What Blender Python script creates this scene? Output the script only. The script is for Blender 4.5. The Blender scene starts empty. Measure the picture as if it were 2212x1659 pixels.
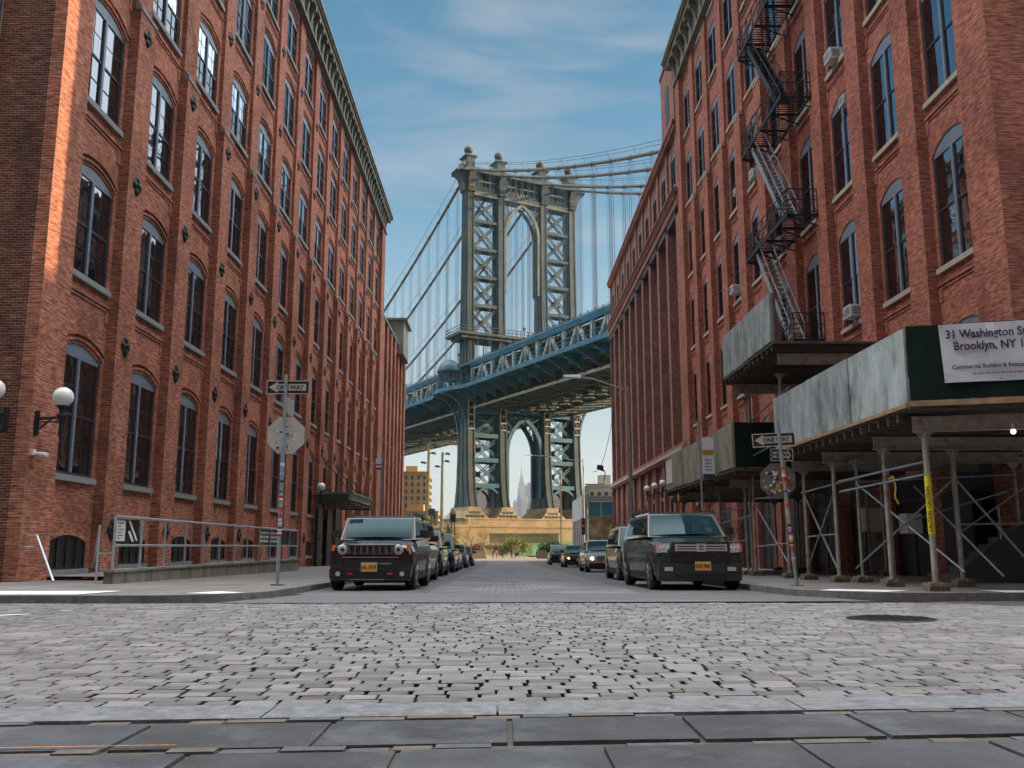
import bpy, bmesh, math, random
from mathutils import Vector, Matrix
random.seed(7)
R = math.radians
scn = bpy.context.scene
COL = scn.collection

# ---------------------------------------------------------------- camera
cam_d = bpy.data.cameras.new("camera"); cam = bpy.data.objects.new("camera", cam_d); COL.objects.link(cam)
cam.location = (0, 0, 0.9)
cam.rotation_euler = (R(90) + math.atan(351.5 / 2000), 0, -math.atan(21 * math.cos(math.atan(351.5 / 2000)) / 2000))
cam_d.sensor_width = 36; cam_d.lens = 2000 / 2212 * 36
cam_d.clip_start = 0.1; cam_d.clip_end = 20000
scn.camera = cam

# ---------------------------------------------------------------- world, sun, exposure
SUN_EL = R(7.0)
SUN_DIR = Vector((math.cos(SUN_EL), -0.027 * math.cos(SUN_EL), math.sin(SUN_EL))).normalized()   # towards the sun
world = bpy.data.worlds.new("World"); scn.world = world; world.use_nodes = True
wn = world.node_tree.nodes; wl = world.node_tree.links
for n in list(wn): wn.remove(n)
w_out = wn.new('ShaderNodeOutputWorld'); w_bg = wn.new('ShaderNodeBackground')
sky = wn.new('ShaderNodeTexSky'); sky.sky_type = 'NISHITA'; sky.sun_disc = False
sky.sun_elevation = SUN_EL; sky.sun_rotation = math.atan2(SUN_DIR.x, SUN_DIR.y)
sky.altitude = 10; sky.air_density = 1.0; sky.dust_density = 0.3; sky.ozone_density = 1.2
# thin cloud veil, thicker towards the horizon (real cloud cover seen from any position)
tc = wn.new('ShaderNodeTexCoord'); mp = wn.new('ShaderNodeMapping'); mp.inputs['Scale'].default_value = (1.0, 1.6, 5.5)
mp.inputs['Rotation'].default_value = (0.5, 0.3, 0.5)
nz = wn.new('ShaderNodeTexNoise'); nz.inputs['Scale'].default_value = 1.7; nz.inputs['Detail'].default_value = 9; nz.inputs['Roughness'].default_value = 0.58; nz.inputs['Distortion'].default_value = 0.5
rp = wn.new('ShaderNodeValToRGB'); rp.color_ramp.elements[0].position = 0.44; rp.color_ramp.elements[0].color = (0, 0, 0, 1)
rp.color_ramp.elements[1].position = 0.72; rp.color_ramp.elements[1].color = (0.62, 0.62, 0.62, 1)
sep = wn.new('ShaderNodeSeparateXYZ')
hr = wn.new('ShaderNodeValToRGB'); hr.color_ramp.elements[0].position = 0.0; hr.color_ramp.elements[0].color = (0.92, 0.92, 0.92, 1)
hr.color_ramp.elements[1].position = 0.62; hr.color_ramp.elements[1].color = (0.0, 0.0, 0.0, 1)
e = hr.color_ramp.elements.new(0.16); e.color = (0.62, 0.62, 0.62, 1)
e = hr.color_ramp.elements.new(0.36); e.color = (0.16, 0.16, 0.16, 1)
mx = wn.new('ShaderNodeMath'); mx.operation = 'MAXIMUM'
mixc = wn.new('ShaderNodeMixRGB'); mixc.inputs['Color2'].default_value = (2.4, 2.35, 2.45, 1)
wl.new(tc.outputs['Generated'], mp.inputs['Vector']); wl.new(mp.outputs['Vector'], nz.inputs['Vector'])
wl.new(nz.outputs['Fac'], rp.inputs['Fac']); wl.new(tc.outputs['Generated'], sep.inputs['Vector'])
wl.new(sep.outputs['Z'], hr.inputs['Fac']); wl.new(hr.outputs['Color'], mx.inputs[0]); wl.new(rp.outputs['Color'], mx.inputs[1])
tint = wn.new('ShaderNodeMixRGB'); tint.blend_type = 'MULTIPLY'; tint.inputs['Fac'].default_value = 1; tint.inputs['Color2'].default_value = (0.17, 0.80, 1.02, 1)
wl.new(sky.outputs['Color'], tint.inputs['Color1'])
wl.new(mx.outputs[0], mixc.inputs['Fac']); wl.new(tint.outputs['Color'], mixc.inputs['Color1'])
# bright overhead band added to the sky, outside the view, to light the street
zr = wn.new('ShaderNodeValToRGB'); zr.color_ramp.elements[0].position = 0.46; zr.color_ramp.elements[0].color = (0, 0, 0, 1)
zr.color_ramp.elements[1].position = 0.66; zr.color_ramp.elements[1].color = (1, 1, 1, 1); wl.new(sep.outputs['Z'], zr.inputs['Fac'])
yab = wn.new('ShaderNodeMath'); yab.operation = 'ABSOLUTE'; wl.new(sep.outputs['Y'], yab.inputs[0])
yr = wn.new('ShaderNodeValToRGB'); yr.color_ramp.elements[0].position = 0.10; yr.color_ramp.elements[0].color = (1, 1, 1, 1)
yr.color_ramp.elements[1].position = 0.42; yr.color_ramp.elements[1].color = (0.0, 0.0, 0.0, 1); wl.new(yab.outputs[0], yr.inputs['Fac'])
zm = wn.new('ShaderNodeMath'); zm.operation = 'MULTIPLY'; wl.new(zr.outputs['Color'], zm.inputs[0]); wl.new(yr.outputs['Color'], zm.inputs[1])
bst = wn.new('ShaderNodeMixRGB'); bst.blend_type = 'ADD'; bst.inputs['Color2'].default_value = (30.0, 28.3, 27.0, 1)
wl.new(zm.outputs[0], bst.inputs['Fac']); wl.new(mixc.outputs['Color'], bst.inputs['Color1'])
# bright patch added on the sun's side, unseen, to show in left hand windows
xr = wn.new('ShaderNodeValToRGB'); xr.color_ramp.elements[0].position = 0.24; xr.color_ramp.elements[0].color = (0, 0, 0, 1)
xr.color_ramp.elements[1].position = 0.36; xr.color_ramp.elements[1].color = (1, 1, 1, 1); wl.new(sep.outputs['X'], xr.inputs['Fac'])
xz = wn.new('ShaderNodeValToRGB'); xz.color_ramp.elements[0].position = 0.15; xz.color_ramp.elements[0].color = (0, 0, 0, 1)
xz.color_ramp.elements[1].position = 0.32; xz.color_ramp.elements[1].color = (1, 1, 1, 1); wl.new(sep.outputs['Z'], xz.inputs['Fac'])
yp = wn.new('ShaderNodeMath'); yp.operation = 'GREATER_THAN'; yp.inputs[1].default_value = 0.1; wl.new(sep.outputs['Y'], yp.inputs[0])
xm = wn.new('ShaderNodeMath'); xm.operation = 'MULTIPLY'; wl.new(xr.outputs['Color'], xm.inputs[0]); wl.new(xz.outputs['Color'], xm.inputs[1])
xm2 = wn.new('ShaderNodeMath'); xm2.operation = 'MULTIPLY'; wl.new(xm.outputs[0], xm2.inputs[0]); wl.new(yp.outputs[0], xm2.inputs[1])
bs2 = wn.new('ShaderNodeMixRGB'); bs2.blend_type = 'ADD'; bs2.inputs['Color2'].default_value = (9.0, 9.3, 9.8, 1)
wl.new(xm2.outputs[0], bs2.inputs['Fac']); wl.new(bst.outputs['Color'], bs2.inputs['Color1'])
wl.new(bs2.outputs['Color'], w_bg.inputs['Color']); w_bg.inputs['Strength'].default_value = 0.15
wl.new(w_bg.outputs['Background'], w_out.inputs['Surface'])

sun_d = bpy.data.lights.new("sun", 'SUN'); sun_d.energy = 5.0; sun_d.angle = R(0.5); sun_d.color = (1.0, 0.72, 0.44)
sun = bpy.data.objects.new("sun", sun_d); COL.objects.link(sun)
sun.rotation_euler = SUN_DIR.to_track_quat('Z', 'Y').to_euler()

scn.view_settings.view_transform = 'Standard'; scn.view_settings.look = 'None'
scn.view_settings.gamma = 1; scn.view_settings.use_curve_mapping = False
scn.view_settings.exposure = 0.78

# ---------------------------------------------------------------- helpers
def woff(o):
    v = Vector((0, 0, 0))
    while o is not None:
        v += o.location; o = o.parent
    return v

class MB:
    def __init__(s): s.v = []; s.f = []; s.m = []
    def poly(s, pts, m=0):
        b = len(s.v); s.v += [tuple(p) for p in pts]; s.f.append(tuple(range(b, b + len(pts)))); s.m.append(m)
    def box(s, x0, x1, y0, y1, z0, z1, m=0):
        if x0 > x1: x0, x1 = x1, x0
        if y0 > y1: y0, y1 = y1, y0
        if z0 > z1: z0, z1 = z1, z0
        b = len(s.v)
        s.v += [(x0,y0,z0),(x1,y0,z0),(x1,y1,z0),(x0,y1,z0),(x0,y0,z1),(x1,y0,z1),(x1,y1,z1),(x0,y1,z1)]
        for q in ((3,2,1,0),(4,5,6,7),(0,1,5,4),(1,2,6,5),(2,3,7,6),(3,0,4,7)):
            s.f.append(tuple(b + i for i in q)); s.m.append(m)
    def hexa(s, p, m=0):
        b = len(s.v); s.v += [tuple(q) for q in p]
        for q in ((3,2,1,0),(4,5,6,7),(0,1,5,4),(1,2,6,5),(2,3,7,6),(3,0,4,7)):
            s.f.append(tuple(b + i for i in q)); s.m.append(m)
    def bar(s, p, q, w, h=None, m=0, up=(0, 0, 1)):
        p = Vector(p); q = Vector(q); h = h or w
        d = (q - p)
        if d.length < 1e-6: return
        d.normalize(); u = Vector(up)
        if abs(d.dot(u)) > 0.98: u = Vector((0, 1, 0)) if abs(d.y) < 0.9 else Vector((1, 0, 0))
        a = d.cross(u).normalized() * (w / 2); c = a.cross(d).normalized() * (h / 2)
        s.hexa([p - a - c, p + a - c, q + a - c, q - a - c, p - a + c, p + a + c, q + a + c, q - a + c], m)
    def tube(s, p, q, r, n=8, r2=None, m=0, caps=True):
        p = Vector(p); q = Vector(q); r2 = r if r2 is None else r2
        d = (q - p)
        if d.length < 1e-6: return
        d.normalize(); u = Vector((0, 0, 1)) if abs(d.z) < 0.95 else Vector((1, 0, 0))
        a = d.cross(u).normalized(); c = a.cross(d).normalized(); b = len(s.v)
        for k in range(n):
            t = 2 * math.pi * k / n; o = a * math.cos(t) + c * math.sin(t)
            s.v.append(tuple(p + o * r)); s.v.append(tuple(q + o * r2))
        for k in range(n):
            i = b + 2 * k; j = b + 2 * ((k + 1) % n)
            s.f.append((i, j, j + 1, i + 1)); s.m.append(m)
        if caps:
            s.f.append(tuple(b + 2 * k for k in reversed(range(n)))); s.m.append(m)
            s.f.append(tuple(b + 2 * k + 1 for k in range(n))); s.m.append(m)
    def path(s, pts, r, n=6, m=0):
        for a, b in zip(pts[:-1], pts[1:]): s.tube(a, b, r, n, m=m)
    def lathe(s, c, prof, n=20, m=0, axis='z'):
        b = len(s.v); k = len(prof)
        for i in range(n):
            t = 2 * math.pi * i / n
            for r, h in prof:
                if axis == 'z': s.v.append((c[0] + r * math.cos(t), c[1] + r * math.sin(t), c[2] + h))
                elif axis == 'x': s.v.append((c[0] + h, c[1] + r * math.cos(t), c[2] + r * math.sin(t)))
                else: s.v.append((c[0] + r * math.cos(t), c[1] + h, c[2] + r * math.sin(t)))
        for i in range(n):
            for j in range(k - 1):
                a0 = b + i * k + j; a1 = b + ((i + 1) % n) * k + j
                s.f.append((a0, a1, a1 + 1, a0 + 1)); s.m.append(m)
    def sphere(s, c, r, n=16, m=0, sz=1.0):
        s.lathe(c, [(max(0.0005, r * math.sin(math.pi * i / (n // 2))), -r * sz * math.cos(math.pi * i / (n // 2))) for i in range(n // 2 + 1)], n, m)
    def prism(s, pts, d, m=0):
        d = Vector(d); n = len(pts); a = [Vector(p) for p in pts]; b = [p + d for p in a]
        s.poly(a, m); s.poly(list(reversed(b)), m)
        for i in range(n):
            j = (i + 1) % n; s.poly([a[i], b[i], b[j], a[j]], m)
    def mesh(s, name, mats, off=(0, 0, 0), smooth=None, recalc=True):
        me = bpy.data.meshes.new(name); o = Vector(off)
        me.from_pydata([(v[0] - o.x, v[1] - o.y, v[2] - o.z) for v in s.v], [], s.f)
        for mt in (mats if isinstance(mats, (list, tuple)) else [mats]): me.materials.append(mt)
        me.polygons.foreach_set('material_index', s.m)
        if recalc:
            bm = bmesh.new(); bm.from_mesh(me); bmesh.ops.recalc_face_normals(bm, faces=bm.faces); bm.to_mesh(me); bm.free()
        if smooth is not None:
            me.polygons.foreach_set('use_smooth', [True] * len(me.polygons))
            me.set_sharp_from_angle(angle=R(smooth))
        me.update(); return me
    def build(s, name, mats, parent=None, origin=None, smooth=None, recalc=True):
        off = woff(parent) if parent is not None else Vector(origin or (0, 0, 0))
        o = bpy.data.objects.new(name, s.mesh(name, mats, off, smooth, recalc)); COL.objects.link(o)
        if parent is not None: o.parent = parent
        else: o.location = off
        return o

def tag(o, label=None, cat=None, group=None, kind=None):
    if label: o['label'] = label
    if cat: o['category'] = cat
    if group: o['group'] = group
    if kind: o['kind'] = kind
    return o
def thing(name, label, cat, loc=(0, 0, 0), group=None):
    o = bpy.data.objects.new(name, None); COL.objects.link(o); o.location = loc; o.empty_display_size = 0.2
    return tag(o, label, cat, group)
def put(name, me, parent, loc, label=None):
    o = bpy.data.objects.new(name, me); COL.objects.link(o); o.parent = parent
    o.location = Vector(loc) - woff(parent)
    if label: o['label'] = label
    return o
def copy_tree(o, parent=None):
    c = o.copy(); COL.objects.link(c)
    if parent is not None: c.parent = parent
    for ch in list(o.children): copy_tree(ch, c)
    return c
def text_mesh(s, size, extrude=0.002, bold=0.0, align='LEFT'):
    cu = bpy.data.curves.new('lettering', 'FONT'); cu.body = s; cu.size = size; cu.extrude = extrude; cu.offset = bold; cu.align_x = align
    cu.resolution_u = 3
    ob = bpy.data.objects.new('lettering', cu); COL.objects.link(ob)
    bpy.context.view_layer.update()
    me = bpy.data.meshes.new_from_object(ob.evaluated_get(bpy.context.evaluated_depsgraph_get()))
    bpy.data.objects.remove(ob); me.name = 'lettering'; return me
def lettering(s, size, mt, parent, loc, rotz=0.0, align='CENTER', bold=0.0, sx=1.0, tilt=0.0):
    me = text_mesh(s, size, 0.002, bold, align); me.materials.clear(); me.materials.append(mt)
    o = bpy.data.objects.new('lettering', me); COL.objects.link(o); o.parent = parent
    o.location = Vector(loc) - woff(parent); o.rotation_euler = (R(90), tilt, rotz); o.scale = (sx, 1, 1)
    return o

# ---------------------------------------------------------------- materials
def newmat(name):
    m = bpy.data.materials.new(name); m.use_nodes = True; nt = m.node_tree
    return m, nt, nt.nodes, nt.links, nt.nodes['Principled BSDF']
def pm(name, col, rough=0.6, metal=0.0, var=0.18, scale=4.0, bump=0.0, bscale=40.0, spec=None, stretch=None, dirt=None, dscale=0.6, coat=0.0, island=0.0):
    m, nt, N, L, P = newmat(name)
    P.inputs['Roughness'].default_value = rough; P.inputs['Metallic'].default_value = metal
    if spec is not None: P.inputs['Specular IOR Level'].default_value = spec
    if coat: P.inputs['Coat Weight'].default_value = coat; P.inputs['Coat Roughness'].default_value = 0.04
    t = N.new('ShaderNodeTexCoord'); src = t.outputs['Object']
    if stretch:
        mp = N.new('ShaderNodeMapping'); mp.inputs['Scale'].default_value = stretch; L.new(src, mp.inputs['Vector']); src = mp.outputs['Vector']
    n = N.new('ShaderNodeTexNoise'); n.inputs['Scale'].default_value = scale; n.inputs['Detail'].default_value = 6; n.inputs['Roughness'].default_value = 0.65
    L.new(src, n.inputs['Vector'])
    r = N.new('ShaderNodeValToRGB'); a, b = r.color_ramp.elements
    a.position = 0.3; b.position = 0.7
    a.color = (*[max(0, c * (1 - var)) for c in col], 1); b.color = (*[min(1, c * (1 + var)) for c in col], 1)
    L.new(n.outputs['Fac'], r.inputs['Fac']); out = r.outputs['Color']
    if dirt:
        n2 = N.new('ShaderNodeTexNoise'); n2.inputs['Scale'].default_value = dscale; n2.inputs['Detail'].default_value = 8; n2.inputs['Roughness'].default_value = 0.7
        L.new(src, n2.inputs['Vector'])
        r2 = N.new('ShaderNodeValToRGB'); r2.color_ramp.elements[0].position = 0.5; r2.color_ramp.elements[1].position = 0.68
        L.new(n2.outputs['Fac'], r2.inputs['Fac'])
        mx = N.new('ShaderNodeMixRGB'); mx.inputs['Color2'].default_value = (*dirt, 1)
        L.new(r2.outputs['Color'], mx.inputs['Fac']); L.new(out, mx.inputs['Color1']); out = mx.outputs['Color']
    if island:
        gi = N.new('ShaderNodeNewGeometry'); mr = N.new('ShaderNodeMapRange'); mr.inputs['To Min'].default_value = 1 - island; mr.inputs['To Max'].default_value = 1 + island * .8
        L.new(gi.outputs['Random Per Island'], mr.inputs['Value']); ml = N.new('ShaderNodeMixRGB'); ml.blend_type = 'MULTIPLY'; ml.inputs['Fac'].default_value = 1
        L.new(out, ml.inputs['Color1']); L.new(mr.outputs['Result'], ml.inputs['Color2']); out = ml.outputs['Color']
    L.new(out, P.inputs['Base Color'])
    if bump:
        n3 = N.new('ShaderNodeTexNoise'); n3.inputs['Scale'].default_value = bscale; n3.inputs['Detail'].default_value = 4
        L.new(t.outputs['Object'], n3.inputs['Vector'])
        bp = N.new('ShaderNodeBump'); bp.inputs['Strength'].default_value = bump; bp.inputs['Distance'].default_value = 0.02
        L.new(n3.outputs['Fac'], bp.inputs['Height']); L.new(bp.outputs['Normal'], P.inputs['Normal'])
    return m
def emis(name, col, strength):
    m, nt, N, L, P = newmat(name); P.inputs['Base Color'].default_value = (*col, 1)
    P.inputs['Emission Color'].default_value = (*col, 1); P.inputs['Emission Strength'].default_value = strength
    return m
def wall_uv(N, L):
    """metric coordinates along a wall: horizontal run, height"""
    t = N.new('ShaderNodeTexCoord'); s = N.new('ShaderNodeSeparateXYZ'); L.new(t.outputs['Object'], s.inputs['Vector'])
    g = N.new('ShaderNodeNewGeometry'); sn = N.new('ShaderNodeSeparateXYZ'); L.new(g.outputs['True Normal'], sn.inputs['Vector'])
    ab = N.new('ShaderNodeMath'); ab.operation = 'ABSOLUTE'; L.new(sn.outputs['X'], ab.inputs[0])
    gt = N.new('ShaderNodeMath'); gt.operation = 'GREATER_THAN'; gt.inputs[1].default_value = 0.6; L.new(ab.outputs[0], gt.inputs[0])
    mx = N.new('ShaderNodeMix'); mx.data_type = 'FLOAT'; L.new(gt.outputs[0], mx.inputs['Factor'])
    L.new(s.outputs['X'], mx.inputs['A']); L.new(s.outputs['Y'], mx.inputs['B'])
    c = N.new('ShaderNodeCombineXYZ'); L.new(mx.outputs['Result'], c.inputs['X']); L.new(s.outputs['Z'], c.inputs['Y'])
    return c.outputs['Vector'], t.outputs['Object']
def brick(name, c1, c2, mortar, bw=0.205, bh=0.068, ms=0.009, soot=(0.05, 0.03, 0.025), sootamt=0.45, bump=0.5, warm=None, off=0.5, efflo=0.0):
    m, nt, N, L, P = newmat(name); P.inputs['Roughness'].default_value = 0.88; P.inputs['Specular IOR Level'].default_value = 0.25
    uv, ob = wall_uv(N, L)
    b = N.new('ShaderNodeTexBrick'); b.offset = off; b.inputs['Scale'].default_value = 1; b.inputs['Brick Width'].default_value = bw; b.inputs['Row Height'].default_value = bh
    b.inputs['Mortar Size'].default_value = ms; b.inputs['Mortar Smooth'].default_value = 0.2; b.inputs['Bias'].default_value = -0.1
    b.inputs['Color1'].default_value = (*c1, 1); b.inputs['Color2'].default_value = (*c2, 1); b.inputs['Mortar'].default_value = (*mortar, 1)
    L.new(uv, b.inputs['Vector'])
    out = b.outputs['Color']
    # per-brick scatter: odd bricks burnt dark or pale
    mp = N.new('ShaderNodeMapping'); mp.inputs['Scale'].default_value = (1 / bw * 0.5, 1 / bh, 1); L.new(uv, mp.inputs['Vector'])
    wn_ = N.new('ShaderNodeTexNoise'); wn_.inputs['Scale'].default_value = 1.15; wn_.inputs['Detail'].default_value = 1; L.new(mp.outputs['Vector'], wn_.inputs['Vector'])
    rr = N.new('ShaderNodeValToRGB'); rr.color_ramp.elements[0].position = 0.30; rr.color_ramp.elements[0].color = (0.42, 0.42, 0.42, 1)
    rr.color_ramp.elements[1].position = 0.72; rr.color_ramp.elements[1].color = (1.6, 1.6, 1.6, 1)
    L.new(wn_.outputs['Fac'], rr.inputs['Fac'])
    mu = N.new('ShaderNodeMixRGB'); mu.blend_type = 'MULTIPLY'; mu.inputs['Fac'].default_value = 0.85
    L.new(out, mu.inputs['Color1']); L.new(rr.outputs['Color'], mu.inputs['Color2']); out = mu.outputs['Color']
    n = N.new('ShaderNodeTexNoise'); n.inputs['Scale'].default_value = 0.45; n.inputs['Detail'].default_value = 9; n.inputs['Roughness'].default_value = 0.72
    L.new(ob, n.inputs['Vector'])
    r = N.new('ShaderNodeValToRGB'); r.color_ramp.elements[0].position = 0.46; r.color_ramp.elements[1].position = 0.72
    r.color_ramp.elements[0].color = (0, 0, 0, 1); r.color_ramp.elements[1].color = (sootamt, sootamt, sootamt, 1)
    L.new(n.outputs['Fac'], r.inputs['Fac'])
    mx = N.new('ShaderNodeMixRGB'); mx.inputs['Color2'].default_value = (*soot, 1)
    L.new(r.outputs['Color'], mx.inputs['Fac']); L.new(out, mx.inputs['Color1']); out = mx.outputs['Color']
    if efflo:
        n4 = N.new('ShaderNodeTexNoise'); n4.inputs['Scale'].default_value = 0.8; n4.inputs['Detail'].default_value = 10; n4.inputs['Roughness'].default_value = 0.8
        L.new(ob, n4.inputs['Vector']); r4 = N.new('ShaderNodeValToRGB'); r4.color_ramp.elements[0].position = 0.58; r4.color_ramp.elements[1].position = 0.75
        r4.color_ramp.elements[1].color = (efflo, efflo, efflo, 1); L.new(n4.outputs['Fac'], r4.inputs['Fac'])
        m4 = N.new('ShaderNodeMixRGB'); m4.inputs['Color2'].default_value = (0.45, 0.36, 0.33, 1)
        L.new(r4.outputs['Color'], m4.inputs['Fac']); L.new(out, m4.inputs['Color1']); out = m4.outputs['Color']
    L.new(out, P.inputs['Base Color'])
    iv = N.new('ShaderNodeMath'); iv.operation = 'SUBTRACT'; iv.inputs[0].default_value = 1; L.new(b.outputs['Fac'], iv.inputs[1])
    bp = N.new('ShaderNodeBump'); bp.inputs['Strength'].default_value = bump; bp.inputs['Distance'].default_value = 0.012
    L.new(iv.outputs[0], bp.inputs['Height']); L.new(bp.outputs['Normal'], P.inputs['Normal'])
    return m
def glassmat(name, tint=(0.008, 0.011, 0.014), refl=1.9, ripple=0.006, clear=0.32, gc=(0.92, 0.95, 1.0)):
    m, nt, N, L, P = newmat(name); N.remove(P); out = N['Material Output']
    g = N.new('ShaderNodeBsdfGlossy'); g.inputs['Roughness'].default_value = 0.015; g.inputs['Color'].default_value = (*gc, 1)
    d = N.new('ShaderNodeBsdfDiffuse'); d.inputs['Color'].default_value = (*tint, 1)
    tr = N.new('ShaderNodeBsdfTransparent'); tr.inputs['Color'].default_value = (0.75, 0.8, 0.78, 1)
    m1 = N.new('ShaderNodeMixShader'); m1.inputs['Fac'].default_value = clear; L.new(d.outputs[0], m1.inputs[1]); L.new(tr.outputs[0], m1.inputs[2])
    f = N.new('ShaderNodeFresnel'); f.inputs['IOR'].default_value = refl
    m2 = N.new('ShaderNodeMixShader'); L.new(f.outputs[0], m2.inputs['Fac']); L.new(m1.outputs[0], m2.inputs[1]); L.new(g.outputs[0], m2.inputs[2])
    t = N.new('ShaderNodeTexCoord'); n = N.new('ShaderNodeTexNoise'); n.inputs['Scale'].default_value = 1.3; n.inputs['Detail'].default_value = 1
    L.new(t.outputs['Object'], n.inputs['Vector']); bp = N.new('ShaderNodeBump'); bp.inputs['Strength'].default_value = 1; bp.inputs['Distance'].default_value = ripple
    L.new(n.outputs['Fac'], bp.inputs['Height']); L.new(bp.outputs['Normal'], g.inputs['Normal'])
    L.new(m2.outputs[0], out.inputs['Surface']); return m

M = {}
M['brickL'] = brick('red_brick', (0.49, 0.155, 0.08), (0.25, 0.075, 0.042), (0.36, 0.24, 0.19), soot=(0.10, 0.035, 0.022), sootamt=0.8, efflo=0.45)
M['brickR'] = brick('red_brick_right', (0.44, 0.145, 0.088), (0.235, 0.072, 0.048), (0.30, 0.17, 0.14), soot=(0.11, 0.034, 0.024), sootamt=0.8, efflo=0.3)
M['brickB'] = brick('brown_brick', (0.34, 0.145, 0.11), (0.22, 0.09, 0.07), (0.26, 0.18, 0.15), sootamt=0.5)
M['brickDark'] = brick('shaded_brick', (0.19, 0.062, 0.034), (0.075, 0.026, 0.016), (0.26, 0.17, 0.13), soot=(0.03, 0.018, 0.014), sootamt=0.7, efflo=0.25)  # darker red brick copy; flank shade put into its colour
M['bluestone'] = pm('bluestone_sill', (0.22, 0.235, 0.235), 0.8, var=0.2, scale=8)
M['limestone'] = pm('limestone_sill', (0.36, 0.32, 0.25), 0.85, var=0.25, scale=10)
M['iron'] = pm('black_iron', (0.018, 0.02, 0.023), 0.5, 0.3, var=0.3, scale=12)
M['frameDark'] = pm('dark_window_frame', (0.03, 0.034, 0.042), 0.45, var=0.2)
M['frameBlue'] = pm('blue_grey_window_frame', (0.16, 0.19, 0.24), 0.4, var=0.2)
M['frameHead'] = pm('grey_window_head', (0.15, 0.20, 0.25), 0.5, var=0.15)
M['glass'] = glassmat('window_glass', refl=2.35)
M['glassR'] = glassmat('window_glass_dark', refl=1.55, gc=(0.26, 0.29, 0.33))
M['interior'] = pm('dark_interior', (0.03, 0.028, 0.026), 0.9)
M['blind'] = pm('window_blind', (0.62, 0.60, 0.54), 0.8, var=0.12, scale=2)
M['cornice'] = pm('verdigris_cornice', (0.20, 0.19, 0.14), 0.7, var=0.45, scale=3, dirt=(0.06, 0.055, 0.045), dscale=1.5)
M['roof'] = pm('tar_roof', (0.05, 0.05, 0.05), 0.9)
M['corniceBrick'] = M['brickB']
M['tan'] = pm('tan_metal_siding', (0.28, 0.25, 0.19), 0.6, var=0.15, stretch=(8, 8, 0.4), scale=2, dirt=(0.14, 0.12, 0.09))
M['steelblue'] = pm('blue_painted_steel', (0.03, 0.125, 0.19), 0.5, 0.15, var=0.4, scale=0.35, dirt=(0.10, 0.11, 0.08), dscale=0.25)
M['steelgreen'] = pm('grey_green_painted_steel', (0.045, 0.07, 0.075), 0.6, 0.1, var=0.4, scale=0.3, dirt=(0.10, 0.092, 0.055), dscale=0.16)
M['steelpale'] = pm('pale_primed_steel', (0.42, 0.43, 0.38), 0.6, 0.1, var=0.2, scale=0.4, dirt=(0.25, 0.2, 0.13))
M['steelmid'] = pm('weathered_grey_steel', (0.17, 0.18, 0.15), 0.6, 0.1, var=0.3, scale=0.4)
M['steeldark'] = pm('dark_green_steel', (0.05, 0.075, 0.072), 0.6, 0.1, var=0.5, scale=0.5, dirt=(0.12, 0.09, 0.05), dscale=0.4)
M['cable'] = pm('cable_wrap', (0.10, 0.095, 0.08), 0.6, var=0.2)
M['hanger'] = pm('hanger_rope', (0.17, 0.22, 0.27), 0.6, var=0.2)
M['concrete'] = pm('sidewalk_concrete', (0.22, 0.215, 0.205), 0.85, var=0.16, scale=1.2, bump=0.3, dirt=(0.13, 0.125, 0.115), dscale=0.5)
M['concreteOld'] = pm('stained_concrete', (0.20, 0.18, 0.14), 0.9, var=0.3, scale=2.5, stretch=(2, 2, 0.35), dirt=(0.045, 0.05, 0.03), dscale=2.2)
M['granite'] = pm('kerb_granite', (0.15, 0.165, 0.178), 0.7, var=0.45, scale=14, bump=0.3)
M['kerbsteel'] = pm('kerb_stone', (0.13, 0.13, 0.125), 0.75, var=0.4, scale=6)
M['asphalt'] = pm('asphalt', (0.055, 0.058, 0.062), 0.85, var=0.3, scale=20, bump=0.4, bscale=120)
M['whitepaint'] = pm('white_paint', (0.80, 0.80, 0.80), 0.6, var=0.06)
M['rail'] = pm('galvanised_rail', (0.42, 0.45, 0.47), 0.38, 0.6, var=0.15, scale=6)
M['pole'] = pm('galvanised_pole', (0.28, 0.32, 0.35), 0.45, 0.5, var=0.2, scale=6)
M['scaffold'] = pm('scaffold_steel', (0.30, 0.29, 0.25), 0.6, 0.2, var=0.25, scale=5, dirt=(0.20, 0.10, 0.05), dscale=4)
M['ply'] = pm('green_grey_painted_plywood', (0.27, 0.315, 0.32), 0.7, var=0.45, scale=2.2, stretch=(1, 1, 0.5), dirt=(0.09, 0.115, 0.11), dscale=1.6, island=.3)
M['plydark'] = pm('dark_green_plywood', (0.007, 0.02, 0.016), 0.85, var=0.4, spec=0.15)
M['wood'] = pm('deck_timber', (0.07, 0.055, 0.04), 0.85, var=0.4, scale=6)
M['woodlight'] = pm('timber_blocks', (0.17, 0.14, 0.10), 0.85, var=0.4, scale=12)
M['white'] = pm('white_plastic', (0.68, 0.69, 0.68), 0.5, var=0.08)
M['banner'] = pm('vinyl_banner', (0.56, 0.59, 0.64), 0.5, var=0.05, scale=1)
M['ink'] = pm('dark_ink', (0.02, 0.025, 0.06), 0.6)
M['black'] = pm('black_paint', (0.012, 0.012, 0.013), 0.5)
M['globe'] = pm('opal_glass_globe', (0.72, 0.72, 0.70), 0.25, var=0.05)
M['signback'] = pm('bare_aluminium', (0.50, 0.52, 0.47), 0.5, 0.25, var=0.12, scale=5)
M['signbackdark'] = pm('dull_aluminium', (0.14, 0.14, 0.14), 0.5, 0.3, var=0.3, scale=8)
M['yellow'] = pm('yellow_tape', (0.62, 0.52, 0.02), 0.5, var=0.1)
M['orange'] = pm('orange_sticker', (0.7, 0.25, 0.02), 0.5, var=0.05)
M['red'] = pm('red_plastic', (0.5, 0.02, 0.02), 0.3, var=0.05)
M['cyan'] = pm('blue_sticker', (0.05, 0.35, 0.55), 0.4, var=0.05)
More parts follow.
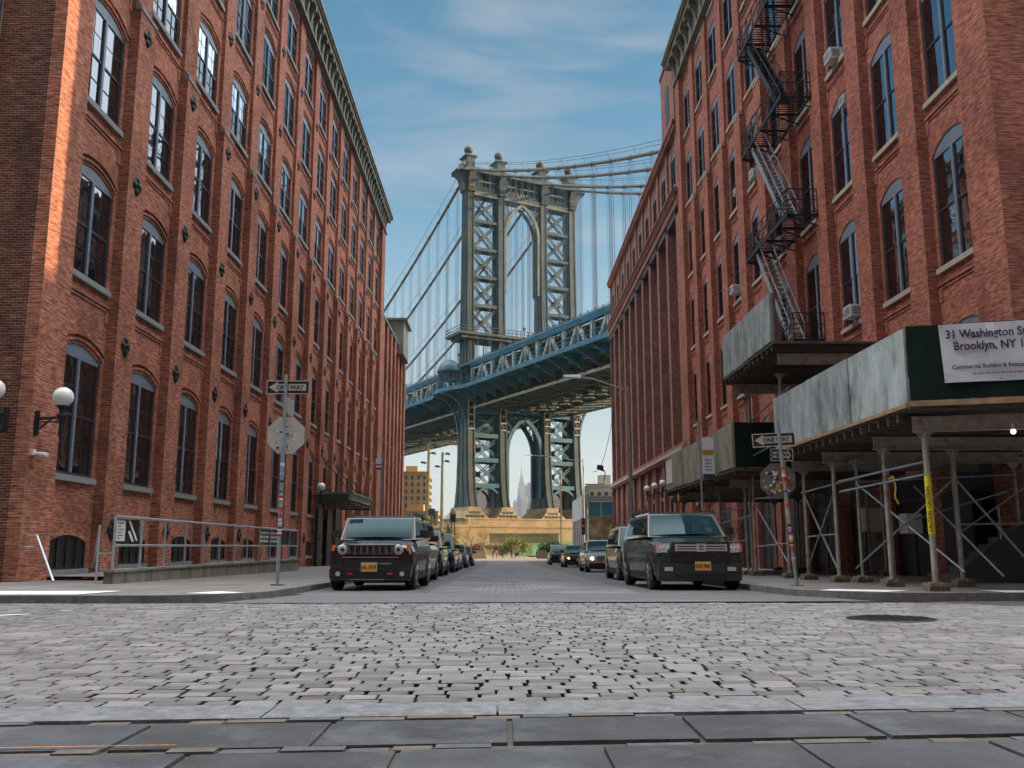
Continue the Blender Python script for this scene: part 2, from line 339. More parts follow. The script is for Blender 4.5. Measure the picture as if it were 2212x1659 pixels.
M['stone'] = pm('pier_masonry', (0.40, 0.30, 0.17), 0.85, var=0.3, scale=0.25, bump=0.2, dirt=(0.25, 0.18, 0.10), dscale=0.2)
M['tyre'] = pm('tyre_rubber', (0.012, 0.012, 0.012), 0.75)
M['alloy'] = pm('alloy_wheel', (0.35, 0.35, 0.36), 0.3, 0.8, var=0.1)
M['chrome'] = pm('chrome', (0.55, 0.58, 0.62), 0.3, 0.35, var=0.03)
M['trim'] = pm('black_trim', (0.012, 0.012, 0.013), 0.45)
M['lens'] = pm('headlamp_lens', (0.50, 0.53, 0.57), 0.1, 0.15, var=0.2, scale=30)
M['amber'] = pm('amber_lens', (0.75, 0.16, 0.01), 0.25, var=0.05)
M['plate'] = pm('number_plate', (0.75, 0.38, 0.02), 0.5, var=0.04)
M['carglass'] = glassmat('car_glass', tint=(0.012, 0.03, 0.04), refl=1.45, ripple=0.0, clear=0.0, gc=(0.34, 0.50, 0.56))
M['lampon'] = emis('lit_headlamp', (1.0, 0.72, 0.5), 4.0)
M['lampamber'] = emis('lit_indicator', (1.0, 0.45, 0.12), 3.0)
def carpaint(name, col):
    m = pm(name, col, 0.25, 0.35, var=0.05, coat=0.8); return m
M['cpblack'] = carpaint('black_car_paint', (0.012, 0.012, 0.016))
M['cpnavy'] = carpaint('navy_car_paint', (0.02, 0.03, 0.055))
M['cpgreen'] = carpaint('dark_grey_green_car_paint', (0.028, 0.045, 0.045))
M['cpsilver'] = carpaint('silver_car_paint', (0.38, 0.40, 0.41))
M['cpgrey'] = carpaint('grey_car_paint', (0.10, 0.11, 0.125))
def gz(y): return -0.01 * min(max(0.0, y - 18.0), 72.0)
# ================================================================ BUILDINGS
def arch_pts(a, b, z, rise, n=8, off=0.0):
    """points along a segmental arch from a to b, pushed outward by off"""
    w = (b - a) / 2; c = (a + b) / 2
    if rise < 1e-3: return [(a - off, z + off), (b + off, z + off)] if off else [(a, z), (b, z)]
    rad = (w * w + rise * rise) / (2 * rise); cz = z + rise - rad; t0 = math.asin(min(1, w / rad)); rr = rad + off
    return [(c + rr * math.sin(-t0 + 2 * t0 * i / n), cz + rr * math.cos(-t0 + 2 * t0 * i / n)) for i in range(n + 1)]

def cell(mb, P, u0, u1, z0, z1, a, b, s, t, rise, w, depth, mi=0, n=8):
    """wall bay with one arch-headed opening; P(w,u,z) -> xyz"""
    mb.poly([P(w, u0, z0), P(w, a, z0), P(w, a, z1), P(w, u0, z1)], mi)
    mb.poly([P(w, b, z0), P(w, u1, z0), P(w, u1, z1), P(w, b, z1)], mi)
    mb.poly([P(w, a, z0), P(w, b, z0), P(w, b, s), P(w, a, s)], mi)
    ap = arch_pts(a, b, t, rise, n)
    for (ua, za), (ub, zb) in zip(ap[:-1], ap[1:]):
        mb.poly([P(w, ua, za), P(w, ub, zb), P(w, ub, z1), P(w, ua, z1)], mi)
        mb.poly([P(w, ua, za), P(w, ub, zb), P(w - depth, ub, zb), P(w - depth, ua, za)], mi)
    for q in (a, b): mb.poly([P(w, q, s), P(w, q, t), P(w - depth, q, t), P(w - depth, q, s)], mi)
    mb.poly([P(w, a, s), P(w, b, s), P(w - depth, b, s), P(w - depth, a, s)], mi)

def hood(mb, P, a, b, t, rise, w, offs, mi=0, n=8):
    for o1, o2, pr in offs:
        p1 = arch_pts(a, b, t, rise, n, o1); p2 = arch_pts(a, b, t, rise, n, o2)
        for i in range(n):
            A, B, C_, D = p1[i], p1[i + 1], p2[i + 1], p2[i]
            mb.hexa([P(w, *A), P(w, *B), P(w, *C_), P(w, *D), P(w + pr, *A), P(w + pr, *B), P(w + pr, *C_), P(w + pr, *D)], mi)

def window_meshes(P, W, H, rise, style, n=8):
    """meshes of one window around its bottom centre in the plane of the wall recess: frame, panes, sill"""
    fr = MB(); hw = W / 2; d = -0.045
    def B(u0, u1, z0, z1, w0, w1, m=0):
        p0 = P(w0, u0, z0); p1 = P(w1, u1, z1); fr.box(p0[0], p1[0], p0[1], p1[1], p0[2], p1[2], m)
    B(-hw, -hw + .07, 0, H, d - .1, d); B(hw - .07, hw, 0, H, d - .1, d); B(-hw + .07, hw - .07, 0, .09, d - .1, d)
    B(-hw + .07, hw - .07, H - .08, H, d - .1, d + .01, 1)
    B(-.065, .065, .09, H - .08, d - .1, d + .035, 1)                      # centre mullion
    ap = arch_pts(-hw, hw, H, rise, n)                                       # head panel
    for (ua, za), (ub, zb) in zip(ap[:-1], ap[1:]):
        fr.poly([P(d + .012, ua, H - .001), P(d + .012, ub, H - .001), P(d + .012, ub, zb), P(d + .012, ua, za)], 2)
    for sgn in (-1, 1):
        u0, u1 = (-hw + .07, -.065) if sgn < 0 else (.065, hw - .07)
        mid = .09 + (H - .17) * .5
        B(u0, u1, mid - .035, mid + .035, d - .07, d - .005)
        B(u0, u0 + .03, .09, H - .08, d - .08, d - .012); B(u1 - .03, u1, .09, H - .08, d - .08, d - .012)
        if style == 'bars':
            for z in (.09 + (H - .17) * .25, .09 + (H - .17) * .75): B(u0, u1, z - .009, z + .009, d - .06, d - .016)
            c = (u0 + u1) / 2; B(c - .009, c + .009, .09, H - .08, d - .06, d - .016)
    gl = MB()
    for u0, u1 in ((-hw + .07, -.065), (.065, hw - .07)):
        mid = .09 + (H - .17) * .5
        gl.poly([P(d - .026, u0, mid), P(d - .026, u1, mid), P(d - .026, u1, H - .08), P(d - .026, u0, H - .08)])
        gl.poly([P(d - .036, u0, .09), P(d - .036, u1, .09), P(d - .036, u1, mid), P(d - .036, u0, mid)])
    si = MB(); p0 = P(-.12, -hw - .1, -.17); p1 = P(.11, hw + .1, -.002); si.box(p0[0], p1[0], p0[1], p1[1], p0[2], p1[2])
    bl = MB(); u = hw - .09
    bl.poly([P(d - .16, -u, H * .52), P(d - .16, -.1, H * .52), P(d - .16, -.1, H - .05), P(d - .16, -u, H - .05)])
    bl2 = MB(); bl2.poly([P(d - .16, .1, H * .5), P(d - .16, u, H * .5), P(d - .16, u, H - .05), P(d - .16, .1, H - .05)])
    return fr, gl, si, bl, bl2

def brick_building(b, o, X0, Y0, Y1, ztop, bays, floors, rec, ow, mats, style='bars', hoods=True, pil_cap=None, cap_mat=None,
                   depth_x=26, panel=True, blindp=0.25, skip=None, tie=None, zbot=-1.2, arch_n=8, seed=1):
    """bays: list of (u0,u1) recessed bays; floors: (sill, spring, rise). o=+1 faces +X (left side of street)"""
    rnd = random.Random(seed)
    P = lambda w, u, z: (X0 + o * w, u, z)
    wall = MB()
    bounds = [zbot] + [(floors[i][1] + floors[i][2] + floors[i + 1][0]) / 2 for i in range(len(floors) - 1)] + [ztop]
    cache = {}
    for bi, (u0, u1) in enumerate(bays):
        c = (u0 + u1) / 2; a, bb = c - ow / 2, c + ow / 2
        for fi, (s, t, rise) in enumerate(floors):
            cell(wall, P, u0, u1, bounds[fi], bounds[fi + 1], a, bb, s, t, rise, -rec, .30, 0, arch_n)
            if hoods: hood(wall, P, a, bb, t, rise, -rec, [(.10, .17, .045), (.26, .33, .07)], 0, arch_n)
            if panel and fi > 0:
                wall.box(*[v for pr in zip(P(-rec, u0 + .002, s - .52), P(-rec + .06, u1 - .002, s - .45)) for v in pr])
                wall.box(*[v for pr in zip(P(-rec, u0 + .002, s - .62), P(-rec + .03, u1 - .002, s - .56)) for v in pr])
                for uu in (u0 + .002, u1 - .202): wall.box(*[v for pr in zip(P(-rec, uu, s - 1.0), P(-rec + .03, uu + .2, s - .62)) for v in pr])
            if skip and skip(bi, fi): continue
            key = (round(t - s, 2), round(rise, 2))
            if key not in cache:
                LP = lambda w, u, z: (o * w, u, z)
                fr, gl, si, bl, bl2 = window_meshes(LP, ow, t - s, rise, style, arch_n)
                cache[key] = (fr.mesh('window_frame', [mats['frame'], mats['mull'], mats['head']]), gl.mesh('pane', mats['glass']), si.mesh('sill', mats['sill']),
                              bl.mesh('blind', M['blind']), bl2.mesh('blind', M['blind']))
            f, g, si, bl, bl2 = cache[key]; loc = P(-rec, c, s)
            wo = put('window', f, b, loc); put('pane', g, wo, loc); put('sill', si, wo, loc)
            if rnd.random() < blindp: put('blind', bl if rnd.random() < .5 else bl2, wo, loc)
            elif rnd.random() < blindp * .5: put('blind', bl, wo, loc); put('blind', bl2, wo, loc)
    # piers between the bays (and at the ends)
    edges = [Y0] + [v for bay in bays for v in bay] + [Y1]
    for i in range(0, len(edges), 2):
        u0, u1 = edges[i], edges[i + 1]; end = (i == 0 or i == len(edges) - 2)
        if pil_cap and not end:
            x = P(-rec - .02, u0, zbot), P(0, u1, pil_cap); wall.box(x[0][0], x[1][0], x[0][1], x[1][1], x[0][2], x[1][2])
            x = P(-rec - .02, u0, pil_cap), P(-rec * .5, u1, ztop); wall.box(x[0][0], x[1][0], x[0][1], x[1][1], x[0][2], x[1][2])
            cp = MB(); za = pil_cap
            cp.prism([P(-rec * .5, u0 - .03, za), P(.03, u0 - .03, za), P(.03, u0 - .03, za + .12), P(-rec * .5, u0 - .03, za + .34)], (0, u1 - u0 + .06, 0))
            cp.build('stone_cap', cap_mat or mats['sill'], b)
        else:
            dx = depth_x if end else rec + .02
            x = P(-(rec + .02), u0, zbot), P(0, u1, ztop); wall.box(x[0][0], x[1][0], x[0][1], x[1][1], x[0][2], x[1][2])
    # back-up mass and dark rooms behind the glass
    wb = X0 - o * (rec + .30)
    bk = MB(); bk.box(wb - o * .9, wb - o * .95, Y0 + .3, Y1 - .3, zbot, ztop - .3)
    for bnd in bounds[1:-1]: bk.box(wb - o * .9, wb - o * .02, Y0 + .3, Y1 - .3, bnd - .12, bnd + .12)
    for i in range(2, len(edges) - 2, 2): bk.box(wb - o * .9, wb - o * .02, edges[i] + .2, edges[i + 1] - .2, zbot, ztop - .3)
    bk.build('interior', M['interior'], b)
    return wall

def side_wall(wall, X0, o, Y, depth, z0, z1, mi=0):
    wall.box(X0 - o * .33, X0 - o * depth, Y, Y + .3, z0, z1, mi)

def cornice(b, o, X0, Y0, Y1, z0, z1, proj, mat, step=1.1, back=0.3):
    mb = MB(); P = lambda w, u, z: (X0 + o * w, u, z)
    def bx(w0, w1, u0, u1, a, c): p, q = P(w0, u0, a), P(w1, u1, c); mb.box(p[0], q[0], p[1], q[1], p[2], q[2])
    h = z1 - z0
    bx(-back, .14, Y0 - .05, Y1 + .05, z0, z0 + .16)
    bx(-back, .06, Y0, Y1, z0 + .16, z0 + h * .55)
    bx(-back, proj * .8, Y0 - .2, Y1 + .2, z0 + h * .66, z0 + h * .8)
    bx(-back, proj, Y0 - .3, Y1 + .3, z0 + h * .8, z0 + h * .88)
    bx(-back, proj + .1, Y0 - .4, Y1 + .4, z0 + h * .88, z1)
    u = Y0 + .1
    while u < Y1 - .2:      # scrolled brackets
        w = .26
        prof = [P(.06, u, z0 + h * .12), P(.16, u, z0 + h * .10), P(.22, u, z0 + h * .28), P(proj * .5, u, z0 + h * .5), P(proj * .76, u, z0 + h * .52), P(proj * .78, u, z0 + h * .66), P(.06, u, z0 + h * .66)]
        mb.prism(prof, (0, w, 0)); u += step
    u = Y0 + .1 + step / 4
    while u < Y1 - .2:      # dentils
        bx(.06, .2, u, u + .12, z0 + h * .57, z0 + h * .66); u += step / 4
    mb.build('cornice', mat, b)

# ---- left building: red brick warehouse with white/blue windows
LX = -11.5
BL = thing('brick_warehouse', 'long red brick warehouse on the left with tall arched windows and black star tie plates', 'building', (LX - 8, 55, 0))
L0 = 22.5; bw = 4.46
baysL = [(24.0 + bw * k, 27.05 + bw * k + 0.0) for k in range(14)]
# pier faces 27.05-28.46..., last pier to 87.2
baysL = [(23.98 + bw * k + (0 if k else .0), 27.05 + bw * k) for k in range(14)]
baysL = [((28.33 + bw * (k - 1)) if k else 24.0, 27.05 + bw * k) for k in range(14)]
floorsL = [(2.82, 6.15, .32), (8.40, 11.35, .31), (13.48, 16.45, .30), (18.62, 21.1, .28), (23.22, 25.9, .27), (27.65, 30.1, .25)]
mL = dict(frame=M['frameDark'], mull=M['frameBlue'], head=M['frameHead'], glass=M['glass'], sill=M['bluestone'])
skipL = lambda bi, fi: False
wl_ = brick_building(BL, 1, LX, L0, 87.2, 31.1, baysL, floorsL, .32, 2.62, mL, pil_cap=17.75, blindp=.22, skip=skipL, seed=3)
# basement openings are cut as dark recesses with their own small arched windows
P = lambda w, u, z: (LX + w, u, z)
wl_.box(LX - .34, LX - 30, L0 + .02, L0 + .4, -1.2, 31.1, 1)          # flank wall on the cross street, its shade in the brick colour
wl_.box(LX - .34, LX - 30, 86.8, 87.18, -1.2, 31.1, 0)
wl_.box(LX - .34, LX - 30, L0 + .45, 86.7, 30.7, 31.0, 2)
wl_.build('wall', [M['brickL'], M['brickDark'], M['roof']], BL)
cornice(BL, 1, LX, L0, 87.2, 31.1, 33.0, .58, M['cornice'], 1.15)
tp = MB()      # quatrefoil cast iron tie plate
for dy, dz in ((.17, 0), (-.17, 0), (0, .17), (0, -.17)): tp.lathe((0, dy, dz), [(0.001, .07), (.10, .06), (.15, .02), (.15, 0)], 12, axis='x')
tp.lathe((0, 0, 0), [(0.001, .12), (.07, .10), (.10, .03), (.10, 0)], 12, axis='x')
tie_me = tp.mesh('anchor_plate', M['iron'], smooth=40)
for k in range(1, 14):
    yc = 27.69 + bw * (k - 1) + .0
    for z, lo in ((1.4, 1), (6.9, 1), (12.05, 1), (17.1, 1), (22.3, 0), (26.8, 0)):
        put('anchor_plate', tie_me, BL, (LX + .003 if lo else LX - .158, yc, z))
bwm = {}
fr = MB(); P0 = lambda w, u, z: (w, u, z)
fr.poly([(0, -1.1, 0), (0, 1.1, 0), (0, 1.1, .72), (0, -1.1, .72)]); 
for k in range(5):
    u = -1.1 + 2.2 * k / 4; fr.box(-.01, .04, u - .03, u + .03, 0, .8)
fr.box(-.01, .04, -1.1, 1.1, 0, .06); fr.box(-.01, .03, -1.1, 1.1, .4, .44)
for (ua, za), (ub, zb) in zip(arch_pts(-1.1, 1.1, .72, .2)[:-1], arch_pts(-1.1, 1.1, .72, .2)[1:]):
    fr.poly([(0, ua, .72), (0, ub, .72), (0, ub, zb), (0, ua, za)])
bm_me = fr.mesh('basement_window', M['black']); hb = MB()
hood(hb, P0, -1.1, 1.1, .72, .2, 0, [(.0, .12, .05)]); hood_me = hb.mesh('arch_ring', M['brickL'])
sb = MB(); sb.box(-.02, .14, -1.2, 1.2, -.16, 0); sb_me = sb.mesh('sill', M['bluestone'])
for k in range(9):
    u0, u1 = baysL[k]; c = (u0 + u1) / 2; z = .36 if k else .3
    w_ = put('basement_window', bm_me, BL, (LX - .30, c, z)); put('arch_ring', hood_me, w_, (LX - .30, c, z)); put('sill', sb_me, w_, (LX - .30, c, z))
# flank window seen at the very top left
fw = MB(); fl_g = MB()
for zz in (13.4, 18.6):
    fw.box(-13.2, -15.7, 22.44, 22.5, zz - .1, zz + 3.2); 
    fl_g.poly([(-13.28, 22.43, zz), (-14.4, 22.43, zz), (-14.4, 22.43, zz + 3.1), (-13.28, 22.43, zz + 3.1)])
    fw.box(-13.2, -15.7, 22.38, 22.5, zz - .25, zz - .1)
    for q in (.9, 1.6, 2.3): fw.box(-13.25, -14.5, 22.4, 22.44, zz + q, zz + q + .05)
f_ = fw.build('side_window', M['frameDark'], BL); fl_g.build('pane', M['glass'], f_)

# ---- lower wing beyond it, with tan plant box
BW = thing('brick_wing', 'lower red brick wing beyond the left warehouse with a tan box on its roof', 'building', (LX - 6, 97, 0))
baysW = [(88.3 + 3.3 * k, 90.4 + 3.3 * k) for k in range(6)]
ww = brick_building(BW, 1, LX, 87.25, 108.2, 22.8, baysW, [(1.6, 4.3, .2), (6.3, 9.2, .2), (11.2, 14.0, .2), (15.9, 19.4, .2)], .3, 1.7, mL, hoods=False, panel=False, blindp=.1, seed=5)
ww.box(LX - .34, LX - 25, 107.8, 108.15, -1.2, 22.8); ww.box(LX - .34, LX - 25, 87.3, 108, 22.3, 22.6, 1)
ww.build('wall', [M['brickL'], M['roof']], BW)
cp = MB(); cp.box(LX - .5, LX + .08, 87.22, 108.3, 22.8, 23.0); cp.build('coping', M['bluestone'], BW)
pb = MB(); pb.box(-14.5, -10.95, 100, 105, 21.9, 25.6); pb.box(-14.8, -10.6, 99.7, 105.5, 25.6, 25.85, 1)
for k in range(4): pb.box(-11.5, -10.9, 100.3 + k * 1.4, 100.45 + k * 1.4, 21.6, 21.9, 1)
pb.build('plant_box', [M['tan'], M['cornice']], BW)

# ---- right building: red brick
RX = 12.8
BR = thing('brick_loft_building', 'tall red brick corner building on the right with a zigzag fire escape', 'building', (RX + 8, 43, 0))
baysR = [((28.02 + 4.0 * (k - 1)) if k else 24.07, 26.8 + 4.0 * k) for k in range(10)]
floorsR = [(3.8, 6.9, .42), (9.1, 12.62, .42), (14.42, 17.85, .4), (19.6, 22.9, .38), (24.85, 28.0, .36), (30.08, 33.0, .34)]
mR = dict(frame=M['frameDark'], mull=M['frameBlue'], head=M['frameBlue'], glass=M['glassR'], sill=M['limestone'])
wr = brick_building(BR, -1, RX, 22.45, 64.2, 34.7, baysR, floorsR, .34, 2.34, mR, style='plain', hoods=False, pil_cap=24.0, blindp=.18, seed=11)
wr.box(RX + .36, RX + 26, 22.47, 22.9, -1.2, 34.7); wr.box(RX + .36, RX + 26, 63.8, 64.18, -1.2, 34.7); wr.box(RX + .36, RX + 26, 22.9, 63.8, 34.2, 34.5, 1)
for bi, (u0, u1) in enumerate(baysR):                                   # flat header courses over the arches
    c = (u0 + u1) / 2
wr.build('wall', [M['brickR'], M['roof']], BR)
cornice(BR, -1, RX, 22.45, 64.2, 34.7, 36.9, .8, M['cornice'], 1.5)
# ground floor door and flank openings on the cross street side
gd = MB(); gd.box(15.6, 18.0, 22.40, 22.46, 0, 2.3); gd.box(15.5, 18.1, 22.36, 22.46, 2.3, 2.75, 1); gd.box(16.78, 16.84, 22.38, 22.42, 0, 2.3, 1)
gd.build('door', [M['black'], M['scaffold']], BR)
for bi, (u0, u1) in enumerate(baysR[:9]):  # black storefront infill added to darken the wall under the sheds
    sf = MB(); sf.box(RX + .32, RX + .2, u0 + .12, u1 - .12, gz(u0), 3.15); sf.box(RX + .2, RX + .17, u0 + .12, u1 - .12, 2.3, 2.42, 1); sf.box(RX + .2, RX + .17, (u0 + u1) / 2 - .04, (u0 + u1) / 2 + .04, gz(u0), 3.1, 1)
    sf.build('dark_storefront', [M['black'], M['frameDark']], BR)
sf = MB(); sf.box(13.2, 15.2, 22.38, 22.46, .1, 3.0); sf.box(14.15, 14.22, 22.35, 22.38, .1, 3.0, 1); sf.build('dark_side_entrance', [M['black'], M['frameDark']], BR)  # black entrance panel, likewise added to deepen the dark on the flank
st = MB()
for k in range(6): st.box(13.6, 14.9, 22.1 - .0 - .28 * (5 - k) + 0, 22.44, .12 + .17 * k, .12 + .17 * (k + 1))
st.build('entrance_steps', M['kerbsteel'], BR)

# ---- brown building beyond
BB = thing('brown_brick_factory', 'brown brick factory down the right side with close set piers', 'building', (RX + 8, 86, 0))
baysB = []
for k in range(10): baysB.append((65.35 + 4.3 * k, 68.85 + 4.3 * k))
floorsB = [(9.2, 12.3, .05), (13.6, 16.6, .05), (17.8, 20.6, .05), (21.7, 24.4, .3)]
mB = dict(frame=M['frameDark'], mull=M['frameDark'], head=M['frameBlue'], glass=M['glassR'], sill=M['limestone'])
Pb = lambda w, u, z: (RX - w, u, z)
wb_ = brick_building(BB, -1, RX, 64.25, 107.8, 25.6, baysB, floorsB, .95, 2.4, mB, style='plain', hoods=False, panel=False, blindp=.05, zbot=7.4, seed=17, arch_n=4)
wb_.box(RX + .97, RX + 26, 107.4, 107.75, -1.2, 32, 0)
wb_.box(RX + .0, RX + 26, 64.3, 107.4, 25.0, 25.5, 1)
wb_.build('wall', [M['brickB'], M['roof']], BB)
lo = brick_building(BB, -1, RX, 64.25, 107.8, 7.4, baysB, [(1.1, 4.6, .45)], .3, 2.0, mB, style='plain', hoods=False, panel=False, blindp=0, seed=19, arch_n=6)
lo.build('ground_floor_wall', [M['brickB']], BB)
up = brick_building(BB, -1, RX + .12, 64.25, 107.8, 31.6, baysB, [(27.9, 30.3, .35)], .14, 1.7, mB, style='plain', hoods=False, panel=False, blindp=.4, zbot=26.9, seed=23, arch_n=6)
up.box(RX + .3, RX + 26, 107.4, 107.75, 26.9, 31.6); up.box(RX + .3, RX + 25, 64.4, 107.3, 31.2, 31.4)
up.build('attic_wall', [M['brickB']], BB)
sc = MB()
def pbx(w0, w1, u0, u1, a, c, m=0): p, q = Pb(w0, u0, a), Pb(w1, u1, c); sc.box(p[0], q[0], p[1], q[1], p[2], q[2], m)
pbx(-.5, .10, 64.2, 108, 25.6, 25.8); pbx(-.5, .05, 64.2, 107.9, 25.8, 26.2); pbx(-.5, .28, 64.2, 108.1, 26.55, 26.75); pbx(-.5, .38, 64.2, 108.2, 26.75, 26.9)
u = 64.4
while u < 107.8: pbx(.05, .22, u, u + .22, 26.2, 26.55); u += .48
pbx(-.5, .05, 64.2, 107.9, 26.2, 26.55)
pbx(-.5, .18, 64.2, 108, 7.4, 7.6); pbx(-.5, .3, 64.2, 108.1, 7.6, 7.85, 1); pbx(-.5, .1, 64.2, 107.9, 7.85, 8.2)
pbx(-.3, .14, 64.2, 107.9, 31.6, 31.8)
u = 64.4
while u < 107.8: pbx(-.1, .2, u, u + .25, 31.8, 32.0); u += .5
pbx(-.3, .26, 64.2, 108, 32.0, 32.2)
sc.build('string_course', [M['brickB'], M['limestone']], BB)
bk = MB(); bk.box(RX - .06, RX + 9, 64.3, 69.6, 31.7, 38.0); bk.box(RX - .16, RX + 9.1, 64.25, 69.7, 38.0, 38.3, 0)
bk.build('penthouse', M['brickB'], BB)
pw = MB(); pw.box(RX - .10, RX - .05, 66.2, 67.6, 33.2, 36.0); pw.build('penthouse_window', M['frameDark'], BB)
# unseen block added east along the cross street to cut the low sun
ge = MB(); ge.box(70, 90, -40, 22.2, -1, 17.8)
for z in (2.5, 7.5, 12.5):
    for k in range(12): ge.box(69.93, 70, -37 + 5 * k, -35 + 5 * k, z, z + 2.6, 1)
tag(ge.build('added_sun_block', [M['brickB'], M['frameDark']], origin=(80, -9, 0)), 'unseen brick block added far along the cross street to the right to cut the low sun', 'building')
gs = MB(); gs.box(11, 34, -70, 1.0, -1, 30)  # unseen corner mass, added and raised to cut light on the street
for z in (2.5, 7.5, 12.5, 17.5):
    for k in range(6): gs.box(10.93, 11, -28 + 5 * k, -26 + 5 * k, z, z + 2.6, 1)
tag(gs.build('unseen_corner_warehouse', [M['brickR'], M['frameDark']], origin=(22, -15, 0)), 'unseen brick corner warehouse behind the viewer on the right, added tall to cut the sky light', 'building')
gs = MB(); gs.box(-34, -12, -70, 1.0, -1, 34)  # unseen twin across the street, raised for the same shading
for z in (2.5, 7.5, 12.5, 17.5, 22.5):
    for k in range(6): gs.box(-12, -11.93, -28 + 5 * k, -26 + 5 * k, z, z + 2.6, 1)
tag(gs.build('unseen_corner_warehouse', [M['brickL'], M['frameDark']], origin=(-22, -15, 0)), 'unseen brick corner warehouse behind the viewer on the left, added tall to cut the sky light', 'building')

gs = MB(); gs.box(-45, 45, -100, -78, -1, 46)  # unseen block added to cut low sky light from behind
for z in (3, 8, 13, 18, 23, 28, 33, 38):
    for k in range(14): gs.box(-41 + 6 * k, -38.5 + 6 * k, -78, -77.93, z, z + 2.8, 1)
tag(gs.build('unseen_sky_blocker', [M['brickDark'], M['frameDark']], origin=(0, -89, 0)), 'unseen dark brick block added far behind the viewer to cut the low sky light', 'building')
# ================================================================ GROUND
g = MB()
ys = [-60, 0, 18, 30, 50, 70, 90, 130, 214]
for a, b in zip(ys[:-1], ys[1:]):
    g.poly([(-400, a, gz(a) - .05), (400, a, gz(a) - .05), (400, b, gz(b) - .05), (-400, b, gz(b) - .05)])
g.poly([(-400, 214, gz(214) - .05), (400, 214, gz(214) - .05), (400, 214, -6), (-400, 214, -6)])
tag(g.build('ground', M['asphalt']), kind='structure')
wa = MB(); wa.poly([(-3000, 214, -3.5), (3000, 214, -3.5), (3000, 1100, -3.5), (-3000, 1100, -3.5)])
tag(wa.build('river', pm('river_water', (0.05, 0.08, 0.09), 0.15, var=.1, bump=.4, bscale=.4)), kind='structure')
fs = MB(); fs.poly([(-9000, 1100, -2.5), (9000, 1100, -2.5), (9000, 15000, -2.5), (-9000, 15000, -2.5)])
tag(fs.build('far_shore', pm('far_shore_ground', (0.12, 0.12, 0.11), .9)), kind='structure')

# --- setts in the crossing: every stone a bevelled block
def setts(x0, x1, rows, y_of, pitch_x, pitch_y, gap, name, mats, h=.05, along_y=False):
    mb = MB(); rnd = random.Random(5)
    for r in range(rows):
        yb = y_of + r * pitch_y
        jx = rnd.uniform(0, pitch_x); x = x0 - jx
        while x < x1:
            L_ = pitch_x * rnd.uniform(.72, 1.25)
            gx = gap * rnd.uniform(.6, 1.5) if rnd.random() < .78 else gap * rnd.uniform(1.8, 3)
            a, b_ = x + gx / 2, x + L_ - gx / 2
            c, d = yb + gap * rnd.uniform(.75, 1.15), yb + pitch_y - gap * rnd.uniform(.75, 1.15)
            z = rnd.uniform(-.003, .002) + gz(yb); e = .010; tx = rnd.uniform(-.002, .002); ty = rnd.uniform(-.002, .002)
            sk = math.tan(R(3.2)) * ((x + x1) / 2 - 0) if False else 0
            b0 = len(mb.v); ang = .055 * max(0, 1 - (yb - 5.4) / 9)         # courses run parallel to the near kerb, then straighten
            f = lambda X, Y: Y + ang * X
            q = [(a, c), (b_, c), (b_, d), (a, d)]; q2 = [(a + e, c + e), (b_ - e, c + e), (b_ - e, d - e), (a + e, d - e)]
            mb.v += [(X, f(X, Y), z - h) for X, Y in q] + [(X, f(X, Y), z - .007) for X, Y in q] + \
                    [(q2[0][0], f(*q2[0]), z - tx - ty), (q2[1][0], f(*q2[1]), z + tx - ty), (q2[2][0], f(*q2[2]), z + tx + ty), (q2[3][0], f(*q2[3]), z - tx + ty)]
            mi = rnd.choice((0, 0, 0, 1, 1, 2))
            for i in range(4):
                j = (i + 1) % 4
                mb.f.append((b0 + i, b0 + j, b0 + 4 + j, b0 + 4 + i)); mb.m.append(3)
                mb.f.append((b0 + 4 + i, b0 + 4 + j, b0 + 8 + j, b0 + 8 + i)); mb.m.append(mi)
            mb.f.append((b0 + 8, b0 + 9, b0 + 10, b0 + 11)); mb.m.append(mi)
            x += L_
    return mb.build(name, mats, recalc=False)
S1 = pm('granite_sett', (0.158, 0.157, 0.162), .6, var=.25, scale=5, bump=.4, bscale=60, dirt=(.13, .127, .127), dscale=.3, island=.28)
S2 = pm('granite_sett_pale', (0.192, 0.19, 0.19), .58, var=.2, scale=6, bump=.35, bscale=60, dirt=(.15, .145, .142), dscale=.3, island=.25)
S3 = pm('granite_sett_dark', (0.12, 0.119, 0.121), .65, var=.25, scale=6, bump=.4, bscale=60, island=.3)
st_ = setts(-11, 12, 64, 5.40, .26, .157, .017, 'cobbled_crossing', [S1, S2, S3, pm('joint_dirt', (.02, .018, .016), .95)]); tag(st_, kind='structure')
bed = MB(); bed.poly([(-14, 4.5, -.035), (14, 4.9, -.035), (14, 18.9, -.04), (-14, 18.9, -.04)])
tag(bed.build('sand_joint_bed', pm('joint_sand', (.022, .02, .018), .95)), kind='structure')
# cross street asphalt on the left and right
ap = MB(); ap.poly([(-60, 2, -.012), (-5.6, 10.5, -.003), (-5.9, 14.0, -.003), (-4.9, 15.32, -.003), (-60, 15.32, -.012)])
ap.poly([(60, 3, -.012), (60, 15.9, -.012), (9.5, 15.9, .004), (6.9, 15.6, .004), (8.9, 13.9, .004), (10.2, 10.5, .004)])
tag(ap.build('cross_street_asphalt', M['asphalt']), kind='structure')
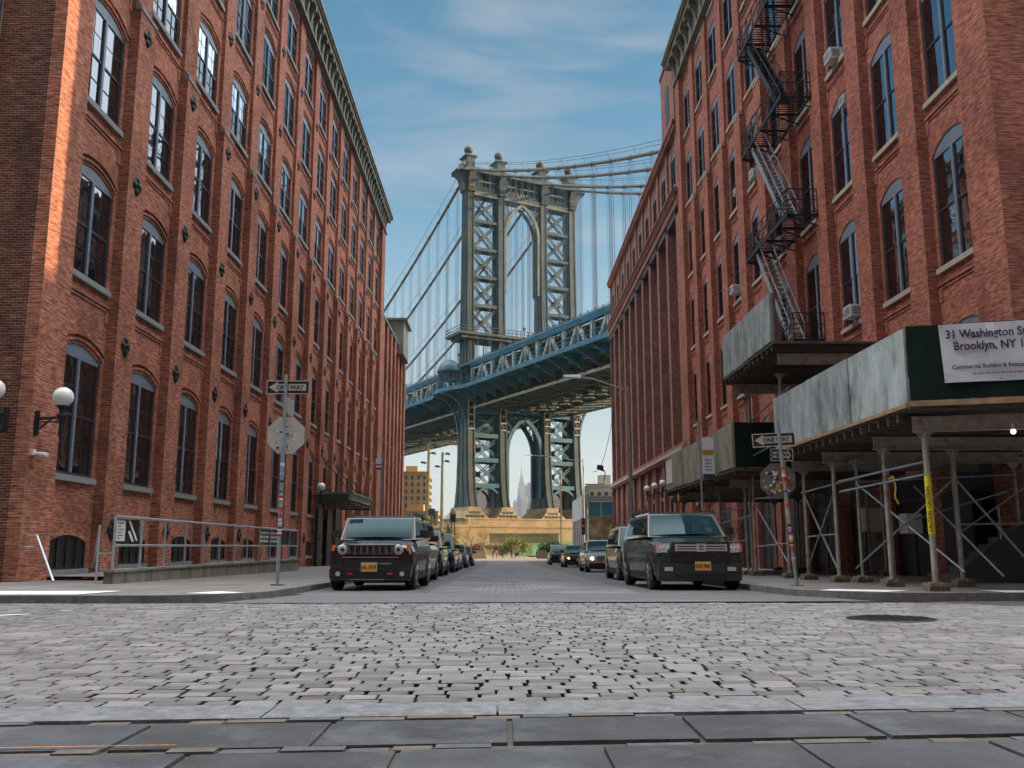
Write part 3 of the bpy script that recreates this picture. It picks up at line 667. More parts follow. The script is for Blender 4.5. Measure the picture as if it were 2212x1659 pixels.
# dark flush band in front of the cars, then the cobbled street running away
band = MB(); band.poly([(-4.6, 15.25, .012), (6.2, 15.7, .012), (5.2, 18.5, .006), (-3.7, 18.4, .006)])
tag(band.build('crossing_band', pm('worn_band', (.105, .112, .12), .8, var=.25, scale=3, stretch=(.3, 2, 1), bump=.3, dirt=(.16, .165, .17), dscale=.8)), kind='structure')
def cobmat(name, c1, c2, mo, bwid, bh, rot=False, bump=.8):
    m, nt, N, L, P_ = newmat(name); P_.inputs['Roughness'].default_value = .65
    t = N.new('ShaderNodeTexCoord'); mp_ = N.new('ShaderNodeMapping'); L.new(t.outputs['Object'], mp_.inputs['Vector'])
    if rot: mp_.inputs['Rotation'].default_value = (0, 0, R(90))
    b = N.new('ShaderNodeTexBrick'); b.inputs['Scale'].default_value = 1; b.inputs['Brick Width'].default_value = bwid; b.inputs['Row Height'].default_value = bh
    b.inputs['Mortar Size'].default_value = .012; b.inputs['Mortar Smooth'].default_value = .3
    b.inputs['Color1'].default_value = (*c1, 1); b.inputs['Color2'].default_value = (*c2, 1); b.inputs['Mortar'].default_value = (*mo, 1)
    L.new(mp_.outputs['Vector'], b.inputs['Vector'])
    n = N.new('ShaderNodeTexNoise'); n.inputs['Scale'].default_value = .6; n.inputs['Detail'].default_value = 8; L.new(t.outputs['Object'], n.inputs['Vector'])
    r = N.new('ShaderNodeValToRGB'); r.color_ramp.elements[0].color = (.65, .66, .68, 1); r.color_ramp.elements[1].color = (1.25, 1.25, 1.25, 1)
    r.color_ramp.elements[0].position = .35; r.color_ramp.elements[1].position = .65; L.new(n.outputs['Fac'], r.inputs['Fac'])
    mu = N.new('ShaderNodeMixRGB'); mu.blend_type = 'MULTIPLY'; mu.inputs['Fac'].default_value = 1; L.new(b.outputs['Color'], mu.inputs['Color1']); L.new(r.outputs['Color'], mu.inputs['Color2'])
    L.new(mu.outputs['Color'], P_.inputs['Base Color'])
    iv = N.new('ShaderNodeMath'); iv.operation = 'SUBTRACT'; iv.inputs[0].default_value = 1; L.new(b.outputs['Fac'], iv.inputs[1])
    bp = N.new('ShaderNodeBump'); bp.inputs['Strength'].default_value = bump; bp.inputs['Distance'].default_value = .03
    L.new(iv.outputs[0], bp.inputs['Height']); L.new(bp.outputs['Normal'], P_.inputs['Normal']); return m
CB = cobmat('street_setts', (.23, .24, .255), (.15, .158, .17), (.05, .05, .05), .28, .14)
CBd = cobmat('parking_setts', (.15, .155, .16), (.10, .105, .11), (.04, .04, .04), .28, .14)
def strip(name, xa0, xa1, xb0, xb1, y0, y1, dz, mt):
    mb = MB(); st = [y for y in (18, 30, 50, 70, 90) if y0 < y < y1]; yy = [y0] + st + [y1]
    for a, b in zip(yy[:-1], yy[1:]):
        f = lambda y, p, q: p + (q - p) * (y - y0) / (y1 - y0)
        mb.poly([(f(a, xa0, xb0), a, gz(a) + dz), (f(a, xa1, xb1), a, gz(a) + dz), (f(b, xa1, xb1), b, gz(b) + dz), (f(b, xa0, xb0), b, gz(b) + dz)])
    return tag(mb.build(name, mt), kind='structure')
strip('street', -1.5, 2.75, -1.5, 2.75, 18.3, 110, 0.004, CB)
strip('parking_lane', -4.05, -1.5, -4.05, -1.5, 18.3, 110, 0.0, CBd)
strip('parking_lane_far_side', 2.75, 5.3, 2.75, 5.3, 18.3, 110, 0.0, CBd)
strip('plaza', -60, 60, -60, 60, 110, 150, .02, pm('brick_plaza', (.30, .22, .17), .8, var=.2, scale=2))
# manhole
mh = MB(); mh.lathe((4.92, 12.0, 0), [(.001, .016), (.5, .016), (.53, .012), (.545, .002)], 32)
for i in range(-4, 5):
    for j in range(-4, 5):
        if i * i + j * j < 18: mh.box(4.92 + i * .11 - .03, 4.92 + i * .11 + .03, 12 + j * .11 - .03, 12 + j * .11 + .03, .016, .022)
tag(mh.build('manhole_cover', M['iron'], origin=(4.92, 12, 0)), 'round black iron manhole cover set in the cobbles', 'manhole cover')

# --- pavements
def pave(name, outline, z, mt, h=.3):
    """outline in plan, top follows the street fall"""
    mb = MB(); n = len(outline)
    mb.poly([(x, y, gz(y) + z) for x, y in outline])
    return mb
def corner(cx, cy, r, a0, a1, n=10): return [(cx + r * math.cos(R(a0 + (a1 - a0) * i / n)), cy + r * math.sin(R(a0 + (a1 - a0) * i / n))) for i in range(n + 1)]
def pavement(name, edge, inner, z=.12):
    """edge: kerb line points; inner: matching wall-side x; builds slabs + kerb"""
    top = MB(); kb = MB()
    for (a, ia), (b, ib) in zip(zip(edge[:-1], inner[:-1]), zip(edge[1:], inner[1:])):
        top.poly([(a[0], a[1], gz(a[1]) + z), (b[0], b[1], gz(b[1]) + z), (ib[0], ib[1], gz(ib[1]) + z), (ia[0], ia[1], gz(ia[1]) + z)])
    return top
def kerb(edge, nrm, z=.12, w=.16, mt=None, name='kerb'):
    kb = MB(); n = len(edge)
    for i in range(n - 1):
        a, b = edge[i], edge[i + 1]; na, nb = nrm[i], nrm[i + 1]
        A0 = (a[0], a[1], gz(a[1]) - .06); B0 = (b[0], b[1], gz(b[1]) - .06); A1 = (a[0], a[1], gz(a[1]) + z + .006); B1 = (b[0], b[1], gz(b[1]) + z + .006)
        A2 = (a[0] + na[0] * w, a[1] + na[1] * w, gz(a[1]) + z + .006); B2 = (b[0] + nb[0] * w, b[1] + nb[1] * w, gz(b[1]) + z + .006)
        A3 = (A2[0], A2[1], A0[2]); B3 = (B2[0], B2[1], B0[2])
        kb.poly([A0, B0, B1, A1]); kb.poly([A1, B1, B2, A2]); kb.poly([A2, B2, B3, A3])
    return tag(kb.build(name, mt or M['kerbsteel'], recalc=False), kind='structure')
def slabmat(name, col, sx, sy, jc=(.07, .068, .065)):
    m, nt, N, L, P_ = newmat(name); P_.inputs['Roughness'].default_value = .8
    t = N.new('ShaderNodeTexCoord'); b = N.new('ShaderNodeTexBrick'); b.offset = 0; b.inputs['Scale'].default_value = 1; b.inputs['Brick Width'].default_value = sx; b.inputs['Row Height'].default_value = sy
    b.inputs['Mortar Size'].default_value = .008; b.inputs['Color1'].default_value = (*col, 1); b.inputs['Color2'].default_value = (*[c * .86 for c in col], 1); b.inputs['Mortar'].default_value = (*jc, 1)
    L.new(t.outputs['Object'], b.inputs['Vector'])
    n = N.new('ShaderNodeTexNoise'); n.inputs['Scale'].default_value = .9; n.inputs['Detail'].default_value = 10; n.inputs['Roughness'].default_value = .7; L.new(t.outputs['Object'], n.inputs['Vector'])
    r = N.new('ShaderNodeValToRGB'); r.color_ramp.elements[0].color = (.6, .6, .6, 1); r.color_ramp.elements[1].color = (1.2, 1.2, 1.2, 1); r.color_ramp.elements[0].position = .33; r.color_ramp.elements[1].position = .62
    L.new(n.outputs['Fac'], r.inputs['Fac']); mu = N.new('ShaderNodeMixRGB'); mu.blend_type = 'MULTIPLY'; mu.inputs['Fac'].default_value = 1
    L.new(b.outputs['Color'], mu.inputs['Color1']); L.new(r.outputs['Color'], mu.inputs['Color2']); L.new(mu.outputs['Color'], P_.inputs['Base Color']); return m
SL = slabmat('pavement_slabs', (.17, .168, .16), 1.5, 1.5)
# left pavement: along the cross street, round the corner, down the street
c1 = corner(-5.9, 17.2, 1.85, -90, 0, 10)
eL = [(-60, 15.35), (-20, 15.35)] + c1 + [(-4.05, 30), (-4.05, 50), (-4.05, 70), (-4.05, 90), (-4.05, 109)]
iL = [(-60, 22.6), (-20, 22.6)] + [(-19.5 + i * .8, 22.6) for i in range(11)] + [(-11.5, 30), (-11.5, 50), (-11.5, 70), (-11.5, 90), (-11.5, 109)]
tag(pavement('p', eL, iL).build('left_pavement', SL), kind='structure')
nL = [(0, 1), (0, 1)] + [(-math.cos(R(-90 + 9 * i)), -math.sin(R(-90 + 9 * i))) for i in range(11)] + [(-1, 0)] * 5
kerb(eL, nL, name='left_kerb')
c2 = corner(7.3, 18.1, 2.0, 180, 270, 10)
eR = [(5.3, 109), (5.3, 90), (5.3, 70), (5.3, 50), (5.3, 30)] + c2 + [(20, 16.1), (60, 16.1)]
iR = [(12.8, 109), (12.8, 90), (12.8, 70), (12.8, 50), (12.8, 30)] + [(12.8 + i * .6, 22.6) for i in range(11)] + [(20, 22.6), (60, 22.6)]
tag(pavement('p', eR, iR).build('right_pavement', SL), kind='structure')
nR = [(1, 0)] * 5 + [(-math.cos(R(180 + 9 * i)), -math.sin(R(180 + 9 * i))) for i in range(11)] + [(0, 1), (0, 1)]
kerb(eR, nR, name='right_kerb')
# white tactile pads and the painted bars of the side crossings
wp = MB(); zz = .128
wp.poly([(-5.35, 16.05, zz), (-4.8, 15.92, zz), (-4.42, 16.35, zz), (-5.0, 16.75, zz)]); 
tag(wp.build('white_tactile_pad_left', M['whitepaint']), kind='structure')
wp = MB(); wp.poly([(-7.0, 15.7, zz), (-6.75, 16.9, zz), (-13, 16.9, zz), (-13, 15.7, zz)])
tag(wp.build('white_tactile_pad_far_left', M['whitepaint']), kind='structure')
wp = MB(); wp.poly([(5.72, 17.0, zz), (6.7, 16.45, zz), (7.3, 16.9, zz), (6.1, 17.5, zz)])
tag(wp.build('white_tactile_pad_right', M['whitepaint']), kind='structure')
wp = MB(); wp.poly([(8.7, 16.25, zz), (12.5, 16.25, zz), (12.5, 17.0, zz), (8.55, 17.0, zz)])
tag(wp.build('white_tactile_pad_far_right', M['whitepaint']), kind='structure')
wp = MB(); wp.poly([(-7.2, 12.1, .004), (-6.4, 12.9, .004), (-6.4, 13.0, .004), (-7.3, 12.3, .004)]); tag(wp.build('white_road_line', M['whitepaint']), kind='structure')

# near pavement where the viewer stands: granite kerb, bluestone flags, a course of small setts
ang = .072
def ny(x, y): return y + ang * x
k = MB(); rnd = random.Random(9)
x = -7.0
while x < 7:
    L_ = rnd.uniform(1.1, 1.9); a, b = x + .006, x + L_ - .006
    k.hexa([(a, ny(a, 4.60), -.06), (b, ny(b, 4.60), -.06), (b, ny(b, 4.97), -.06), (a, ny(a, 4.97), -.06),
            (a, ny(a, 4.60), .116), (b, ny(b, 4.60), .116), (b, ny(b, 4.965), .118), (a, ny(a, 4.965), .118)]); x += L_
tag(k.build('near_kerb', M['granite']), kind='structure')
FLG = pm('bluestone_flag', (.047, .053, .060), .7, var=.4, scale=3.5, bump=.5, bscale=45, dirt=(.105, .12, .135), dscale=2.4, island=.22)
fl = MB()
def flag(a, b, y0, y1, sl=0.0):
    z = .115 + rnd.uniform(-.004, .003); e = .008
    fl.hexa([(a + sl * y0, ny(a, y0), 0), (b + sl * y0, ny(b, y0), 0), (b + sl * y1, ny(b, y1), 0), (a + sl * y1, ny(a, y1), 0),
             (a + e + sl * y0, ny(a, y0 + e), z), (b - e + sl * y0, ny(b, y0 + e), z), (b - e + sl * y1, ny(b, y1 - e), z), (a + e + sl * y1, ny(a, y1 - e), z)])
for off, y0, y1 in ((-.76 - .8 * 8 + .0, 3.96, 4.50), (-.40 - .8 * 8, 3.30, 3.86), (-.7 - .8 * 8, 2.7, 3.26), (-.3 - .8 * 8, 1.9, 2.6), (-.5 - .8 * 8, 1.0, 1.86), (-.5 - .8 * 8, 0, .96), (-.5 - .8 * 8, -3, -.04)):
    x = off
    for i in range(17): flag(x, x + .79, y0, y1); x += .80
tag(fl.build('near_pavement_flags', FLG), kind='structure')
bd = MB(); bd.poly([(-8, -3, .10), (8, -3, .10), (8, ny(8, 4.59), .10), (-8, ny(-8, 4.59), .10)]); tag(bd.build('near_pavement_bed', pm('mortar_bed', (.07, .068, .062), .9, dirt=(.12, .10, .07), dscale=3)), kind='structure')
bp_ = MB(); bp_.box(-60, 60, -60, -3.0, -.06, .11); tag(bp_.build('back_pavement', M['concrete']), kind='structure')
sm = MB()
for y0, y1 in ((3.875, 3.95), (4.515, 4.59)):
    x = -5.5
    while x < 5.5:
        L_ = rnd.uniform(.16, .32)
        z = .117 + rnd.uniform(-.012, .004)
        if rnd.random() < .85: sm.hexa([(x, ny(x, y0), 0), (x + L_ - .015, ny(x + L_, y0), 0), (x + L_ - .015, ny(x + L_, y1), 0), (x, ny(x, y1), 0), (x, ny(x, y0), z), (x + L_ - .015, ny(x + L_, y0), z), (x + L_ - .015, ny(x + L_, y1), z), (x, ny(x, y1), z)], rnd.choice((0, 1, 1)))
        x += L_
tag(sm.build('small_sett_course', [pm('small_granite_sett', (.085, .09, .095), .8, var=.4, scale=9), pm('buff_sett', (.115, .105, .088), .8, var=.3, scale=9)]), kind='structure')
om = MB(); om.poly([(-2.2, ny(-2.2, 3.99), .1225), (-1.3, ny(-1.3, 3.99), .1225), (-1.3, ny(-1.3, 3.998), .1225), (-2.2, ny(-2.2, 4.003), .1225)])
tag(om.build('orange_survey_mark', pm('orange_marking', (.5, .22, .05), .7, var=.4, scale=30)), kind='structure')
# ================================================================ SUSPENSION BRIDGE
BTH = 0.47252
bc = Vector((math.cos(BTH), math.sin(BTH), 0)); ba = Vector((-math.sin(BTH), math.cos(BTH), 0))
BA = Vector((-8.22, 207.87, 0))
def Q(s, d, z): return tuple(BA + ba * s + bc * d + Vector((0, 0, z)))
COLS = (0.0, 8.06, 19.59, 27.65)
BRG = thing('suspension_bridge', 'steel suspension bridge with a tall braced tower and blue truss deck crossing behind the street', 'bridge', (BA.x + 10, BA.y + 5, 0))
def sbox(mb, s0, s1, d0, d1, z0, z1, m=0):
    mb.hexa([Q(s0, d0, z0), Q(s0, d1, z0), Q(s1, d1, z0), Q(s1, d0, z0), Q(s0, d0, z1), Q(s0, d1, z1), Q(s1, d1, z1), Q(s1, d0, z1)], m)
# leg depth (along the bridge) at each height
LEG = [(9.5, 8.6), (10.8, 7.7), (13, 6.7), (16, 6.0), (20, 5.5), (26, 5.2), (36, 4.8), (50, 3.7), (60, 3.2), (73, 2.9), (90.5, 2.9)]
def legd(z):
    for (a, p), (b, q) in zip(LEG[:-1], LEG[1:]):
        if a <= z <= b: return p + (q - p) * (z - a) / (b - a)
    return LEG[-1][1]
hwc = 0.92
for d in COLS:
    mb = MB()
    for (z0, p0), (z1, p1) in zip(LEG[:-1], LEG[1:]):
        mb.hexa([Q(-p0/2, d-hwc, z0), Q(-p0/2, d+hwc, z0), Q(p0/2, d+hwc, z0), Q(p0/2, d-hwc, z0), Q(-p1/2, d-hwc, z1), Q(-p1/2, d+hwc, z1), Q(p1/2, d+hwc, z1), Q(p1/2, d-hwc, z1)])
    # cell plates: flanges standing proud along the flanks and rivet-plate bands
    for (z0, p0), (z1, p1) in zip(LEG[:-1], LEG[1:]):
        for fx in (-.5, -.12, .25):
            for sg in (-1, 1):
                dd = d + sg * (hwc + .06)
                mb.bar(Q(p0 * fx + .2, dd, z0), Q(p1 * fx + .2, dd, z1), .22, .16, up=tuple(ba))
        for fx in (-1, 1): mb.bar(Q(-p0/2 - .06, d + fx * hwc * .8, z0), Q(-p1/2 - .06, d + fx * hwc * .8, z1), .2, .14, up=tuple(bc))
    z = 12
    while z < 82:
        p = legd(z) / 2 + .07; sbox(mb, -p, p, d - hwc - .08, d + hwc + .08, z, z + .22, 0); z += 5.6
    lg = mb.build('tower_leg', M['steelgreen'], BRG)
    # pedestal shoe, flared, with openings
    fo = MB(); sbox(fo, -4.9, 4.9, d - 1.5, d + 1.5, 8.7, 9.5); 
    fo.hexa([Q(-5.6, d - 3.2, 7.0), Q(-5.6, d + 3.2, 7.0), Q(5.6, d + 3.2, 7.0), Q(5.6, d - 3.2, 7.0), Q(-4.9, d - 1.5, 8.7), Q(-4.9, d + 1.5, 8.7), Q(4.9, d + 1.5, 8.7), Q(4.9, d - 1.5, 8.7)])
    for r_ in range(2):
        for i in range(-2 + r_, 3 - r_):
            sbox(fo, -5.62 + r_ * .35, -5.3, d + i * .95 - .28, d + i * .95 + .28, 7.2 + r_ * .8, 7.75 + r_ * .8, 1)
    fo.build('pedestal', [M['stone'], M['steeldark']], BRG)
    # finial: square block, cornice cap, ball on neck
    fi = MB(); sbox(fi, -1.5, 1.5, d - 1.0, d + 1.0, 90.5, 91.9); sbox(fi, -1.9, 1.9, d - 1.5, d + 1.5, 91.9, 92.3); sbox(fi, -1.1, 1.1, d - .8, d + .8, 89.5, 90.5)
    x, y, z_ = Q(0, d, 0)
    fi.lathe((x, y, 92.3), [(.9, 0), (.6, .35), (.55, .8), (.95, 1.15), (1.12, 1.75), (.95, 2.35), (.5, 2.75), (.001, 2.95)], 14)
    fi.build('finial', M['steeldark'], BRG, smooth=50)
    # capital brackets under the top cornice (scrolls either side)
    cb = MB()
    for sg in (-1, 1):
        cb.prism([Q(-1.5, d + sg * hwc, 83.2), Q(-1.5, d + sg * (hwc + .5), 83.6), Q(-1.5, d + sg * (hwc + .45), 85.0), Q(-1.5, d + sg * (hwc + 1.0), 87.6), Q(-1.5, d + sg * hwc, 87.8)], ba * 3.0)
    cb.prism([Q(-1.5, d - .8, 83.0), Q(-2.3, d - .8, 84.4), Q(-2.0, d - .8, 85.6), Q(-2.9, d - .8, 87.7), Q(-1.5, d - .8, 87.9)], bc * 1.6)
    for zz in (83.2, 84.9, 86.4): sbox(cb, -2.35, -1.5, d - .95, d + .95, zz, zz + .2)
    cb.build('capital', M['steelgreen'], BRG)
# top cornice & portal beam
mb = MB()
sbox(mb, -2.4, 2.4, -1.8, 29.4, 88.05, 88.7); sbox(mb, -1.9, 1.9, -1.3, 28.9, 88.7, 89.3); sbox(mb, -2.8, 2.8, -3.2, 30.8, 87.75, 88.05)
for e, sg in ((-1.3, -1), (28.95, 1)):
    for q0, q1, za, zb in ((.15, .45, 83.6, 85.2), (.45, .95, 85.2, 86.4), (.95, 1.9, 86.4, 87.3), (1.9, 2.5, 87.3, 87.75)):
        mb.hexa([Q(-1.3, e + sg * q0, za), Q(-1.3, e, za), Q(1.3, e, za), Q(1.3, e + sg * q0, za), Q(-1.5, e + sg * q1, zb), Q(-1.5, e, zb), Q(1.5, e, zb), Q(1.5, e + sg * q1, zb)])
    for q0, q1, za, zb in ((2.5, 1.5, 88.05, 88.6), (1.5, .9, 88.6, 89.4), (.9, .5, 89.4, 90.6)):
        mb.hexa([Q(-1.8, e + sg * q0, za), Q(-1.8, e, za), Q(1.8, e, za), Q(1.8, e + sg * q0, za), Q(-1.4, e + sg * q1, zb), Q(-1.4, e, zb), Q(1.4, e, zb), Q(1.4, e + sg * q1, zb)])
mb.build('top_cornice', M['steelgreen'], BRG)
bays = [(COLS[i] + hwc, COLS[i + 1] - hwc) for i in range(3)]
mb = MB()
for d0, d1 in bays:
    for s in (-1.3, 1.3):
        sbox(mb, s - .12, s + .12, d0, d1, 82.6, 83.5); sbox(mb, s - .3, s + .3, d0, d1, 83.35, 83.55); sbox(mb, s - .3, s + .3, d0, d1, 82.5, 82.7)
    sbox(mb, -.3, .3, d0, d1, 84.0, 87.9, 1)
    n = 6
    for i in range(n + 1):
        dd = d0 + (d1 - d0) * i / n
        if i % 2 == 1 or True: mb.bar(Q(-1.35, dd, 83.5), Q(-1.35, dd, 87.9), .16, .16)
    for i in range(n * 2):     # filigree of little arches along the foot of the frieze
        a = d0 + (d1 - d0) * i / (n * 2); b_ = d0 + (d1 - d0) * (i + 1) / (n * 2); c_ = (a + b_) / 2
        mb.bar(Q(-1.3, a, 83.5), Q(-1.3, c_, 85.0), .14, .2); mb.bar(Q(-1.3, c_, 85.0), Q(-1.3, b_, 83.5), .14, .2)
    mb.bar(Q(-1.35, d0, 86.2), Q(-1.35, d1, 86.2), .12, .3)
mb.build('portal_frieze', [M['steelmid'], M['steeldark']], BRG)
# cross bracing of the outer bays, above and below the deck
def brace_panel(mb, d0, d1, z0, z1, s, w=.55):
    for p, q in (((d0, z0), (d1, z1)), ((d0, z1), (d1, z0))):
        for off in (-.32, .32):
            mb.bar(Q(s, p[0], p[1] + off), Q(s, q[0], q[1] + off), .18, .16, up=tuple(ba))
        n = 10
        for i in range(n):
            a = i / n; b_ = (i + 1) / n; o = .3 if i % 2 else -.3
            A = (p[0] + (q[0] - p[0]) * a, p[1] + (q[1] - p[1]) * a + o); B_ = (p[0] + (q[0] - p[0]) * b_, p[1] + (q[1] - p[1]) * b_ - o)
            mb.bar(Q(s, *A), Q(s, *B_), .08, .08, up=tuple(ba))
    c = ((d0 + d1) / 2, (z0 + z1) / 2); sbox(mb, s - .12, s + .12, c[0] - .6, c[0] + .6, c[1] - .6, c[1] + .6)
def strut(mb, d0, d1, z, h=.75, sr=None):
    sr = sr if sr is not None else legd(z) / 2 - .3
    for s in (-sr, sr): sbox(mb, s - .22, s + .22, d0, d1, z - h / 2, z + h / 2)
    n = 4
    for i in range(n): mb.bar(Q(-sr, d0 + (d1 - d0) * i / n, z), Q(sr, d0 + (d1 - d0) * (i + 1) / n, z), .15, .15)
up_z = [48.9, 55.8, 62.7, 69.5, 76.3, 82.6]; lo_z = [14.3, 20.0, 25.5, 31.0]
for bi in (0, 2):
    d0, d1 = bays[bi]
    mb = MB()
    for z0, z1 in zip(up_z[:-1], up_z[1:]):
        for s in (-1, 1): brace_panel(mb, d0, d1, z0 + .4, z1 - .4, s * (legd((z0 + z1) / 2) / 2 - .5))
    for z in up_z[1:-1]: strut(mb, d0, d1, z)
    mb.build('upper_bracing', M['steelgreen'], BRG)
    mb = MB()
    for z0, z1 in zip(lo_z[:-1], lo_z[1:]):
        for s in (-1, 1): brace_panel(mb, d0, d1, z0 + .4, z1 - .4, s * (legd((z0 + z1) / 2) / 2 - .6))
    for z in lo_z: strut(mb, d0, d1, z, .95)
    sbox(mb, -2.2, -1.9, d0, d1, 31.4, 33.5); sbox(mb, 1.9, 2.2, d0, d1, 31.4, 33.5)
    for s in (-3.0, 3.0):      # knee arch at the foot
        pts = [(d0, 11.0), (d0 + .5, 12.6), (d0 + 1.8, 13.6), ((d0 + d1) / 2, 13.9), (d1 - 1.8, 13.6), (d1 - .5, 12.6), (d1, 11.0)]
        for a, b_ in zip(pts[:-1], pts[1:]): mb.bar(Q(s, *a), Q(s, *b_), .45, .3, up=tuple(ba))
    mb.build('lower_bracing', M['steelblue'], BRG)
# pointed arches of the middle bay
def gothic(mb, d0, d1, z0, zt, s, t=.55, dep=1.4, legs=None, m=0):
    c = (d0 + d1) / 2; w = (d1 - d0) / 2; H_ = zt - z0; Rr = (w * w + H_ * H_) / (2 * w); pts = []
    n = 10; am = math.asin(min(1, H_ / Rr))
    for i in range(n + 1):
        a = am * i / n; pts.append((d0 + Rr - Rr * math.cos(a), z0 + Rr * math.sin(a)))
    L_ = pts + [(2 * c - x, z) for x, z in reversed(pts[:-1])]
    if legs: L_ = [(d0, legs)] + L_ + [(d1, legs)]
    for a, b_ in zip(L_[:-1], L_[1:]):
        mb.bar(Q(s, *a), Q(s, *b_), t, dep, m=m, up=tuple(bc.cross(Vector((0, 0, 1)))))
    return pts, c
d0, d1 = bays[1]
mb = MB()
for s in (-1.2, 1.2):
    pts, c = gothic(mb, d0 + .3, d1 - .3, 74.0, 82.1, s, .7, .55, legs=60)
    for i in (2, 4, 6):
        x, z = pts[i]; mb.bar(Q(s, x, z), Q(s, d0, z + 2.0), .18, .18); mb.bar(Q(s, 2 * c - x, z), Q(s, d1, z + 2.0), .18, .18)
        mb.bar(Q(s, x, z), Q(s, x, 82.5), .16, .16); mb.bar(Q(s, 2 * c - x, z), Q(s, 2 * c - x, 82.5), .16, .16)
mb.build('upper_arch', M['steelmid'], BRG)
mb = MB()
for s in (-2.0, 2.0):
    pts, c = gothic(mb, d0 + .35, d1 - .35, 22.0, 30.0, s, .85, .8, legs=12)
    for i in (2, 4, 6, 8):
        x, z = pts[i]; mb.bar(Q(s, x, z), Q(s, x, 31.2), .2, .2); mb.bar(Q(s, 2 * c - x, z), Q(s, 2 * c - x, 31.2), .2, .2)
        mb.bar(Q(s, x, z), Q(s, d0, z + 1.8), .22, .22); mb.bar(Q(s, 2 * c - x, z), Q(s, d1, z + 1.8), .22, .22)
    sbox(mb, s - .2, s + .2, d0, d1, 30.9, 31.7); sbox(mb, s - .15, s + .15, d0, d1, 33.0, 33.6)
    for i in range(8): mb.bar(Q(s, d0 + (d1 - d0) * i / 8, 31.7 if i % 2 else 33.0), Q(s, d0 + (d1 - d0) * (i + 1) / 8, 33.0 if i % 2 else 31.7), .2, .2)
mb.build('lower_arch', M['steelblue'], BRG)
# balcony round the legs above the deck
mb = MB(); sbox(mb, -4.2, 4.2, -3.6, 31.3, 48.2, 48.8); sbox(mb, -3.2, 3.2, -2.6, 30.2, 47.5, 48.2, 1)
n = 34
for i in range(n + 1):
    d = -3.5 + 34.7 * i / n
    for s in (-4.1, 4.1): mb.bar(Q(s, d, 48.8), Q(s, d, 50.1), .1, .1)
for z in (49.4, 50.1):
    for s in (-4.1, 4.1): mb.bar(Q(s, -3.5, z), Q(s, 31.2, z), .12, .12)
    for d in (-3.5, 31.2): mb.bar(Q(-4.1, d, z), Q(4.1, d, z), .12, .12)
for i in range(1, 12):
    d = -3.2 + 34 * i / 12; mb.bar(Q(-3.6, d, 43), Q(-3.6, d, 48.2), .16, .16)
mb.build('tower_balcony', [M['steelgreen'], M['steeldark']], BRG)
# main cables with their hangers
def cz(s): return 88.9 - .4335 * s + .000965 * s * s if s >= 0 else 89.3 - .4195 * (-s) + .00112 * s * s
for d in COLS:
    mb = MB(); S = [-220 + 8 * i for i in range(28)] + [0] + [8 * i for i in range(1, 29)]; S = sorted(set(S))
    pts = [Q(s, d, cz(s)) for s in S]
    for a, b_ in zip(pts[:-1], pts[1:]): mb.tube(a, b_, .34, 8, caps=False)
    for sg in (-.9, .9):
        for i in range(0, len(S) - 1):
            mb.bar(Q(S[i], d + sg, cz(S[i]) + 1.6), Q(S[i + 1], d + sg, cz(S[i + 1]) + 1.6), .07, .07)
    for s in S[::1]:
        for sg in (-.9, .9): mb.bar(Q(s, d, cz(s)), Q(s, d + sg, cz(s) + 1.6), .06, .06)
    for s in range(-216, 225, 6):
        if abs(s) > 3: mb.tube(Q(s - .35, d, cz(s)), Q(s + .35, d, cz(s)), .44, 8)
    ca = mb.build('main_cable', M['cable'], BRG)
    for s in range(-216, 225, 6):
        if abs(s) < 3: continue
        hg = MB()
        for q in (-.35, .35):
            for e in (-.22, .22): hg.bar(Q(s + q, d + e, 41.3), Q(s + q, d + e, cz(s)), .055, .055)
        hg.build('hanger', M['hanger'], ca)
# deck: four stiffening trusses, upper and lower chords, verticals and A-frames
S0, S1 = -200, 220
def truss(mb, d, zb, zt, m=0, step=5.0):
    mb.bar(Q(S0, d, zt), Q(S1, d, zt), .9, .85, m=m); mb.bar(Q(S0, d, zb), Q(S1, d, zb), .8, .8, m=m)
mb = MB()
for d in COLS:
    truss(mb, d, 34.5, 41.1)
mb.bar(Q(S0, -1.2, 41.5), Q(S1, -1.2, 41.5), .3, .5)
mb.build('truss_chords', M['steelblue'], BRG)
for d in COLS:
    mb = MB(); s = -198.3
    while s < 218:       # A-frame every 10 m, vertical between
        mb.bar(Q(s - 4.2, d, 34.9), Q(s - .25, d, 40.7), .62, .5, up=tuple(bc)); mb.bar(Q(s + 4.2, d, 34.9), Q(s + .25, d, 40.7), .62, .5, up=tuple(bc))
        mb.bar(Q(s, d, 34.9), Q(s, d, 40.5), .42, .4, up=tuple(bc)); mb.bar(Q(s + 5, d, 34.9), Q(s + 5, d, 40.7), .85, .6, up=tuple(bc)); s += 10
    mb.build('truss_web', M['steelpale'], BRG)
mb = MB(); s = S0       # upper deck with railing spikes
sbox(mb, S0, S1, .9, 6.9, 40.2, 40.7); sbox(mb, S0, S1, 20.7, 26.9, 40.2, 40.7); sbox(mb, S0, S1, 8.2, 19.4, 36.0, 36.4)
sbox(mb, S0, S1, .5, 27, 35.2, 35.6)
while s < S1:
    mb.bar(Q(s, -.2, 41.5), Q(s, -.6, 42.6), .12, .12); mb.bar(Q(s, .5, 40.0), Q(s, 27, 40.0), .3, .6); s += 2.5
mb.bar(Q(S0, -.6, 42.3), Q(S1, -.6, 42.3), .07, .07)
mb.build('upper_deck', M['steeldark'], BRG)
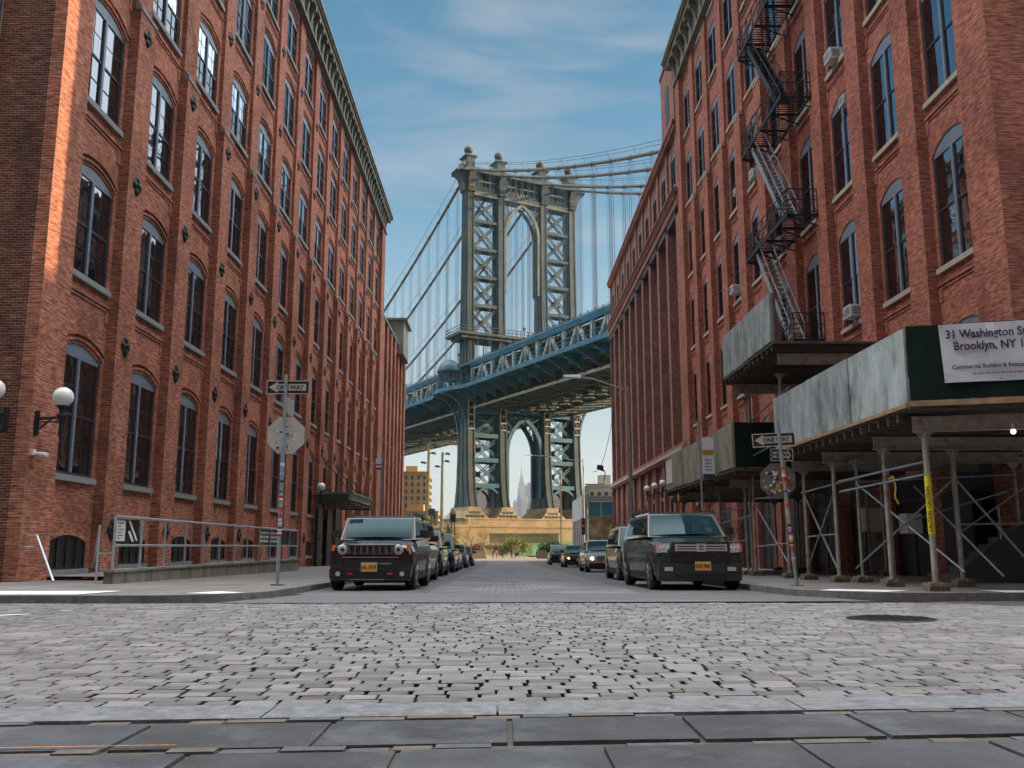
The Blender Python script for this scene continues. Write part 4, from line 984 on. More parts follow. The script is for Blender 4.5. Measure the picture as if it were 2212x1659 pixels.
# footway cantilevered outside the first truss: blue fascia and picket railing, bowing out round the tower leg
def bow(s):
    t = max(0, 1 - abs(s) / 10.5); return -4.5 - 2.4 * (t * t * (3 - 2 * t))
mb = MB(); SS = [S0 + 2.5 * i for i in range(int((S1 - S0) / 2.5) + 1)]
for a, b_ in zip(SS[:-1], SS[1:]):
    for z0, z1, off in ((34.9, 35.75, 0), ):
        mb.hexa([Q(a, bow(a), z0), Q(a, bow(a) + .3, z0), Q(b_, bow(b_) + .3, z0), Q(b_, bow(b_), z0), Q(a, bow(a), z1), Q(a, bow(a) + .3, z1), Q(b_, bow(b_) + .3, z1), Q(b_, bow(b_), z1)])
    mb.hexa([Q(a, bow(a) + .3, 35.3), Q(a, -.6, 35.3), Q(b_, -.6, 35.3), Q(b_, bow(b_) + .3, 35.3), Q(a, bow(a) + .3, 35.5), Q(a, -.6, 35.5), Q(b_, -.6, 35.5), Q(b_, bow(b_) + .3, 35.5)])
    for z in (36.4, 37.1): mb.bar(Q(a, bow(a) + .1, z), Q(b_, bow(b_) + .1, z), .1, .1)
for s in SS:
    mb.bar(Q(s, bow(s) + .1, 35.7), Q(s, bow(s) + .1, 38.4), .14, .14)
    for k in range(1, 5): mb.bar(Q(s + k * .5, bow(s + k * .5) + .1, 35.7), Q(s + k * .5, bow(s + k * .5) + .1, 37.1), .05, .05)
mb.build('footway', M['steelblue'], BRG)
mb = MB()       # mirrored footway on the far side
sbox(mb, S0, S1, 31.9, 32.2, 34.9, 35.7); sbox(mb, S0, S1, 28.3, 31.9, 35.3, 35.5)
for s in SS: mb.bar(Q(s, 32.1, 35.7), Q(s, 32.1, 37.2), .12, .12)
mb.bar(Q(S0, 32.1, 37.2), Q(S1, 32.1, 37.2), .1, .1)
mb.build('footway', M['steelblue'], BRG)
# floor beams: lattice girders under the deck with brackets to the footway
mb = MB(); s = S0
while s <= S1:
    if abs(s) > 2.6:
        sbox(mb, s - .18, s + .18, 0, 27.65, 34.0, 34.6); sbox(mb, s - .22, s + .22, .5, 27.1, 31.6, 31.95)
        n = 12
        for i in range(n):
            a = .3 + 27 * i / n; b_ = .3 + 27 * (i + 1) / n; mb.bar(Q(s, a, 34 if i % 2 else 31.8), Q(s, b_, 31.8 if i % 2 else 34), .25, .25)
        for d_, e in ((0, -4.4), (27.65, 32.0)):
            mb.prism([Q(s - .12, d_, 35.2), Q(s - .12, e, 35.0), Q(s - .12, e, 34.6), Q(s - .12, d_, 32.2)], ba * .24, 1)
    s += 5
mb.build('floor_beams', [M['steeldark'], M['steelblue']], BRG)
mb = MB()
for d in (.6, 4, 8.06, 12, 16, 19.6, 23.5, 27.0): mb.bar(Q(S0, d, 34.8), Q(S1, d, 34.8), .35, .6)
for d in (.7, 27.0): mb.bar(Q(S0, d, 31.75), Q(S1, d, 31.75), .5, .45, m=1)
for d in (8.06, 19.6): mb.bar(Q(S0, d, 31.8), Q(S1, d, 31.8), .35, .35)
s = S0
while s < S1:
    for a, b_ in ((.7, 8.06), (8.06, 19.6), (19.6, 27)):
        mb.bar(Q(s, a, 31.8), Q(s + 5, b_, 31.8), .2, .2); mb.bar(Q(s, b_, 31.8), Q(s + 5, a, 31.8), .2, .2)
    s += 5
mb.build('stringers', [M['steeldark'], M['steelpale']], BRG)
# travelling inspection lattice gantries hung below
for s0 in (44,):
    mb = MB()
    for z in (28.9, 30.6): 
        for s in (s0, s0 + 2.5): mb.bar(Q(s, 2, z), Q(s, 26, z), .25, .25)
    for i in range(22):
        for s in (s0, s0 + 2.5): mb.bar(Q(s, 2 + 24 * i / 22, 28.9 if i % 2 else 30.6), Q(s, 2 + 24 * (i + 1) / 22, 30.6 if i % 2 else 28.9), .16, .16)
    for d in (4, 14, 25): mb.bar(Q(s0, d, 30.6), Q(s0, d, 32), .2, .2)
    mb.build('inspection_gantry', M['steelgreen'], BRG)
# curved brackets carrying the bowed footway at the tower, on both flanks, and box landings
for d_, sg in ((0 - hwc, -1), (27.65 + hwc, 1)):
    mb = MB()
    for s in (-2.3, 2.3):
        pts = [(d_ + sg * 0.0, 26.5), (d_ + sg * .35, 29.0), (d_ + sg * 1.1, 31.2), (d_ + sg * 2.3, 32.9), (d_ + sg * 3.9, 34.0), (d_ + sg * 6.2, 34.5)]
        for a, b_ in zip(pts[:-1], pts[1:]): mb.bar(Q(s, *a), Q(s, *b_), .4, .55, up=tuple(ba))
        mb.bar(Q(s, d_, 34.6), Q(s, d_ + sg * 6.4, 34.6), .4, .5)
        for i in (1, 2, 3, 4): mb.bar(Q(s, *pts[i]), Q(s, pts[i][0], 34.5), .2, .2); 
        for i in (2, 3): mb.bar(Q(s, *pts[i]), Q(s, d_, 34.4), .18, .18)
    mb.build('curved_bracket', M['steelblue'], BRG)
mb = MB()      # small blue half-dome canopy on the footway beside the leg
x, y, z = Q(0, -4.2, 40.0)
prof = [(2.7, 0), (2.6, .7), (2.2, 1.5), (1.4, 2.2), (.6, 2.55), (.001, 2.65)]
mb.lathe((x, y, z), prof, 20); mb.lathe((x, y, z - .35), [(2.9, 0), (2.95, .3), (2.7, .36)], 20)
mb.box(x - 2.1, x + 2.1, y - 2.1, y + 2.1, z - 2.2, z - .3, 1)
for k in range(8):
    a = k * math.pi / 4; mb.tube((x + 2.4 * math.cos(a), y + 2.4 * math.sin(a), 35.6), (x + 2.4 * math.cos(a), y + 2.4 * math.sin(a), z), .14, 6)
mb.build('dome_shelter', [M['steelblue'], M['steeldark']], BRG, smooth=50)
# slotted gusset plates at the head of the lower legs
for d in COLS:
    mb = MB()
    p = legd(31) / 2 + .12
    for i in range(4): sbox(mb, -p - .18, -p - .02, d - .35, d + .35, 27.2 + i * 1.6, 28.0 + i * 1.6, 1)
    for e in (-.75, .75): mb.bar(Q(-p - .12, d + e, 26.6), Q(-p - .12, d + e, 33.4), .3, .3)
    for i in range(5): mb.bar(Q(-p - .12, d - .75, 26.9 + 1.6 * i), Q(-p - .12, d + .75, 26.9 + 1.6 * i), .3, .25)
    mb.build('gusset_ladder', [M['steelpale'], M['black']], BRG)
# deck lamps and clutter against the sky
mb = MB(); rr = random.Random(4); s = -150
while s < 120:
    d = rr.choice((1.0, 7.2, 20.5, 26.8)); h = rr.uniform(3.5, 6.0); mb.bar(Q(s, d, 40.7), Q(s, d, 40.7 + h), .12, .12)
    x, y, z = Q(s, d, 40.7 + h); mb.sphere((x, y, z), .38, 8); s += rr.uniform(3, 6)
mb.build('deck_lamps', M['cable'], BRG)
# masonry pier
mb = MB()
sbox(mb, -8.5, 8.5, -6.5, 34.0, -8, 3.6); sbox(mb, -8.2, 8.2, -6.0, 33.5, 3.6, 5.0)
sbox(mb, -8.6, 8.6, -6.4, 33.9, 5.0, 5.5); sbox(mb, -7.2, 7.2, -2.6, 30.2, 5.5, 6.7); sbox(mb, -7.5, 7.5, -2.9, 30.5, 6.7, 7.0)
mb.build('masonry_pier', M['stone'], BRG)

# ================================================================ BACKGROUND BUILDINGS
def winwall(name, wallc, winc, sx, sz, wx, wz, rough=.8):
    m, nt, N, L, P_ = newmat(name); P_.inputs['Roughness'].default_value = rough
    uv, ob = wall_uv(N, L); b = N.new('ShaderNodeTexBrick'); b.offset = 0; b.inputs['Scale'].default_value = 1
    b.inputs['Brick Width'].default_value = sx; b.inputs['Row Height'].default_value = sz; b.inputs['Mortar Size'].default_value = wx; b.inputs['Mortar Smooth'].default_value = 0
    b.inputs['Color1'].default_value = (*winc, 1); b.inputs['Color2'].default_value = (*[c * .6 for c in winc], 1); b.inputs['Mortar'].default_value = (*wallc, 1)
    L.new(uv, b.inputs['Vector']); L.new(b.outputs['Color'], P_.inputs['Base Color']); return m
def tower(label, x, y, w, dp, z, mt, name='apartment_tower', steps=None, cat='apartment tower', rot=0, winrows=None, extra=None, group=None):
    o = thing(name, label, cat, (x, y, 0), group)
    mb = MB(); mb.box(x - w / 2, x + w / 2, y, y + dp, -3, z)
    for k, (fw_, z1) in enumerate(steps or []): mb.box(x - w * fw_ / 2, x + w * fw_ / 2, y + dp * (1 - fw_) / 2, y + dp * (1 + fw_) / 2, z if k == 0 else steps[k - 1][1], z1)
    if winrows:
        nx, nz, ww, wh, mat_ = winrows
        for i in range(nx):
            for j in range(nz):
                cx = x - w / 2 + w * (i + .5) / nx; cz_ = 2 + (z - 3) * (j + .5) / nz
                mb.box(cx - ww / 2, cx + ww / 2, y - .12, y - .02, cz_ - wh / 2, cz_ + wh / 2, 1)
        for i in range(max(2, int(dp / w * nx))):
            n2 = max(2, int(dp / w * nx))
            for j in range(nz):
                cy = y + dp * (i + .5) / n2; cz_ = 2 + (z - 3) * (j + .5) / nz
                for xx in (x - w / 2 - .12, x + w / 2 + .02): mb.box(xx, xx + .1, cy - ww / 2, cy + ww / 2, cz_ - wh / 2, cz_ + wh / 2, 1)
    mb.build('walls', [mt, winrows[4] if winrows else mt], o)
    rt = MB(); ztop = (steps[-1][1] if steps else z); rt.box(x - w * .15, x + w * .18, y + dp * .3, y + dp * .6, ztop, ztop + 2.5); rt.box(x - w / 2 - .2, x + w / 2 + .2, y - .2, y + dp + .2, z - .4, z - .02) 
    rt.build('roof_edge', mt, o)
    return o
WG = pm('far_window_glass', (.05, .06, .07), .3)
apm = pm('ochre_brick', (.42, .24, .10), .85, var=.2, scale=.5); apr = pm('tan_brick', (.40, .29, .20), .85, var=.2)
o = tower('ochre brick apartment tower with a green end bay behind the light masts', -34.5, 345, 13.5, 20, 28.5, apm, winrows=(6, 10, .9, 1.5, WG))
gp = MB(); gp.box(-41.4, -38.2, 344.7, 345, 17.5, 28); gp.box(-41.4, -38.2, 344.72, 345, 8, 17.3, 1)
gp.build('coloured_panel', [pm('green_panel', (.05, .25, .07), .6), pm('navy_panel', (.03, .07, .16), .6)], o)
tower('low ochre brick apartment block at the foot of the ochre tower', -30.5, 320, 17, 18, 13, apm, name='apartment_block', cat='apartment block', winrows=(8, 5, .8, 1.4, WG))
tower('pale cream apartment block with square windows above the glass pavilion on the right', 24.8, 222, 8.5, 12, 15.6, pm('cream_render', (.48, .44, .36), .85, var=.1), name='apartment_block', cat='apartment block', winrows=(5, 5, .8, .9, WG))
pk = pm('pink_brick', (.42, .27, .22), .85, var=.1)
tower('pinkish residential tower seen through the left braced bay of the bridge tower', -22, 1250, 26, 25, 77, pk, winrows=(9, 22, 1.5, 1.5, WG), steps=[(.5, 82)])
tower('pinkish residential tower seen through the right braced bay of the bridge tower', 80, 1250, 26, 25, 78, pk, winrows=(9, 22, 1.5, 1.5, WG))
tower('shorter pale tower between the left bridge legs', -33, 1350, 16, 22, 50, pm('grey_brick', (.36, .34, .32), .85), winrows=(6, 14, 1.5, 1.5, WG))
# Manhattan skyline through the arch
gs_ = pm('grey_limestone', (.22, .24, .27), .8, var=.1)
ex, ey = (1126 - 1085) / 2000 * 5200, 5200
o = thing('skyscraper', 'tall tapering skyscraper with a needle spire framed by the lower arch', 'skyscraper', (ex, ey, 0))
mb = MB()
for w, z0, z1 in ((62, -3, 200), (52, 200, 275), (44, 275, 322), (34, 322, 356), (22, 356, 380), (13, 380, 400)): mb.box(ex - w / 2, ex + w / 2, ey - w / 3, ey + w / 3, z0, z1)
mb.build('shaft', gs_, o)
mb = MB(); mb.tube((ex, ey, 400), (ex, ey, 418), 6, 10, 4.5); mb.tube((ex, ey, 418), (ex, ey, 432), 4, 8, 2.5); mb.tube((ex, ey, 432), (ex, ey, 486), 2.2, 6, .6); mb.build('spire', gs_, o)
for i, (px, w, ytop, D, cl) in enumerate(((1146, 23, 1050, 4200, (.16, .18, .22)), (1137, 8, 1078, 3600, (.5, .47, .45)), (1121, 9, 1076, 3000, (.30, .31, .36)), (1130, 9, 1084, 2600, (.52, .46, .43)), (1150, 9, 1080, 2500, (.45, .42, .42)), (1112, 8, 1086, 2700, (.5, .48, .46)), (1142, 7, 1092, 2300, (.25, .27, .32)))):
    ztop = (1181 - ytop) / 2000 * D
    lab = ['broad dark slab office tower right of the spired skyscraper', 'pale stepped tower just right of the spired skyscraper', 'grey blue tower at the left foot of the spired skyscraper', 'cream tower at the foot of the spired skyscraper',
           'pale narrow tower inside the right edge of the lower arch', 'pale slim tower inside the left edge of the lower arch', 'dark slim tower low in the lower arch'][i]
    x = (px - 1085) / 2000 * D; wd = w * D / 2000
    tower(lab, x, D, wd, wd, ztop, winwall('far_facade', cl, [c * .45 for c in cl], wd / 7, 9, wd / 30, 1), name='office_tower', cat='office tower', steps=[(.6, ztop * 1.04)])
# church-like pale spires left of the bridge
o = thing('distant_tower', 'pale hazy spired tower left of the bridge tower above the bare trees', 'tower', (-128, 3200, 0))
x = (1006 - 1085) / 2000 * 3200
mb = MB(); mb.box(x - 22, x + 22, 3200, 3240, -3, 78); mb.tube((x, 3215, 78), (x, 3215, 135), 12, 6, .5); mb.tube((x - 16, 3215, 78), (x - 16, 3215, 108), 6, 6, .4); mb.build('walls', gs_, o)
# glass pavilion and grey block at the street end, right
o = thing('glass_pavilion', 'grey framed glass pavilion at the right end of the street', 'pavilion', (13.5, 120, -1))
mb = MB(); mb.box(9.6, 10.2, 112, 128, -1, 7.0); 
for k in range(5): mb.box(9.55, 9.6, 113 + 3 * k, 114.6 + 3 * k, -.2, 4.2, 1)
mb.build('grey_wall', [pm('grey_cladding', (.30, .31, .32), .6, var=.08), M['frameDark']], o)
mb = MB(); mb.box(10.2, 20, 112, 128, 6.3, 6.9)
for k in range(6): mb.box(10.3 + 1.5 * k, 10.48 + 1.5 * k, 111.9, 112.1, -1, 6.3)
for z in (2.1, 4.4): mb.box(10.2, 19, 111.92, 112.08, z, z + .16)
mb.build('frame', M['pole'], o)
mb = MB(); mb.box(10.3, 19, 112.1, 112.2, -1, 2.1, 2); mb.box(10.3, 19, 112.1, 112.2, 2.2, 4.4, 2); mb.box(10.3, 19, 112.1, 112.2, 4.5, 6.2, 1)
mb.build('glazing', [M['glass'], pm('teal_panel', (.05, .25, .32), .3), pm('gold_lit_glass', (.42, .32, .14), .4, var=.6, scale=1.2)], o)

# ================================================================ PARK
LAWN = pm('lawn', (.10, .24, .03), .9, var=.25, scale=2)
mb = MB(); mb.poly([(2, 150, -.5), (24, 150, -.5), (24, 185, 2.2), (2, 185, 1.6)]); tag(mb.build('lawn', LAWN), kind='structure')
LEAFD = pm('dark_leaves', (.045, .085, .025), .7, var=.5, scale=3); LEAFY = pm('spring_leaves', (.22, .24, .05), .7, var=.4, scale=2); LEAFG = pm('green_leaves', (.09, .16, .03), .7, var=.4, scale=2)
TWIG = pm('bare_twigs', (.36, .24, .10), .85, var=.35, scale=1); BARK = pm('bark', (.14, .10, .07), .9, var=.3)
def leafcloud(mb, rnd, blobs, n, sz):
    for _ in range(n):
        cx, cy, cz_, r, rz = rnd.choice(blobs); 
        while True:
            v = Vector((rnd.uniform(-1, 1), rnd.uniform(-1, 1), rnd.uniform(-1, 1)))
            if .25 < v.length < 1: break
        p = Vector((cx, cy, cz_)) + Vector((v.x * r, v.y * r, v.z * rz)); a = Vector((rnd.gauss(0, 1), rnd.gauss(0, 1), rnd.gauss(0, 1))).normalized(); c = a.orthogonal().normalized() * sz * rnd.uniform(.5, 1.2); d_ = a.cross(c).normalized() * sz * rnd.uniform(.4, 1)
        mb.poly([p - c, p - d_ * .6, p + c, p + d_ * .6])
def bare_tree(x, y, h, label, seed, tw=None, group='bare trees in the park'):
    rnd = random.Random(seed); z0 = gz(y); o = thing('bare_tree', label, 'tree', (x, y, z0), group)
    tr = MB(); cr = MB()
    def grow(p, d, L_, r, lv):
        q = p + d * L_; (tr if lv < 2 else cr).tube(p, q, r, 5 if lv < 2 else 3, r * .7, caps=False)
        if lv >= 5: return
        for _ in range(3 if lv else 4):
            nd = (d + Vector((rnd.gauss(0, .5), rnd.gauss(0, .5), rnd.gauss(.08, .3)))).normalized()
            grow(q - d * L_ * rnd.uniform(0, .3), nd, L_ * rnd.uniform(.58, .82), r * .58, lv + 1)
    grow(Vector((x, y, z0)), Vector((rnd.uniform(-.06, .06), 0, 1)).normalized(), h * .28, h * .02, 0)
    tr.build('trunk', BARK, o, recalc=False); cr.build('crown', tw or TWIG, o, recalc=False); return o
tl = [(-15.5, 150, 9, 'bare tree with fine ochre twigs close to the left row, tallest by the first mast'), (-12.6, 158, 8, 'bare ochre tree between the two tall light masts'), (-10.2, 150, 7.5, 'bare twiggy tree right of the second light mast'),
      (-8.0, 165, 8, 'bare ochre tree left of the bridge leg, behind the evergreen'), (-6.0, 158, 6.8, 'bare ochre tree in front of the leftmost bridge leg'), (-18.5, 165, 9.5, 'bare tree in front of the ochre apartment tower'), (-3.6, 172, 6, 'small bare tree before the masonry pier'), (9.2, 178, 6, 'dark bare tree on the lawn before the right of the pier'), (-1.2, 158, 4.2, 'low bare ochre tree before the left third of the pier wall'), (1.6, 168, 4.4, 'low bare ochre tree before the middle of the pier wall'), (4.6, 160, 3.8, 'low bare ochre tree behind the round yellow bush'), (-4.6, 150, 5.2, 'bare ochre tree just right of the lantern post')]
for i, (x, y, h, lb) in enumerate(tl): bare_tree(x, y, h, lb, 40 + i, tw=(BARK if i == 7 else None))
def bush(name, label, cat, x, y, w, h, mt, n, seed, sz=.16, trunk=False, cone=False):
    rnd = random.Random(seed); z0 = gz(y); o = thing(name, label, cat, (x, y, z0)); cr = MB()
    bl = []
    if cone:
        for i in range(9): t = i / 8; bl.append((x + rnd.uniform(-.1, .1), y, z0 + .5 + (h - .6) * t, w / 2 * (1 - t) + .12, h / 9))
    else:
        for i in range(12): bl.append((x + rnd.uniform(-.5, .5) * w * .8, y + rnd.uniform(-.5, .5) * w * .4, z0 + h * rnd.uniform(.3, .75), w * rnd.uniform(.12, .24), h * rnd.uniform(.18, .3)))
    leafcloud(cr, rnd, bl, n, sz); cr.build('crown', mt, o, recalc=False)
    tr = MB(); tr.tube((x, y, z0), (x, y, z0 + h * .6), h * .03, 6, h * .01); tr.build('trunk', BARK, o); return o
bush('evergreen_tree', 'small dark green conifer in the park left of the street lantern', 'tree', -8.6, 150, 2.6, 4.8, LEAFG, 1500, 1, cone=True)
bush('evergreen_tree', 'yellow green young conifer right of the dark conifer in the park', 'tree', -7.4, 147, 2.4, 3.2, LEAFY, 1200, 2, cone=True)
bush('leafy_tree', 'round yellow green bush in the middle of the park entrance', 'bush', 2.1, 146, 3.4, 3.5, LEAFY, 2200, 3)
bush('shrub', 'brown leafless looking shrub right of the end of the parked cars', 'shrub', -3.5, 145, 4.2, 2.3, pm('brown_leaves', (.16, .09, .05), .8, var=.4), 1800, 4)
bush('shrub', 'yellow green low shrub between brown shrub and round bush', 'shrub', -.3, 147, 2.8, 2.2, LEAFY, 1300, 5)
bush('hedge', 'dark green hedge at the right end of the street behind the parked cars', 'hedge', 6.6, 132, 4.6, 2.6, LEAFD, 3500, 6)
bush('shrub', 'green shrubs under the light masts on the left', 'shrub', -11.6, 144, 5.4, 3.0, LEAFG, 2600, 7)
gr = MB(); rnd = random.Random(2)
for _ in range(9000):
    x = rnd.uniform(-22, 5); y = rnd.uniform(150, 190); h = rnd.uniform(.4, 1.3); z0 = gz(y) + max(0, (y - 150) * .05); dx = rnd.uniform(-.4, .4)
    gr.poly([(x, y, z0), (x + .05, y, z0), (x + dx, y, z0 + h)])
tag(gr.build('undergrowth', TWIG, recalc=False), 'dry ochre undergrowth below the bare trees', 'undergrowth', kind='stuff')
mb = MB(); mb.poly([(-30, 148, gz(148) + .02), (4, 148, gz(148) + .02), (4, 195, 2.4), (-30, 195, 2.4)]); tag(mb.build('park_bank', pm('dry_grass_bank', (.30, .22, .09), .9, var=.3, scale=1)), kind='structure')
mb = MB(); mb.box(-2.5, 11, 183, 184, -1, 3.2); mb.box(-2.7, 11.2, 182.9, 184.1, 3.2, 3.5); tag(mb.build('retaining_wall', M['stone'], origin=(4, 183, 0)), 'long pale stone retaining wall below the bridge pier', 'wall')
fe = MB()
for k in range(50): fe.bar((-1 + k * .3, 151.6, -.7), (-1 + k * .3, 151.6, .6), .04)
for z in (-.2, .6): fe.bar((-1, 151.6, z), (14, 151.6, z), .06)
tag(fe.build('park_fence', M['white'], origin=(6, 151.6, -.7)), 'light picket fence at the park edge before the lawn', 'fence')
# ================================================================ FIRE ESCAPE
FE = thing('fire_escape', 'black iron zigzag fire escape on the red brick building at the right', 'fire escape', (12.2, 39, 8))
x0, x1 = 11.55, 12.78
flo = [9.0, 14.2, 19.35, 24.5, 29.7]
for fi, z in enumerate(flo):
    ya, yb = 35.7, 42.0
    mb = MB()
    for x in (x0, x1 - .03): mb.bar((x, ya, z), (x, yb, z), .05, .12)
    y = ya
    while y < yb + .01:
        mb.bar((x0, y, z), (x1, y, z), .022, .035); y += .2
    for y in (ya, ya + 1.6, ya + 3.2, ya + 4.8, yb): mb.bar((x0, y, z - .05), (x1, y, z - .5), .05, .05); mb.bar((x0, y, z - .06), (x1, y, z - .06), .05, .08)
    mb.build('landing', M['iron'], FE)
    mb = MB()
    def rail(p, q, n):
        p = Vector(p); q = Vector(q)
        for h in (.12, .62, 1.08): mb.bar(p + Vector((0, 0, h)), q + Vector((0, 0, h)), .035, .035)
        for i in range(n + 1):
            a = p + (q - p) * (i / n); mb.bar(a, a + Vector((0, 0, 1.08)), .03, .03)
        for i in range(n):
            a = p + (q - p) * (i / n); c = p + (q - p) * ((i + 1) / n); mb.bar(a + Vector((0, 0, .12)), c + Vector((0, 0, 1.08)), .022, .022); mb.bar(a + Vector((0, 0, 1.08)), c + Vector((0, 0, .12)), .022, .022)
    rail((x0, ya, z), (x0, yb, z), 7); rail((x0, ya, z), (x1, ya, z), 2); rail((x0, yb, z), (x1, yb, z), 2)
    mb.build('railing', M['iron'], FE)
    if fi:
        zb = flo[fi - 1]; mb = MB()
        for x in (11.7, 12.3):
            mb.bar((x, 40.9, z), (x, 36.6, zb), .05, .2)
            mb.bar((x, 40.9, z + .85), (x, 36.6, zb + .85), .035, .035)
            for i in range(5):
                t = i / 4; y = 40.9 - 4.3 * t; zz = z + (zb - z) * t; mb.bar((x, y, zz), (x, y, zz + .85), .028, .028)
        n = 19
        for i in range(1, n):
            t = i / n; y = 40.9 - 4.3 * t; zz = z + (zb - z) * t; mb.box(11.7, 12.3, y - .11, y + .11, zz - .015, zz + .015)
        mb.build('stair_flight', M['pole'] if fi < 3 else M['iron'], FE)

# ================================================================ AIR CONDITIONERS
def px_to_X(u, v, X):
    f = 2000.; th = math.atan(351.5 / f); yw = math.atan(21 * math.cos(th) / f)
    fw = Vector((math.sin(yw) * math.cos(th), math.cos(yw) * math.cos(th), math.sin(th))); rt = Vector((math.cos(yw), -math.sin(yw), 0)); upv = rt.cross(fw)
    d = fw + rt * ((u - 1106) / f) - upv * ((v - 829.5) / f); t = X / d.x; return Vector((0, 0, .9)) + d * t
ACS = [((1787, 122), 'white window air conditioner high in the second bay of the red building'), ((1830, 674), 'white window air conditioner just above the scaffold banner, second bay'),
       ((1817, 218), 'small cream air conditioner in the head of a second bay window'), ((1580, 626), 'white air conditioner above the upper scaffold panels, near the brown factory'),
       ((1622, 377), 'air conditioner half hidden behind the middle fire escape landing'), ((1586, 415), 'small white air conditioner left of the fire escape, fourth floor'), ((1679, 524), 'grey air conditioner under the lowest fire escape stair')]
proto = None
for i, ((u, v), lb) in enumerate(ACS):
    p = px_to_X(u, v, 12.75)
    if proto is None:
        o = thing('air_conditioner', lb, 'air conditioner', tuple(p), 'window air conditioners on the red building')
        x, y, z = p; mb = MB(); mb.box(x - .02, x + .5, y - .34, y + .34, z - .22, z + .22); mb.build('case', M['white'], o)
        mb = MB()
        for k in range(6): mb.box(x - .035, x - .018, y - .29 + k * .1, y - .23 + k * .1, z - .16, z + .16)
        for k in range(4): mb.box(x + .06, x + .36, y - .355, y - .338, z - .14 + k * .08, z - .1 + k * .08)
        mb.build('grille', M['pole'], o); proto = o
    else:
        o = copy_tree(proto); o['label'] = lb; o.location = p
        if i in (2, 5): o.scale = (.8, .7, .8)

# ================================================================ SCAFFOLD SHEDS
def ply_panels(mb, pts, z0, z1, th=.04, w=2.44):
    for (xa, ya), (xb, yb) in zip(pts[:-1], pts[1:]):
        L_ = math.hypot(xb - xa, yb - ya); n = max(1, round(L_ / w))
        for i in range(n):
            a, c = i / n, (i + 1) / n - .004
            p, q = Vector((xa + (xb - xa) * a, ya + (yb - ya) * a, 0)), Vector((xa + (xb - xa) * c, ya + (yb - ya) * c, 0))
            nrm = Vector((q.y - p.y, p.x - q.x, 0)).normalized() * (th / 2 + (.022 if i % 2 else 0))
            mb.hexa([p - nrm + Vector((0, 0, z0)), q - nrm + Vector((0, 0, z0)), q + nrm + Vector((0, 0, z0)), p + nrm + Vector((0, 0, z0)), p - nrm + Vector((0, 0, z1)), q - nrm + Vector((0, 0, z1)), q + nrm + Vector((0, 0, z1)), p + nrm + Vector((0, 0, z1))])
FX = lambda x: 16.4 - (x - 7.4) * .305       # front line of the near shed on the cross street
SH = thing('sidewalk_shed', 'near sidewalk shed with plywood parapet and banner wrapping the right corner', 'scaffold', (9.5, 19, .12))
mb = MB(); ply_panels(mb, [(7.35, 24.7), (7.35, 16.45)], 3.42, 4.84); mb.build('parapet', M['ply'], SH)
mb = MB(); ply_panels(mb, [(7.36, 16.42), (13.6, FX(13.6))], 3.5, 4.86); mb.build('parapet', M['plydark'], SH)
mb = MB(); mb.prism([(7.3, 24.75, 3.32), (7.3, 16.35, 3.32), (13.6, FX(13.6), 3.32), (13.6, 22.3, 3.32), (12.7, 24.75, 3.32)], (0, 0, .08))
for k in range(18):
    y = 16.9 + k * .45; mb.box(7.32, 12.7, y, y + .08, 3.16, 3.31)
mb.build('deck', M['wood'], SH)
mb = MB(); mb.bar((7.28, 24.7, 3.40), (7.28, 16.4, 3.40), .06, .07); mb.bar((7.3, 16.33, 3.42), (13.6, FX(13.6) - .06, 3.42), .07, .1)
mb.build('edge_board', pm('raw_timber_edge', (.30, .20, .11), .8, var=.3, scale=5), SH)
def ibeam(mb, p, q, h=.24, w=.13):
    p = Vector(p); q = Vector(q)
    mb.bar(p + Vector((0, 0, h / 2)), q + Vector((0, 0, h / 2)), w, .02); mb.bar(p - Vector((0, 0, h / 2)), q - Vector((0, 0, h / 2)), w, .02); mb.bar(p, q, .02, h)
for y in (18.95, 22.05, 24.4):
    mb = MB(); ibeam(mb, (7.65, y, 3.0), (12.6, y, 3.0)); mb.build('beam', M['scaffold'], SH)
mb = MB(); ibeam(mb, (7.5, 16.75, 3.1), (13.4, FX(13.2) + .5, 3.1), .26); mb.build('beam', M['scaffold'], SH)
def post(parent, x, y, z1, r=.045, block=True, tape=False, z0=None):
    zb = (gz(y) + .12) if z0 is None else z0
    mb = MB(); mb.tube((x, y, zb + .16), (x, y, z1), r, 12); mb.box(x - .09, x + .09, y - .09, y + .09, zb + .14, zb + .16)
    mb.prism([(x - .16, y - .02, z1), (x + .16, y - .02, z1), (x, y - .02, z1 - .2)], (0, .04, 0)); mb.box(x - .14, x + .14, y - .09, y + .09, z1 - .005, z1 + .015)
    p = mb.build('post', M['scaffold'], parent, smooth=40)
    if block:
        b = MB(); b.box(x - .19, x + .19, y - .15, y - .01, zb + .003, zb + .075); b.box(x - .19, x + .19, y + .01, y + .15, zb + .003, zb + .075); b.box(x - .17, x - .02, y - .17, y + .17, zb + .078, zb + .14); b.box(x + .02, x + .17, y - .17, y + .17, zb + .078, zb + .14)
        b.build('timber_base', M['woodlight'], p)
    return p
front_post = post(SH, 7.78, 16.9, 2.98, .055)
post(SH, 7.85, 18.95, 2.88, .05); post(SH, 7.9, 22.05, 2.88, .05); post(SH, 7.95, 24.4, 2.88, .05)
post(SH, 10.9, 19.0, 2.9, .045); post(SH, 9.35, 19.1, 2.9, .045); post(SH, 9.0, 21.6, 2.9, .04); post(SH, 11.9, 21.0, 2.9, .04); post(SH, 11.9, 24.4, 2.88, .04); post(SH, 11.6, 15.9, 2.98, .05); post(SH, 8.35, 21.8, 2.9, .035); post(SH, 12.2, 22.0, 2.88, .04)
mb = MB()
